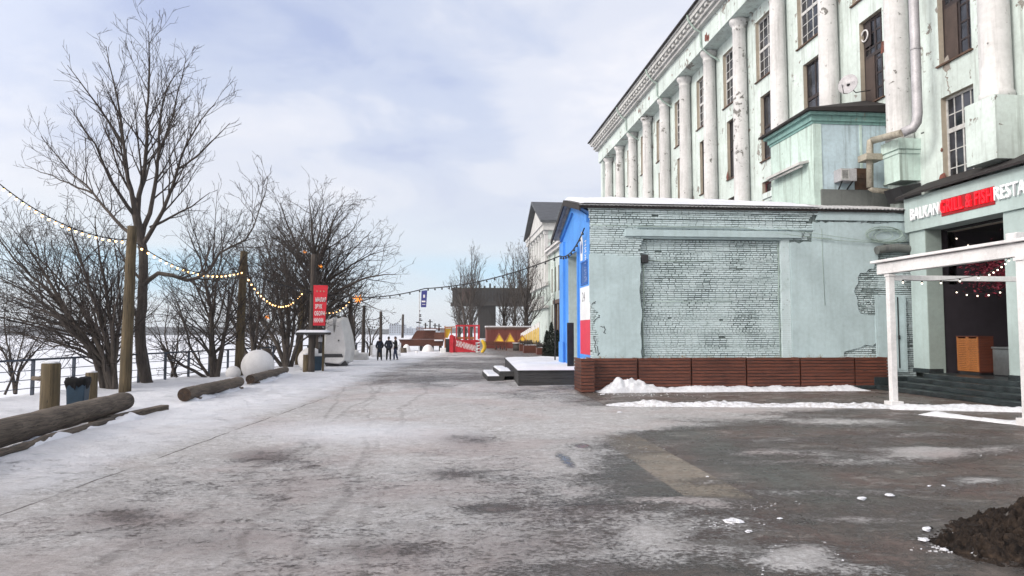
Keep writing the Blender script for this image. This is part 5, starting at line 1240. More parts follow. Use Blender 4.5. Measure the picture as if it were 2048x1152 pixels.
# ------------------------------------------------------------ people
def person(label, px, py, heading, H, coat, legs, pose):
    g = G(px, py); t = thing('person', label, 'person', (g.x, g.y, g.z+.04), heading, 'people standing together on the snow')
    k = H/1.75
    J = {'pel': (0, 0, .95), 'waist': (0, .0, 1.10), 'chest': (0, .01, 1.33), 'neck': (0, .0, 1.50), 'nk2': (0, -.01, 1.57)}
    st = pose.get('stance', .10); stag = pose.get('stagger', .0)
    def skin(name, verts, edges, rad, m, parent, sub=2):
        me = bpy.data.meshes.new(name); me.from_pydata([tuple(c*k for c in v) for v in verts], edges, []); o = bpy.data.objects.new(name, me); COL.objects.link(o); me.materials.append(m); o.parent = parent
        mo = o.modifiers.new('skin', 'SKIN'); mo.use_smooth_shade = True
        for i, r in enumerate(rad): rr = r if isinstance(r, tuple) else (r, r); me.skin_vertices[0].data[i].radius = (rr[0]*k, rr[1]*k)
        me.skin_vertices[0].data[0].use_root = True
        s_ = o.modifiers.new('sub', 'SUBSURF'); s_.levels = sub; s_.render_levels = sub; return o
    hipL, hipR = (-.09, 0, .90), (.09, 0, .90); knL, knR = (-st-.01, -.03+stag, .50), (st+.01, -.03-stag, .50); anL, anR = (-st-.02, .02+stag*1.6, .09), (st+.02, .02-stag*1.6, .09)
    shL, shR = (-.17, .01, 1.42), (.17, .01, 1.42)
    el = pose.get('elbows', [(-.27, .06, 1.14), (.27, .06, 1.14)]); wr = pose.get('wrists', [(-.19, -.10, .95), (.19, -.10, .95)])
    # body: one continuous surface
    V = [J['pel'], J['waist'], J['chest'], J['neck'], J['nk2'], (0, -.01, 1.62), shL, el[0], wr[0], shR, el[1], wr[1], hipL, knL, anL, hipR, knR, anR]
    E = [(0,1),(1,2),(2,3),(3,4),(4,5),(2,6),(6,7),(7,8),(2,9),(9,10),(10,11),(0,12),(12,13),(13,14),(0,15),(15,16),(16,17)]
    skin('body', V, E, [(.13, .10), (.12, .09), (.14, .10), .06, .055, .06, .055, .042, .03, .055, .042, .03, .085, .055, .04, .085, .055, .04], M['skin'], t)
    lo = pose.get('coat_len', .78)
    V = [(0, 0, 1.10), (0, .01, 1.33), (0, 0, 1.49), shL, el[0], wr[0], shR, el[1], wr[1], (0, .0, .95), (0, .0, lo)]
    skin('coat', V, [(0,1),(1,2),(1,3),(3,4),(4,5),(1,6),(6,7),(7,8),(0,9),(9,10)], [(.17, .13), (.19, .14), (.10, .095), (.095, .09), .075, .065, (.095, .09), .075, .065, (.185, .14), (.19, .145)], coat, t)
    skin('trousers', [(0, 0, .92), hipL, knL, anL, hipR, knR, anR], [(0,1),(1,2),(2,3),(0,4),(4,5),(5,6)], [(.15, .12), .10, .078, .07, .10, .078, .07], legs, t)
    for an in (anL, anR):
        skin('boot', [(an[0], an[1]+.03, .10), (an[0], an[1]+.02, .045), (an[0], an[1]-.12, .04)], [(0,1),(1,2)], [.06, (.055, .05), (.045, .035)], M['black'], t)
    # head with face
    hx = thing_head = MB(); n, m_ = 24, 18; vs = []; c = Vector((0, -.015, 1.645))
    for i in range(m_+1):
        th = pi*i/m_; z = -cos(th)
        for j in range(n):
            a = 2*pi*j/n; r = sin(th); x = .076*r*cos(a); y = .096*r*sin(a); zz = .118*z
            if z < 0: x *= 1+.22*z; y *= 1+.12*z
            f = max(0, -sin(a)); 
            if f > .9 and -.35 < z < .12: y -= .020*(1-abs(z+.12)/.3)*(f-.9)/.1
            if .6 < f < .97 and .0 < z < .22: y += .008
            vs.append(tuple((q*k) for q in (c+Vector((x, y, zz)))))
    hx.add(vs, [(i*n+j, i*n+(j+1) % n, (i+1)*n+(j+1) % n, (i+1)*n+j) for i in range(m_) for j in range(n)], 0, True); hd = hx.build('head', M['skin'], t, fix=False)
    e = MB()
    for s in (-1, 1): e.ball((.03*s*k, (c.y-.084)*k, (c.z+.012)*k), .011*k, 8, 6)
    e.build('eyes', M['black'], hd); e = MB(); e.tube([(-.022*k, (c.y-.093)*k, (c.z-.058)*k), (0, (c.y-.099)*k, (c.z-.061)*k), (.022*k, (c.y-.093)*k, (c.z-.058)*k)], .005*k, 5); e.build('mouth', M['bannerred'], hd)
    e = MB(); 
    for s in (-1, 1): e.ball((.078*s*k, (c.y+.01)*k, c.z*k), .022*k, 8, 6, sq=(.4, .8, 1.2))
    e.build('ears', M['skin'], hd)
    hr = MB(); vs = []
    for i in range(9):
        th = pi*.5*i/8; 
        for j in range(n):
            a = 2*pi*j/n; r = cos(th); low = -.035 if sin(a) > -.2 else .045
            vs.append(((.086*r*cos(a))*k, (c.y+.006+.104*r*sin(a))*k, (c.z+low*(1-i/8)+.13*sin(th))*k))
    hr.add(vs, [(i*n+j, i*n+(j+1) % n, (i+1)*n+(j+1) % n, (i+1)*n+j) for i in range(8) for j in range(n)], 0, True); hr.build('hat' if pose.get('hat') else 'hair', pose.get('hatm', M['hair']), t)
    # hands: palm, four unequal bent fingers, thumb from the side
    for s, w_, e_ in ((-1, wr[0], el[0]), (1, wr[1], el[1])):
        w0 = Vector(w_); d = (w0-Vector(e_)).normalized(); x = d.cross(Vector((0, 1, .2))).normalized(); nn = d.cross(x)
        V = [w0, w0+d*.05, w0+d*.085]; E = [(0,1),(1,2)]; R = [.024, (.036, .02), (.036, .016)]
        for q, ln in enumerate((.070, .078, .073, .058)):
            b0 = w0+d*.085+x*(.026-.0175*q); a1 = b0+d*ln*.5; a2 = a1+(d*.7+nn*.7*s)*ln*.3; a3 = a2+(d*.3+nn*.95*s)*ln*.25; i0 = len(V); V += [b0, a1, a2, a3]; E += [(2, i0), (i0, i0+1), (i0+1, i0+2), (i0+2, i0+3)]; R += [.009, .0085, .008, .007]
        i0 = len(V); V += [w0+d*.03+x*.035, w0+d*.065+x*.055, w0+d*.09+x*.052]; E += [(1, i0), (i0, i0+1), (i0+1, i0+2)]; R += [.012, .010, .0085]
        skin('hand', [tuple(v) for v in V], E, R, M['skin'], t, 1)
    return t
person('leftmost of the three people, in a long dark navy coat and hat', 759, 723, radians(200), 1.62, M['coatnavy'], M['trousers'], {'coat_len': .62, 'stagger': .05, 'hat': True, 'hatm': M['coatblack']})
person('middle one of the three people, in a navy jacket with legs apart', 777, 723, radians(170), 1.66, M['coatnavy'], M['trousers'], {'stance': .13, 'stagger': .04})
person('rightmost of the three people, black jacket and blue jeans, hand raised to the face', 791, 722, radians(-80), 1.66, M['coatblack'], M['jeans'],
       {'stance': .11, 'stagger': .09, 'elbows': [(-.26, -.02, 1.15), (.24, .06, 1.14)], 'wrists': [(-.12, -.20, 1.36), (.16, -.12, .98)]})
# ------------------------------------------------------------ bare trees
def polytube(segs, nside):
    """numpy bulk tubes: segs = list of (pts Nx3, radii N)"""
    V = []; Fq = []; base = 0
    ang = np.arange(nside)*2*np.pi/nside; ca, sa = np.cos(ang), np.sin(ang)
    for P, R in segs:
        P = np.asarray(P); n = len(P); Tn = np.gradient(P, axis=0); Tn /= np.linalg.norm(Tn, axis=1, keepdims=True)+1e-9
        ref = np.array([.31, .17, .93]) if abs(Tn[0, 2]) < .85 else np.array([1., .1, 0])
        X = np.cross(Tn, ref); X /= np.linalg.norm(X, axis=1, keepdims=True)+1e-9; Yv = np.cross(Tn, X)
        ring = P[:, None]+(X[:, None]*ca[None, :, None]+Yv[:, None]*sa[None, :, None])*np.asarray(R)[:, None, None]
        V.append(ring.reshape(-1, 3)); i = np.arange(n-1)[:, None]*nside; j = np.arange(nside)[None]; j2 = (j+1) % nside
        Fq.append((base+np.stack([i+j, i+j2, i+nside+j2, i+nside+j], -1)).reshape(-1, 4)); base += n*nside
    return np.concatenate(V), np.concatenate(Fq)
def np_mesh(name, V, Fc, m, parent):
    me = bpy.data.meshes.new(name); me.vertices.add(len(V)); me.vertices.foreach_set('co', V.astype(np.float32).ravel()); me.loops.add(Fc.size); me.loops.foreach_set('vertex_index', Fc.ravel().astype(np.int32))
    me.polygons.add(len(Fc)); me.polygons.foreach_set('loop_start', np.arange(0, Fc.size, 4, dtype=np.int32)); me.polygons.foreach_set('loop_total', np.full(len(Fc), 4, np.int32)); me.polygons.foreach_set('use_smooth', np.ones(len(Fc), bool))
    me.update(calc_edges=True); me.materials.append(m); o = bpy.data.objects.new(name, me); COL.objects.link(o); o.parent = parent; return o
class Grow:
    def __init__(s, seed, up=.25, wig=.16, minr=.006, maxl=4, dens=1.0, spread=(28, 58), ratio=(.38, .68)):
        s.r = random.Random(seed); s.big = []; s.small = []; s.up = up; s.wig = wig; s.minr = minr; s.maxl = maxl; s.dens = dens; s.spread = spread; s.ratio = ratio
    def rv(s): return Vector((s.r.gauss(0, 1), s.r.gauss(0, 1), s.r.gauss(0, 1)))
    def limb(s, pts, r0, r1, lvl=0, nchild=None, clen=None, cstart=.2):
        """explicit limb (world-relative points), resampled with a little wander, then sprouting"""
        P = [Vector(p) for p in pts]; out = []
        for i in range(len(P)-1):
            k = max(2, int((P[i+1]-P[i]).length/.45))
            for j in range(k):
                u = j/k; p0, p1, p2, p3 = P[max(i-1, 0)], P[i], P[i+1], P[min(i+2, len(P)-1)]
                q = .5*((2*p1)+(p2-p0)*u+(2*p0-5*p1+4*p2-p3)*u*u+(-p0+3*p1-3*p2+p3)*u**3)
                out.append(q+s.rv()*.02)
        out.append(P[-1]); n = len(out); R = [max(s.minr, r0+(r1-r0)*(i/(n-1))**.85) for i in range(n)]
        s.big.append(([tuple(p) for p in out], R)); s.sprout(out, R, lvl+1, nchild, clen, cstart)
    def sprout(s, P, R, lvl, nchild=None, clen=None, cstart=.2):
        if lvl > s.maxl: return
        L_ = sum((P[i+1]-P[i]).length for i in range(len(P)-1)); n = nchild if nchild is not None else int(L_*(2.3 if lvl < s.maxl else 3.4)*s.dens+s.r.random())
        for c in range(n):
            u = cstart+(1-cstart)*(c+s.r.random())/max(1, n); u = min(.985, u); i = min(len(P)-2, int(u*(len(P)-1))); f = u*(len(P)-1)-i; p = P[i].lerp(P[i+1], f); d = (P[i+1]-P[i]).normalized()
            a = radians(s.r.uniform(*s.spread)); side = d.cross(s.rv()).normalized(); nd = d*cos(a)+side*sin(a); nd.z += s.up*.5; nd.normalize()
            base = (clen if clen else L_)*s.r.uniform(*s.ratio)*(1.12-.75*u)
            if lvl >= 3: base = min(base, 1.5)
            if base < .18: base = .18+s.r.random()*.25
            r0 = min(R[i]*.55, .010+.013*base); s.branch(p, nd, base, r0, lvl)
    def branch(s, p, d, L_, r, lvl):
        k = max(3, min(9, int(L_/.3))); P = [p]; q = p.copy(); dd = d.copy()
        for i in range(k):
            dd = dd+s.rv()*s.wig*.6+Vector((0, 0, s.up*.16)); dd.normalize(); q = q+dd*(L_/k); P.append(q)
        R = [max(s.minr, r*(1-.82*i/k)) for i in range(k+1)]
        (s.big if r > .05 else s.small).append(([tuple(x) for x in P], R)); s.sprout(P, R, lvl+1)
    def finish(s, name, label, cat, loc, m1, m2, group=None):
        t = thing(name, label, cat, loc, 0, group); O = np.array(loc)
        V, Fc = polytube(s.big, 9); np_mesh('trunk', V-O, Fc, m1, t)
        if s.small: V, Fc = polytube(s.small, 3); np_mesh('crown', V-O, Fc, m2, t)
        return t
def PX_(px, py, Y, dy=0.0): return atY(px, py, Y+dy)
TG = 'bare trees along the river railing'
def tree_main():
    Y = 28.3; g = Grow(21, up=.34, wig=.11, spread=(24, 50), minr=.0062, maxl=4, dens=1.15, ratio=(.28, .50)); q = lambda x, y, dy=0: PX_(x, y, Y, dy)
    base = q(297, 772); base.z = -.1
    g.limb([base, q(283, 720), q(281, 640), q(287, 560), q(284, 500), q(272, 430)], .21, .15, 0, nchild=7, clen=2.4, cstart=.5)
    g.limb([q(285, 500), q(274, 420, .2), q(290, 330, .3), q(293, 230, .2), q(299, 150, 0), q(297, 62, -.1)], .125, .010, 0)
    g.limb([q(274, 440), q(262, 380, -.3), q(248, 300, -.6), q(240, 230, -.8), q(227, 165, -1.0), q(212, 92, -1.1)], .105, .010, 0)
    g.limb([q(247, 290, -.6), q(215, 240, -1), q(180, 190, -1.5), q(135, 130, -1.8)], .06, .01, 1)
    g.limb([q(284, 470), q(305, 400, .5), q(316, 320, .9), q(322, 230, 1.1), q(340, 165, 1.3), q(364, 138, 1.4)], .10, .010, 0)
    g.limb([q(286, 490), q(325, 425, -.6), q(352, 350, -1.2), q(372, 290, -1.6), q(402, 240, -1.8), q(432, 205, -2.0)], .095, .010, 0)
    g.limb([q(352, 340, -1.2), q(395, 310, -1.0), q(460, 246, -.7)], .05, .01, 1)
    g.limb([q(316, 310, .9), q(345, 235, 1.2), q(372, 115, 1.6)], .05, .01, 1)
    g.limb([q(278, 480), q(230, 440, .8), q(185, 385, 1.5), q(130, 330, 2.0), q(82, 272, 2.4)], .08, .010, 0)
    g.limb([q(185, 385, 1.5), q(120, 360, 2.2), q(50, 330, 2.8)], .045, .009, 1)
    g.limb([q(268, 430), q(222, 360, -1.2), q(190, 290, -1.9), q(140, 215, -2.4)], .08, .01, 0)
    g.limb([q(283, 575), q(318, 548, -.5), q(372, 560, -1.0), q(415, 545, -1.2), q(440, 505, -1.3), q(490, 480, -1.3), q(520, 420, -1.2), q(536, 352, -1.0)], .095, .010, 0)
    g.limb([q(300, 455, .3), q(360, 425, .8), q(420, 385, 1.2)], .06, .01, 0)
    g.limb([q(283, 560, .2), q(250, 520, 1.2), q(215, 470, 1.8)], .06, .01, 0)
    b2 = q(300, 772, .9); b2.z = -.1; g.limb([b2, q(292, 715, .8), q(280, 660, .9), q(262, 600, 1.4)], .12, .04, 0, nchild=9)
    g.finish('bare_tree', 'tallest bare tree, rising behind the nearest light pole', 'tree', base, M['bark'], M['twig'], TG)
tree_main()
def multistem(seed, label, bx, by, Y, stems, r0, name='bare_shrub', cat='shrub', dens=1.0, maxl=4, up=.2, group=TG, minr=.0075, m2=None, ratio=(.34, .6), m1=None):
    g = Grow(seed, up=up, minr=minr, maxl=maxl, dens=dens, ratio=ratio, wig=.2); base = PX_(bx, by, Y); base.z = -.15 if Y < 200 else 0
    for k, st in enumerate(stems):
        P = [base+Vector((g.r.uniform(-.25, .25), g.r.uniform(-.2, .2), 0))]+[PX_(x, y, Y, dy) for x, y, dy in st]
        g.limb(P, r0*(1 if k == 0 else g.r.uniform(.55, .95)), .012 if Y < 60 else .03, 0, cstart=.15)
    g.finish(name, label, cat, base, m1 or M['bark'], m2 or M['twig'], group)
multistem(33, 'wide many-stemmed bare willow leaning over the railing behind the bin with the black bag', 222, 776, 25.6,
  [[(200, 720, 0), (150, 650, .3), (95, 560, .8), (40, 470, 1.2)], [(190, 700, .2), (130, 640, .8), (60, 590, 1.6), (-30, 540, 2)], [(215, 690, 0), (190, 610, -.3), (165, 530, -.5), (130, 430, -.6)],
   [(225, 680, 0), (215, 600, .2), (200, 520, .3), (190, 430, .4)], [(205, 735, -.1), (160, 700, -.5), (90, 680, -.9), (10, 660, -1.3)], [(232, 700, 0), (240, 620, .4), (235, 540, .6), (228, 480, .8)],
   [(180, 690, .6), (110, 600, 1.5), (30, 520, 2.2), (-40, 430, 2.6)], [(200, 700, 0), (170, 630, 1.1), (120, 560, 1.8), (60, 500, 2.1)], [(190, 720, -.2), (140, 660, -.6), (90, 620, -.8), (20, 590, -1)], [(215, 700, .3), (205, 640, .9), (180, 580, 1.4), (150, 480, 1.7)]], .14, dens=1.12, minr=.006)
multistem(35, 'slim bare tree with drooping low branches right of the nearest light pole', 428, 752, 32.0,
  [[(422, 700, 0), (424, 640, 0), (415, 590, .2), (400, 520, .4), (372, 450, .5)], [(424, 650, 0), (430, 590, -.2), (440, 520, -.4), (455, 440, -.5)], [(390, 742, -.3), (350, 720, -.7), (325, 690, -1), (300, 660, -1.2)], [(405, 735, .4), (380, 690, .8), (365, 640, 1), (340, 590, 1.3)], [(424, 660, .3), (412, 620, .8), (385, 560, 1.2), (350, 520, 1.5)], [(440, 720, .1), (452, 650, .3), (470, 560, .4), (490, 500, .5)]], .14, dens=1.15, minr=.0065)
multistem(37, 'dense bare thicket behind the big white ball', 575, 732, 41.0,
  [[(570, 690, 0), (560, 620, .3), (545, 540, .5), (530, 470, .7)], [(582, 690, 0), (590, 620, 0), (592, 540, .2), (600, 460, .3)], [(560, 700, .3), (530, 650, .8), (505, 590, 1), (480, 520, 1.2)], [(548, 712, 0), (510, 680, 0), (480, 640, .4), (455, 580, .8)],
   [(590, 700, 0), (610, 640, .4), (622, 560, .8), (640, 500, 1)], [(576, 690, 0), (575, 600, -.4), (570, 520, -.6), (556, 440, -.8)]], .19, dens=1.05, minr=.0075)
multistem(38, 'bare thicket between the second light pole and the slim tree', 508, 745, 37.0,
  [[(505, 690, 0), (500, 620, .3), (495, 540, .5), (478, 460, .7)], [(512, 680, 0), (522, 600, 0), (535, 520, .2), (548, 470, .3)], [(490, 700, .3), (470, 650, .8), (445, 600, 1), (430, 550, 1.2)], [(515, 700, 0), (545, 640, .3), (570, 570, .5), (580, 500, .7)]], .14, dens=1.05, minr=.0075)
multistem(39, 'big bare tree with a wide round crown behind the red banner', 634, 716, 47.0,
  [[(632, 650, 0), (630, 560, 0), (628, 500, 0), (622, 440, .2), (618, 388, .3)], [(634, 560, 0), (650, 500, .5), (668, 440, .8), (690, 400, 1)], [(632, 570, 0), (600, 510, -.6), (575, 450, -1), (560, 405, -1.2)], [(634, 600, 0), (665, 550, .8), (705, 500, 1.4), (742, 462, 1.9)],
   [(634, 620, 0), (680, 580, -.5), (735, 555, -.9), (792, 548, -1.2)], [(630, 520, 0), (640, 460, -.8), (648, 400, -1.1)], [(634, 590, 0), (690, 540, .2), (740, 510, .3), (775, 500, .5)], [(630, 600, 0), (585, 560, .6), (545, 520, 1), (520, 470, 1.3)], [(632, 540, 0), (612, 480, 1), (590, 420, 1.6)], [(636, 640, 0), (690, 610, 1), (730, 600, 1.4), (762, 588, 1.8)], [(630, 560, 0), (655, 470, 1.2), (672, 420, 1.8)]],
  .30, name='bare_tree', cat='tree', dens=.75, minr=.0085)
multistem(41, 'small bare tree hanging over the white sculpture', 706, 704, 54.0, [[(706, 660, 0), (700, 600, .3), (690, 550, .5)], [(708, 650, 0), (716, 600, .2), (735, 560, .3)], [(704, 665, 0), (690, 630, .6), (672, 600, 1)], [(708, 660, 0), (728, 640, .4), (748, 640, .6)]], .16, name='bare_tree', cat='tree', dens=.8, minr=.012)
multistem(45, 'sparse bare bush left of the standing people', 740, 712, 60.0, [[(741, 690, 0), (738, 660, .2), (730, 640, .3)], [(744, 685, 0), (755, 660, .2), (768, 645, .3)], [(738, 695, 0), (726, 675, .3), (720, 662, .4)]], .09, dens=.9, maxl=3, minr=.012)
multistem(61, 'low bare bush leaning outwards beyond the railing at the left edge', 30, 792, 27.5, [[(20, 740, 0), (0, 690, .3), (-30, 640, .6)], [(32, 740, 0), (45, 680, 0), (60, 610, .2)], [(40, 745, .2), (75, 700, .4), (110, 660, .6)], [(26, 730, .4), (10, 660, 1), (15, 590, 1.4)], [(36, 740, .4), (60, 700, 1), (95, 640, 1.4)]], .07, dens=1.3, maxl=3, minr=.006)
multistem(62, 'low tangled bare bush at the foot of the slim drooping tree', 345, 762, 32.5, [[(340, 725, 0), (325, 690, .3), (310, 640, .5)], [(348, 720, 0), (356, 670, 0), (360, 610, .2)], [(352, 730, .2), (380, 700, .4), (405, 660, .6)], [(342, 720, .4), (330, 670, 1), (338, 610, 1.3)]], .07, dens=1.25, maxl=3, minr=.0065)
multistem(63, 'low bare bush between the two thickets behind the big white ball', 540, 740, 44.0, [[(538, 710, 0), (525, 670, .3), (510, 630, .5)], [(542, 705, 0), (548, 660, 0), (552, 600, .2)], [(545, 710, .2), (565, 680, .4), (585, 640, .6)], [(540, 705, .4), (530, 650, 1), (538, 590, 1.3)]], .08, dens=1.2, maxl=3, minr=.008)
multistem(64, 'tangled bare bush behind the snowy canopy', 655, 722, 50.0, [[(652, 700, 0), (645, 660, .3), (636, 620, .5)], [(656, 690, 0), (662, 640, 0), (668, 590, .2)], [(658, 700, .2), (676, 660, .4), (690, 620, .6)], [(654, 690, .4), (648, 640, 1), (650, 590, 1.3)]], .09, dens=1.15, maxl=3, minr=.009)
FG = 'tall grey bare trees beyond the red boards'
for sd_, lab, bx, Y, st in (
 (51, 'shortest grey bare tree, leftmost in front of the far concrete building', 918, 120, [[(918, 650, 0), (920, 590, 0), (922, 535, 0)], [(918, 640, 0), (908, 600, 1), (902, 565, 2)], [(919, 630, 0), (930, 590, -1), (936, 560, -1)]]),
 (52, 'tall grey bare tree in front of the left part of the far concrete building', 941, 115, [[(941, 640, 0), (942, 570, 0), (944, 508, 0)], [(941, 630, 0), (930, 570, 2), (926, 535, 2)], [(942, 620, 0), (955, 565, -2), (962, 530, -2)], [(941, 610, 0), (950, 550, 1), (953, 515, 1)]]),
 (53, 'forked grey bare tree under the left end of the far concrete building', 930, 105, [[(930, 650, 0), (924, 610, 0), (912, 570, 0)], [(930, 655, 0), (938, 620, 0), (944, 585, 0)], [(930, 660, 0), (916, 640, 1), (902, 632, 1)]]),
 (54, 'grey bare tree just right of the far concrete pillar', 1008, 118, [[(1008, 650, 0), (1006, 590, 0), (1010, 540, 0)], [(1008, 640, 0), (1018, 590, 1), (1026, 550, 1)], [(1008, 640, 0), (998, 610, -1), (994, 580, -1)]]),
 (55, 'tall grey bare tree second from the pavilion', 1030, 112, [[(1030, 640, 0), (1028, 570, 0), (1026, 510, 0)], [(1030, 630, 0), (1018, 570, 2), (1010, 530, 2)], [(1030, 620, 0), (1040, 560, -2), (1042, 512, -2)]]),
 (56, 'thickest tall grey bare tree next to the far pavilion', 1052, 108, [[(1052, 640, 0), (1056, 570, 0), (1056, 496, 0)], [(1053, 620, 0), (1040, 560, 2), (1034, 515, 2)], [(1054, 610, 0), (1064, 560, -1), (1068, 520, -1)], [(1053, 630, 0), (1044, 590, 1), (1038, 560, 1)]])):
    multistem(sd_, lab, bx, 690, Y, st, .42 if sd_ == 56 else .28, name='bare_tree', cat='tree', dens=.75, maxl=4, minr=.014, up=.5, group=FG, m2=M['birchtwig'], m1=M['bark'], ratio=(.25, .5))
# ------------------------------------------------------------ things at the far end
def far_pavilion():
    X = 17.5; t = thing('pillared_pavilion', 'distant mint pavilion with a triangular pediment on tall pilasters', 'building', (X, 135, 0)); inv = Vector((X, 135, 0)); made = []
    def yy(px): return atX(px, 600, X).y
    ya, yb = 122.0, 146.0; ZT = 20.0
    holes = []; 
    for k in range(6): y = ya+2.2+k*3.92; holes.append((y-.8, y+.8, 7.4, 9.6)); 
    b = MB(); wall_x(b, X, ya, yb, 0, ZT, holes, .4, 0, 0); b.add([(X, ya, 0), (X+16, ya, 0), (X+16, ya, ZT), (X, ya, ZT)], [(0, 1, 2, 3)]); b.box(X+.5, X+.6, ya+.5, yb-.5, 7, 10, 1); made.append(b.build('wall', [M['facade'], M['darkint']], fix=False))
    b = MB()
    for k in range(7):
        y = ya+.5+k*3.83; b.box(X-.6, X-.003, y-.4, y+.4, 10.5, ZT-1.2); b.box(X-.75, X-.003, y-.55, y+.55, ZT-1.2, ZT-.6)
    made.append(b.build('pilasters', M['facade_white']))
    b = MB(); b.box(X-1.0, X+16, ya-.8, yb+.8, ZT-.6, ZT+.3); b.box(X-1.2, X+16, ya-1.0, yb+1.0, ZT+.3, ZT+.7); b.box(X-.5, X-.003, ya-.3, yb+.3, 10.0, 10.5); b.box(X-.7, X-.003, ya-.5, yb+.5, 6.2, 6.6)
    b.box(X-.01, X+16, ya-.15, ya-.003, 17.4, 17.9); made.append(b.build('cornice', M['cornice']))
    b = MB(); b.prism([(ya-1, ZT+.7), (yb+1, ZT+.7), ((ya+yb)/2, ZT+5.4)], (X-.5, 0, 0), (0, 1, 0), (0, 0, 1), (.4, 0, 0)); made.append(b.build('pediment', M['cornice']))
    b = MB(); ym = (ya+yb)/2
    b.add([(X-1.5, ya-1.4, ZT+.6), (X-1.5, ym, ZT+6.0), (X+16, ym, ZT+6.0), (X+16, ya-1.4, ZT+.6), (X-1.5, yb+1.4, ZT+.6), (X+16, yb+1.4, ZT+.6), (X-1.5, ya-1.4, ZT+1.0), (X-1.5, ym, ZT+6.5), (X+16, ym, ZT+6.5), (X+16, ya-1.4, ZT+1.0), (X-1.5, yb+1.4, ZT+1.0), (X+16, yb+1.4, ZT+1.0)],
          [(0,1,2,3),(1,4,5,2),(6,9,8,7),(7,8,11,10),(0,6,7,1),(1,7,10,4),(0,3,9,6)]); made.append(b.build('roof', M['slate']))
    b = MB(); vs = [(X+2, ya-1.2, ZT+1.15), (X+16, ya-1.2, ZT+1.15), (X+16, ya+2.2, ZT+2.75), (X+9, ya+2.8, ZT+3.0), (X+4, ya+1.2, ZT+2.3)]; b.add(vs, [(0, 1, 2, 3, 4)]); b.add([(v[0], v[1], v[2]+.1) for v in vs], [(0, 1, 2, 3, 4)]); made.append(b.build('roof_snow', M['snow'], fix=False))
    b = MB()
    for k in range(14): b.box(X-.85, X-.75, ya+k*1.8, ya+k*1.8+.5, 6.6, 8.0)
    b.box(X-.9, X-.7, ya, yb, 8.0, 8.15); made.append(b.build('balustrade', M['facade_white']))
    for o in made: o.parent = t; o.location = o.location-inv
    # lower wing
    t = thing('windowed_wing', 'distant lower mint wing with two rows of narrow windows beside the pavilion', 'building', (X, 105, 0)); inv = Vector((X, 105, 0)); made = []
    wa, wb, WT = 88.0, 121.9, 15.0; holes = []
    for k in range(9): y = wa+2.2+k*3.7; holes += [(y-.65, y+.65, 8.6, 12.6), (y-.65, y+.65, 2.6, 6.6)]
    b = MB(); wall_x(b, X+.3, wa, wb, 0, WT, holes, .35, 0, 1); b.add([(X+.3, wa, 0), (X+14, wa, 0), (X+14, wa, WT), (X+.3, wa, WT)], [(0, 1, 2, 3)]); made.append(b.build('wall', [M['facade'], M['greyreveal']], fix=False))
    for h in holes:
        b = MB(); y0, y1, z0, z1 = h; b.box(X+.5, X+.56, y0, y0+.09, z0, z1); b.box(X+.5, X+.56, y1-.09, y1, z0, z1); b.box(X+.5, X+.558, y0+.09, y1-.09, (z0+z1)/2-.05, (z0+z1)/2+.05); f = b.build('window_frame', M['framedark'])
        b = MB(); b.box(X+.57, X+.6, y0, y1, z0, z1); b.build('pane', M['glass2'], f); made.append(f)
    b = MB(); b.box(X-.3, X+14, wa-.2, wb-.1, WT, WT+.5); b.box(X-.7, X+14, wa-.6, wb-.15, WT+.5, WT+.9); made.append(b.build('cornice', M['facade_white']))
    b = MB(); b.add([(X-.8, wa-.6, WT+.95), (X-.8, wb-.2, WT+.95), (X+8, wb-.2, WT+3.5), (X+8, wa-.6, WT+3.5)], [(0, 1, 2, 3)]); made.append(b.build('roof', M['corr']))
    for y in (95, 106, 116): b = MB(); b.tube([(X+.15, y, 0), (X+.15, y, WT)], .1, 6); made.append(b.build('downpipe', M['pipe']))
    for o in made: o.parent = t; o.location = o.location-inv
far_pavilion()
def river_station():
    Y = 250.0; a = atY(905, 608, Y); c = atY(1078, 578, Y); p0 = atY(957, 700, Y); p1 = atY(992, 608, Y)
    t = thing('concrete_overhang_building', 'far dark concrete building, a long slab on a thick pillar with four rods', 'building', ((p0.x+p1.x)/2, Y, 0)); inv = Vector(((p0.x+p1.x)/2, Y, 0)); made = []
    b = MB(); b.box(a.x, c.x+8, Y, Y+9, a.z, c.z); b.box(a.x-.6, c.x+8, Y-.4, Y+9.4, a.z-.5, a.z+.5); b.box(a.x-.5, c.x+8, Y-.3, Y+9.3, c.z, c.z+.3); made.append(b.build('cantilever_slab', M['concrete']))
    b = MB()
    for k in range(30): x = a.x+1+k*1.15; b.box(x, x+.35, Y-.25, Y-.003, a.z+.9, c.z-.6)
    made.append(b.build('slab_ribs', M['blackmetal']))
    b = MB(); x0 = atY(924, 590, Y).x; x1 = atY(942, 590, Y).x; b.box(x0, x1, Y-.35, Y-.26, a.z+.6, c.z-.2); made.append(b.build('rusty_panel', M['rustpanel']))
    b = MB(); b.box(p0.x, p1.x, Y+1, Y+7, -1, a.z-.5)
    for k in range(6): x = p0.x+.4+k*.95; b.box(x, x+.25, Y+.7, Y+.998, 0, a.z-.6)
    made.append(b.build('pillar', M['concrete']))
    b = MB()
    for px, py in ((960, 566), (970, 571), (981, 566), (990, 571)): q = atY(px, py, Y); b.box(q.x-.3, q.x+.3, Y+2, Y+2.7, c.z+.3, q.z)
    made.append(b.build('rods', M['concrete']))
    for o in made: o.parent = t; o.location = -inv
river_station()
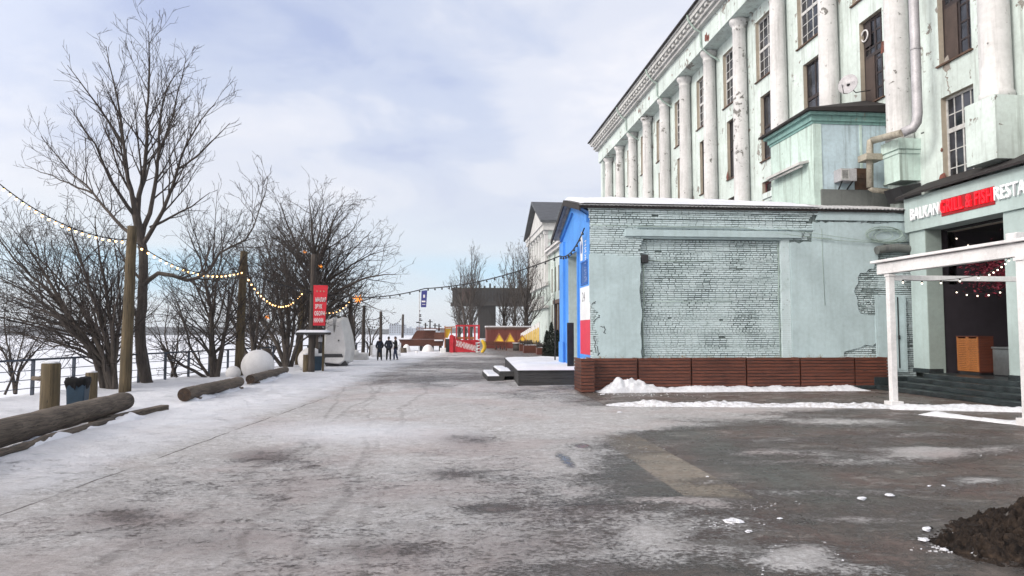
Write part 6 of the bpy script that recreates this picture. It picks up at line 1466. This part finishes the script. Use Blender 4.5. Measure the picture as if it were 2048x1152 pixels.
def container():
    A, B_ = atY(973, 697, 92), atY(1062, 697, 92); z1 = atY(1000, 652, 92).z
    t = thing('red_board_wall', 'long oxide red boarded wall with a pale snowy coping behind the yellow tents', 'fence', (A.x, 92, 0)); w_ = B_.x-A.x
    b = MB(); b.box(0, w_, 0, 2.4, 0, z1-.15)
    k = .15
    while k < w_: b.box(k, k+.1, -.06, -.002, .02, z1-.2); k += .34
    b.build('boards', M['container'], t); b = MB(); b.box(-.1, w_+.1, -.15, 2.5, z1-.148, z1+.02); b.build('coping', M['snowdirty'], t); b = MB(); b.box(-.06, w_+.06, -.11, 2.46, z1-.45, z1-.152); b.build('fascia_board', M['rustpanel'], t)
container()
def tent(label, px, Y, w_, h):
    p = atY(px, 690, Y); t = thing('yellow_play_tent', label, 'tent', (p.x, Y, 0), 0, 'yellow triangular play tents'); z0 = .95
    b = MB(); b.add([(-w_, -w_, z0), (w_, -w_, z0), (w_, w_, z0), (-w_, w_, z0), (0, 0, z0+h)], [(0, 1, 4), (1, 2, 4), (2, 3, 4), (3, 0, 4), (3, 2, 1, 0)]); b.build('pitched_roof', M['yellow'], t)
    b = MB()
    for x in (-w_*.8, w_*.8):
        for y in (-w_*.8, w_*.8): b.bar((x, y, 0), (x, y, z0), .09)
    b.build('legs', M['cabdark'], t); b = MB(); b.bar((-w_, -w_, z0), (w_, -w_, z0), .1); b.bar((-w_*1.02, -w_-.05, z0), (0, -.05, z0+h), .07); b.bar((w_*1.02, -w_-.05, z0), (0, -.05, z0+h), .07); b.build('roof_frame', M['cab'], t)
tent('left one of the two big yellow triangular play tents', 998, 84, .54, .95); tent('right one of the two big yellow triangular play tents', 1020, 81, .52, 1.0); tent('small yellow triangular play tent, farthest right and half hidden', 1044, 86, .45, .75)
def playground_cabin():
    D = 72.0; k = D/F; p = atY(925, 701, D); t = thing('red_play_cabin', 'bright red climbing cabin with open windows and a slanted white-lettered board', 'playground', (p.x, D, 0))
    def X(px): return (px-925)*k
    def Z(py): return (701-py)*k+.02
    b = MB()
    for px in (913, 928, 938, 950, 958): b.box(X(px)-.05, X(px)+.05, -.05, .05, 0, Z(647)); b.box(X(px)-.05, X(px)+.05, 1.6, 1.7, 0, Z(649))
    b.box(X(912), X(959), -.06, .06, Z(649), Z(646)); b.box(X(912), X(959), 1.6, 1.72, Z(649), Z(646)); b.box(X(911), X(914), .06, 1.6, Z(649), Z(646)); b.box(X(957), X(959), .06, 1.6, Z(649), Z(646))
    b.build('frame', M['red'], t)
    b = MB(); b.box(X(914), X(949), .062, .10, Z(674), Z(670)); b.build('sill_boards', M['cab'], t)
    b = MB(); b.box(X(911), X(958), .07, 1.6, Z(681), Z(676)); b.box(X(911), X(950), .11, .16, .1, Z(676)); b.build('deck_panel', M['red'], t)
    b = MB(); b.prism([(X(908), Z(673)), (X(911), Z(673)), (X(950), Z(686)), (X(950), Z(700)), (X(908), Z(700))], (0, -.16, 0), (1, 0, 0), (0, 0, 1), (0, .06, 0)); bd = b.build('slanted_board', M['red'], t)
    text_obj('board_lettering', 'ХИЖИИИИ!', .75, .02, M['foam'], bd, (X(931.5), -.175, Z(688.5)), Vector((1, 0, -.27)), (0, 0, 1), .02, width=(X(951)-X(911)))
    b = MB(); b.box(X(900), X(907), -.3, .2, 0, Z(666)); b.box(X(899), X(911), .3, .36, .0, Z(668)); b.build('side_panel', M['red'], t)
    b = MB()
    for q in range(5): b.tube([(X(952)+q*.04, -.2, Z(700-q*6)), (X(960), -.2, Z(699-q*6))], .06, 6)
    b.build('climbing_holds', M['foam'], t)
    y = thing('climbing_frame', 'yellow wooden climbing frame left of the red cabin', 'playground', (p.x+X(895), D+.5, 0))
    def X2(px): return (px-895)*k
    b = MB(); b.bar((X2(890), 0, 0), (X2(890), 0, Z(648)), .10); b.bar((X2(889), 0, Z(651)), (X2(910), 0, Z(650)), .12); b.bar((X2(903), 0, 0), (X2(903), 0, Z(650)), .10); b.build('beams', M['cab'], y)
    b = MB(); b.prism([(X2(891), Z(653)), (X2(902), Z(653)), (X2(899), Z(664)), (X2(896), Z(672)), (X2(891), Z(672))], (0, .1, 0), (1, 0, 0), (0, 0, 1), (0, .06, 0)); b.build('panel', M['yellow'], y)
    b = MB(); b.box(X2(891), X2(902), .3, .5, 0, Z(674)); b.build('dark_net', M['blackmetal'], y)
    s = thing('yellow_slide', 'curved yellow slide hoop right of the red cabin', 'playground', (p.x+X(964), D-1, 0)); b = MB()
    b.tube([(.1*sin(q/8*pi)*3-.1, 0, 1.25*(1-q/8)+.02) for q in range(9)], [.10, .16, .18, .18, .18, .18, .18, .16, .12], 8); b.build('hoop', M['yellow'], s)
playground_cabin()
def ship():
    D = 76.0; k = D/F; p = atY(840, 702, D); t = thing('playground_ship', 'brown timber playground ship with short masts and snow on its roofs', 'playground', (p.x, D, 0))
    def X(px): return (px-840)*k
    def Z(py): return (702-py)*k+.02
    b = MB(); b.prism([(X(798), Z(678)), (X(806), Z(691)), (X(885), Z(691)), (X(890), Z(664)), (X(868), Z(664)), (X(868), Z(678))], (0, 0, 0), (1, 0, 0), (0, 0, 1), (0, 2.2, 0)); b.build('hull', M['brownship'], t)
    b = MB(); b.prism([(X(822), Z(677.5)), (X(830), Z(664)), (X(834), Z(660)), (X(870), Z(660)), (X(870), Z(677.5))], (0, .25, 0), (1, 0, 0), (0, 0, 1), (0, 1.7, 0)); b.build('cabin', M['brownship'], t)
    b = MB()
    for q in range(24): x = X(800)+q*(X(888)-X(800))/24; b.box(x, x+.05, -.05, -.003, Z(690), Z(679))
    for q in range(9): x = X(832)+q*(X(868)-X(832))/9; b.box(x, x+.05, .2, .247, Z(676), Z(662))
    b.build('plank_battens', M['cabdark'], t)
    b = MB()
    for q in range(22): x = X(833)+q*.16; b.bar((x, .3, Z(660)), (x, .3, Z(655)), .05)
    b.bar((X(832), .3, Z(655)), (X(888), .3, Z(657)), .07); b.build('handrail', M['cabdark'], t)
    for px, py in ((850, 645), (859, 638), (869, 646), (877, 647)): b = MB(); b.tube([(X(px), .8, Z(662)), (X(px), .8, Z(py))], .085, 6); b.tube([(X(px)-.22, .8, Z(py+4)), (X(px)+.26, .8, Z(py+5))], .04, 5); b.build('mast', M['blackmetal'], t)
    b = MB(); b.box(X(847), X(871), -.1, 1.9, Z(660)+.003, Z(657.4)); b.build('snow_layer', M['snow'], t, .03); b = MB(); b.box(X(868), X(885), -.25, .0, Z(681), Z(678.4)); b.build('snow_layer', M['snow'], t, .03); b = MB(); b.box(X(790), X(821), -.2, 1.0, Z(678), Z(675)); b.build('snow_layer', M['snow'], t, .03)
    b = MB(); 
    for px in (812, 842, 864, 880): b.box(X(px)-.15, X(px)+.15, .3, 1.8, -.05, Z(691))
    b.build('supports', M['blackmetal'], t)
    def dome(label, px, w_, h, Y):
        q = atY(px, 700, Y); d = thing('white_dome', label, 'dome', (q.x, Y, 0), 0, 'small white domes before the playground ship'); b = MB(); b.ball((0, 0, 0), 1, 20, 14, sq=(w_, w_, h)); b.build('dome_shell', M['foam'], d)
    dome('white dome under the bow of the playground ship', 813, .42, .82, 74); dome('widest white dome under the middle of the playground ship', 856, .60, .78, 74); dome('small white lump at the people\'s right, nearest of the white domes', 797, .20, .42, 62); dome('tiny white lump between the two bigger white domes', 833, .16, .24, 70)
    b = MB(); b.box(-.28, .28, -.25, .25, 0, .52); q = atY(886, 700, 70); o = b.build('white_cube_seat', M['foam'], None, .04); o.location = (q.x, 70, 0); tag(o, 'small white cube seat at the foot of the yellow climbing frame', 'seat')
    q = G(848, 703); b = MB(); b.tube([(0, 0, 0), (0, 0, .62)], .09, 8); o = b.build('bollard', M['blackmetal']); o.location = q; tag(o, 'short dark bollard in front of the playground ship', 'bollard')
    q = G(806, 707); b = MB(); b.lathe([(.34, 0), (.36, .1), (.33, .52), (.25, .55)], (0, 0, 0), 14); o = b.build('stump_seat', M['log']); o.location = q; tag(o, 'dark round stump seat between the people and the ship', 'seat')
ship()
def mast_banner():
    D = 82.0; k = D/F; p = atY(838, 700, D); t = thing('banner_mast', 'thin white mast flying a violet blue vertical banner', 'banner', (p.x, D, 0))
    def X(px): return (px-838)*k
    def Z(py): return (665-py)*k+CH
    b = MB(); b.tube([(0, 0, 0), (0, 0, Z(581))], .05, 6); b.build('mast', M['duct'], t)
    b = MB(); b.prism([(X(841), Z(615)), (X(851.5), Z(615)), (X(853.5), Z(581)), (X(842), Z(582))], (0, -.05, 0), (1, 0, 0), (0, 0, 1), (0, .03, 0)); bn = b.build('banner', M['bannerblue'], t)
    b = MB(); b.box(X(842.5), X(850), -.08, -.052, Z(605), Z(602)); b.box(X(843.5), X(850), -.08, -.052, Z(610), Z(609)); b.box(X(845.5), X(849), -.08, -.052, Z(596), Z(590)); b.build('banner_mark', M['foam'], bn)
    b = MB()
    for py, w_ in ((622, 1), (630, 2), (633, 2), (638, 2), (641, 3), (646, 2), (645, -3)): b.box(min(0, X(838+w_*2)), max(.02, X(838+w_*2)), -.08, .08, Z(py+1.3), Z(py-1))
    b.build('loudspeakers', M['blackmetal'], t)
mast_banner()
def cafe():
    t = thing('cafe_terrace_screen', 'row of yellow and white panels screening the cafe terrace by the far building', 'screen', (9.6, 84, 0)); ys = np.linspace(73.5, 95, 13); first = None
    for i in range(12):
        y0, y1 = ys[i]-84, ys[i+1]-84; b = MB(); hz = 2.5-1.3*i/11; b.box(0, .06, y0+.08, y1-.08, .2, hz); b.build('panel', M['yellow'], t); b = MB(); b.box(.01, .05, y0+.08, y1-.08, hz+.02, hz+.5); b.build('upper_screen', M['foam'], t)
        b = MB(); b.bar((0, y0, 0), (0, y0, hz+.6), .09); b.build('upright', M['facade_white'], t)
    
    def box_pl(label, px, Y, w_, d, h, seed):
        p = atY(px, 690, Y); q = thing('hedge_planter', label, 'planter', (p.x, Y, 0), 0, 'dark red planters with bare hedging'); b = MB(); b.box(-w_, w_, -d, d, 0, h); z = .06
        while z < h-.05: b.box(-w_-.02, w_+.02, -d-.02, -d-.002, z, z+.07); z += .11
        b.build('box', M['cabdark'], q); b = MB(); rs = random.Random(seed)
        for _ in range(160): c = Vector((rs.uniform(-w_, w_), rs.uniform(-d, d), h)); v = Vector((rs.gauss(0, .15), rs.gauss(0, .15), rs.uniform(.15, .5))); b.tube([c, c+v*.5, c+v], .014, 3)
        b.build('hedging', M['twig'], q)
        b = MB(); b.box(-w_*.9, w_*.9, -d*.9, d*.9, h, h+.06); b.build('snow_cap', M['snow'], q, .02)
    box_pl('dark red planter with bare hedging nearest to the cafe screen', 1063, 71, .80, .6, .75, 4); box_pl('dark red planter with bare hedging beyond the nearest one', 1052, 78, .7, .5, .75, 5); box_pl('dark red planter with bare hedging below the blue wall', 1084, 66, .5, .5, .6, 6)
    def thuja(label, px, py, D, h, r):
        p = atY(px, py, D); q = thing('evergreen_shrub', label, 'shrub', (p.x, D, 0), 0, 'dark evergreen columns before the far building'); b = MB(); b.tube([(0, 0, 0), (0, 0, h*.7)], .04, 6); b.build('trunk', M['bark'], q)
        b = MB(); rs = random.Random(int(px))
        for _ in range(1300):
            z = rs.random()**1.2; rr = r*(1-z)**.6*(.35+.75*rs.random()); a = rs.uniform(0, 6.28); c = Vector((rr*cos(a), rr*sin(a), .12+z*h)); u = Vector((rs.gauss(0, 1), rs.gauss(0, 1), rs.gauss(0, 1)+1)).normalized()*.09; v = u.orthogonal().normalized()*.035
            b.add([c-u, c+v, c+u, c-v], [(0, 1, 2, 3)])
        b.build('crown', M['thuja'], q, fix=False)
    thuja('shortest dark evergreen column, leftmost by the far building', 1094, 706, 55, 2.0, .42); thuja('tallest dark evergreen column, in the middle', 1103, 708, 51, 2.6, .45); thuja('bushy dark evergreen next to the corner of the blue wall', 1115, 712, 47, 2.0, .5)
    q = thing('timber_porch', 'dark brown timber porch beyond the blue wall', 'porch', (8.6, 54, 0)); b = MB()
    for y in (-2, 0, 2): b.bar((0, y, 0), (0, y, 4.2), .25)
    b.box(-.2, 1.5, -2.3, 2.3, 4.2, 4.5); b.build('porch_frame', M['rust'], q); b = MB(); b.box(.2, .3, -1.9, 1.9, 0, 4.18); b.build('porch_boards', M['panelbrown'], q)
    for lab, px, py, D in (('cafe table with a grey skirt among the play tents', 1037, 701, 80), ):
        p = G(px, py); q = thing('cafe_table', lab, 'table', (p.x, p.y, 0)); b = MB(); b.lathe([(.62, 0), (.55, .8)], (0, 0, 0), 14); b.build('skirt', M['concrete'], q); b = MB(); b.lathe([(.7, .8), (.7, .86)], (0, 0, 0), 16); b.build('top', M['foam'], q)
    for lab, px, h, w_ in (('dark wooden bench left of the left yellow tent', 985, .8, 1.0), ('dark wooden bench under the left yellow tent', 1001, .6, .55), ('dark wooden bench below the small yellow tent', 1050, .75, .6)):
        p = G(px, 699); q = thing('wooden_bench', lab, 'bench', (p.x, p.y, 0), 0, 'dark wooden benches among the tents'); b = MB(); b.box(-w_, w_, -.2, .2, .40, .46); b.build('seat', M['cabdark'], q); b = MB(); b.box(-w_, w_, .2, .26, .5, h+.15); b.build('backrest', M['cabdark'], q)
        for x in (-w_+.08, w_-.08): b = MB(); b.box(x-.05, x+.05, -.18, .18, 0, .397); b.build('leg', M['blackmetal'], q)
cafe()
def blocks():
    for lab, a, c, top, D in (('tallest pale blue apartment block across the river, left of the mast', 778, 812, 649, 1250), ('lower pale blue apartment block across the river, beside the tallest one', 813, 831, 656, 1300), ('far apartment block with a stepped roof above the playground ship', 833, 846, 652, 1350), ('faint apartment block over the masts of the playground ship', 848, 880, 657, 1400)):
        p, q = atY(a, 668, D), atY(c, top, D); t = thing('apartment_block', lab, 'apartment block', ((p.x+q.x)/2, D, 0), 0, 'apartment blocks on the far shore'); w_ = (q.x-p.x)/2; H = q.z
        b = MB(); b.box(-w_, w_, 0, 14, -3, H); b.box(-w_*.4, w_*.1, 2, 8, H, H+2.5); b.build('wall', M['farblock'], t)
        b = MB(); n = int(w_*2/4)
        for i in range(n):
            for j in range(int(H/3)): x = -w_+1.2+i*4; b.box(x, x+1.8, -.1, -.01, 1+j*3, 2.6+j*3)
        o = b.build('windows', M['framedark'], t); tag(o, kind='stuff')
blocks()
# ------------------------------------------------------------ snow banks, soil heap, crumbs
def bank(name, label, path, w_, hf, m, seed, cat='snow', amp=.5, res=.055, rough=5.0):
    """heaped ridge along a ground polyline; hf(u) is the height"""
    P = [Vector((p[0], p[1], 0)) for p in path]; Ls = [0]
    for i in range(1, len(P)): Ls.append(Ls[-1]+(P[i]-P[i-1]).length)
    n = int(Ls[-1]/res); m_ = 22; V = np.zeros(((n+1)*(m_+1), 3)); 
    for i in range(n+1):
        s = Ls[-1]*i/n; k = max(j for j in range(len(Ls)) if Ls[j] <= s+1e-9); k = min(k, len(P)-2); f = (s-Ls[k])/(Ls[k+1]-Ls[k]); c = P[k].lerp(P[k+1], f); d = (P[k+1]-P[k]).normalized(); nn = Vector((-d.y, d.x, 0)); u = i/n
        wob = .8+.5*float(fbm(s*.8+seed, seed, 3)); h = hf(u)*(.55+.9*float(fbm(s*1.7+seed, seed*3., 4)))
        for j in range(m_+1):
            v = -1+2*j/m_; x = c+nn*(v*w_*wob); prof = max(0, 1-v*v)**.7*min(1, u*14+.02, (1-u)*14+.02)
            z = h*prof*(1-amp*.5+amp*float(fbm(x.x*rough+seed, x.y*rough, 5, .6)))-.012
            V[i*(m_+1)+j] = (x.x, x.y, z if 0 < j < m_ else -.03)
    i = (np.arange(n)[:, None]*(m_+1)+np.arange(m_)[None]).reshape(-1); Fc = np.stack([i, i+m_+1, i+m_+2, i+1], 1)
    o = np_mesh(name, V, Fc, m, None); return tag(o, label, cat, kind='stuff')
bank('snow_bank', 'crusty heap of ploughed snow against the slatted planters, highest at its left end', [(5.06, 24.15), (8.0, 24.2), (11.0, 24.25), (14.7, 24.2)], .42, lambda u: .38 if u < .13 else .38-.22*min(1, (u-.13)/.10), M['snowberm'], 3, amp=.9, rough=7)
bank('snow_bank', 'low crumbly snow ridge running across to the first pergola post', [(4.35, 19.75), (6.5, 19.3), (9.5, 18.9), (12.3, 18.3)], .34, lambda u: .12, M['snowdirty'], 9, amp=.9, rough=9, res=.045)
bank('snow_bank', 'white snow ridge from the first pergola post towards the steps', [(11.6, 18.2), (13.0, 17.9), (14.9, 17.2)], .30, lambda u: .13, M['snowberm'], 12, amp=.7)
bank('snow_bank', 'flat white snow strip at the foot of the second pergola post', [(11.7, 17.0), (12.2, 15.8), (12.7, 14.2), (13.0, 12.5)], .26, lambda u: .09, M['snowberm'], 15, amp=.6)
for k_, (lx, ya_, yb_) in enumerate(((-6.78, 9.0, 17.6), (-6.83, 20.4, 25.6), (-6.90, 27.2, 34.0))):
    bank('snow_bank', ('thin', 'narrow', 'small')[k_]+' drift of snow banked along the foot of the '+('nearest', 'middle', 'farthest')[k_]+' log', [(lx-.10, ya_), (lx-.14, (ya_+yb_)/2), (lx-.10, yb_)], .26, lambda u: .20, M['snow'], 20+k_, amp=.6, res=.09)
def soil():
    c = G(2010, 1085); n = 240; R = 1.2; V = np.zeros((n*n, 3)); g = np.linspace(-1, 1, n); A, B_ = np.meshgrid(g, g); X = c.x+.64+A*R*1.15; Y = c.y-.10+B_*R*.85
    r = np.sqrt((A*1.0)**2+(B_*1.05)**2)+(fbm(X*1.7, Y*1.7, 4)-.5)*.5
    z = np.clip(1-r/.85, 0, 1)**.8*.36*(.40+1.2*fbm(X*3, Y*3, 4))+np.clip(1-r/.95, 0, 1)**.3*((np.abs(fbm(X*9, Y*9, 4, .6)-.5)*-.55+.12)+(fbm(X*26, Y*26, 3, .7)-.5)*.13)-.03+.02*np.clip(1-r, 0, 1)
    V = np.stack([X, Y, z], -1).reshape(-1, 3); i = (np.arange(n-1)[:, None]*n+np.arange(n-1)[None]).reshape(-1); Fc = np.stack([i, i+1, i+1+n, i+n], 1)
    tag(np_mesh('soil_heap', V, Fc, M['mud'], None), 'heap of dark wet soil and dirty ice at the bottom right corner', 'soil', kind='stuff')
    rs = random.Random(77); b = MB()
    for k in range(260):
        a = rs.uniform(0, 6.28); q = rs.uniform(0, .72)*R; x, y = c.x+.64+q*1.1*cos(a), c.y-.10+q*.8*sin(a); s = .012+.065*rs.random()**2; zz = .24*max(0, 1-q/(R*.8))
        n0 = b.n; b.ball((x, y, zz+s*.2), s, 7, 5, 0, (rs.uniform(.7, 1.5), rs.uniform(.7, 1.3), rs.uniform(.5, .9)))
        for i in range(n0, b.n): v = b.v[i]; b.v[i] = (v[0]+rs.gauss(0, s*.16), v[1]+rs.gauss(0, s*.16), v[2]+rs.gauss(0, s*.16))
    for k in range(360):
        a = rs.uniform(0, 6.28); q = rs.uniform(.1, 1.05)*R*rs.uniform(.8, 1.08); x, y = c.x+.64+q*1.1*cos(a), c.y-.10+q*.8*sin(a); s = (.006+.045*rs.random()**3)*(1.7 if q < R*.7 else .8); zz = max(0, .27*(1-q/(R*.85)))*.8
        b.ball((x, y, zz+s*.4), s, 6, 4, 0, (rs.uniform(.7, 1.5), rs.uniform(.7, 1.3), rs.uniform(.5, 1)))
    b.sm = [False]*len(b.sm); tag(b.build('soil_clods', M['mud'], fix=False), 'dark soil crumbs scattered over and around the soil heap', 'soil', kind='stuff')
soil()
def chunk_proto(seed, r, name='ice_chunk', m=None):
    rs = random.Random(seed); b = MB(); n, m_ = 9, 6; vs = []
    for i in range(m_+1):
        th = pi*i/m_
        for j in range(n): a = 2*pi*j/n; q = r*(.75+.5*rs.random()); vs.append((q*sin(th)*cos(a)*1.3, q*sin(th)*sin(a), -q*cos(th)*.55+r*.3))
    b.add(vs, [(i*n+j, i*n+(j+1) % n, (i+1)*n+(j+1) % n, (i+1)*n+j) for i in range(m_) for j in range(n)]); return b.build(name, m or M['snowberm'], fix=False)
LUMPS = ['ice lump in front of the soil heap, middle of three in a row', 'flat ice lump left of the soil heap, rightmost of the pair on the bare paving', "small ice lump just left of the soil heap's edge", "ice lump touching the soil heap's left edge", 'lower ice lump between the paving and the soil heap', "biggest white ice lump, near the beige strip's lower end", 'small ice lump below the left side of the soil heap', "ice lump in front of the second planter's snow", "ice lump lying on the soil heap's lower slope", 'ice lump at the foot of the soil heap near the bottom edge', 'ice lump just right of the biggest one', 'tiny left ice speck above the soil heap', 'tiny right ice speck above the soil heap', "ice lump by the corner planter's foot", 'ice lump at the left end of the low snow ridge', 'tiny ice lump on the dark paving right of the biggest one', 'tiny ice lump on the beige strip']
pr = chunk_proto(5, .07); first = True
for k, (px, py, s) in enumerate([(1723, 1000, .75), (1780, 994, .8), (1853, 1062, .85), (1908, 1072, .7), (1848, 1083, .9), (1468, 1046, 1.3), (1918, 1088, .6), (1330, 775, .8), (1945, 1110, .9), (1888, 1103, .6), (1497, 1066, .6), (1858, 974, .35), (1887, 974, .4), (1205, 790, .9), (1240, 826, 1.1), (1560, 1040, .5), (1415, 955, .4)]):
    o = pr if first else pr.copy()
    if not first: COL.objects.link(o)
    first = False; g = G(px, py); o.location = (g.x, g.y, .01); s *= .85; o.scale = (s*random.uniform(.8, 1.3), s*random.uniform(.6, 1.1), s*random.uniform(.5, .9)); o.rotation_euler = (0, 0, random.uniform(0, 6)); tag(o, LUMPS[k], 'ice chunk', 'loose lumps of ice on the paving')
def crumbs():
    rs = random.Random(9); b = MB()
    for px, py, rx, ry, n, s0 in [(1300, 1075, 60, 18, 90, .018), (1600, 1112, 80, 22, 110, .016), (1350, 818, 170, 8, 160, .03), (1560, 1130, 60, 14, 50, .015), (1440, 1050, 70, 10, 50, .014), (1890, 1095, 45, 18, 60, .018), (1950, 905, 60, 10, 40, .016), (1250, 1030, 90, 20, 80, .012), (1480, 1010, 120, 10, 60, .012), (1700, 812, 90, 5, 60, .03), (1290, 790, 110, 5, 50, .03), (1100, 1000, 120, 30, 60, .01), (1250, 905, 80, 25, 60, .012)]:
        for _ in range(int(n*1.4)):
            g = G(px+rs.gauss(0, rx*.5), py+rs.gauss(0, ry*.5)); s = s0*rs.uniform(.2, .8)
            b.ball((g.x, g.y, s*.2+.004), s, 5, 3, 0, (rs.uniform(.8, 1.6), rs.uniform(.7, 1.2), rs.uniform(.4, .8)))
    b.sm = [False]*len(b.sm); tag(b.build('snow_crumbs', M['snowdirty'], fix=False), 'tiny crumbs of snow and ice scattered over the paving', 'snow', kind='stuff')
crumbs()
# ------------------------------------------------------------ winter air over the river
def haze():
    b = MB(); b.box(-2200, 1200, -120, 2400, -6.5, 42); m = bpy.data.materials.new('haze'); m.use_nodes = True; n = m.node_tree.nodes; n.clear()
    v = n.new('ShaderNodeVolumePrincipled'); o = n.new('ShaderNodeOutputMaterial'); m.node_tree.links.new(v.outputs[0], o.inputs['Volume'])
    v.inputs['Color'].default_value = (.86, .90, .96, 1); v.inputs['Density'].default_value = .00022; v.inputs['Anisotropy'].default_value = .1
    h = b.build('haze', m, fix=False); tag(h, kind='stuff')
haze()
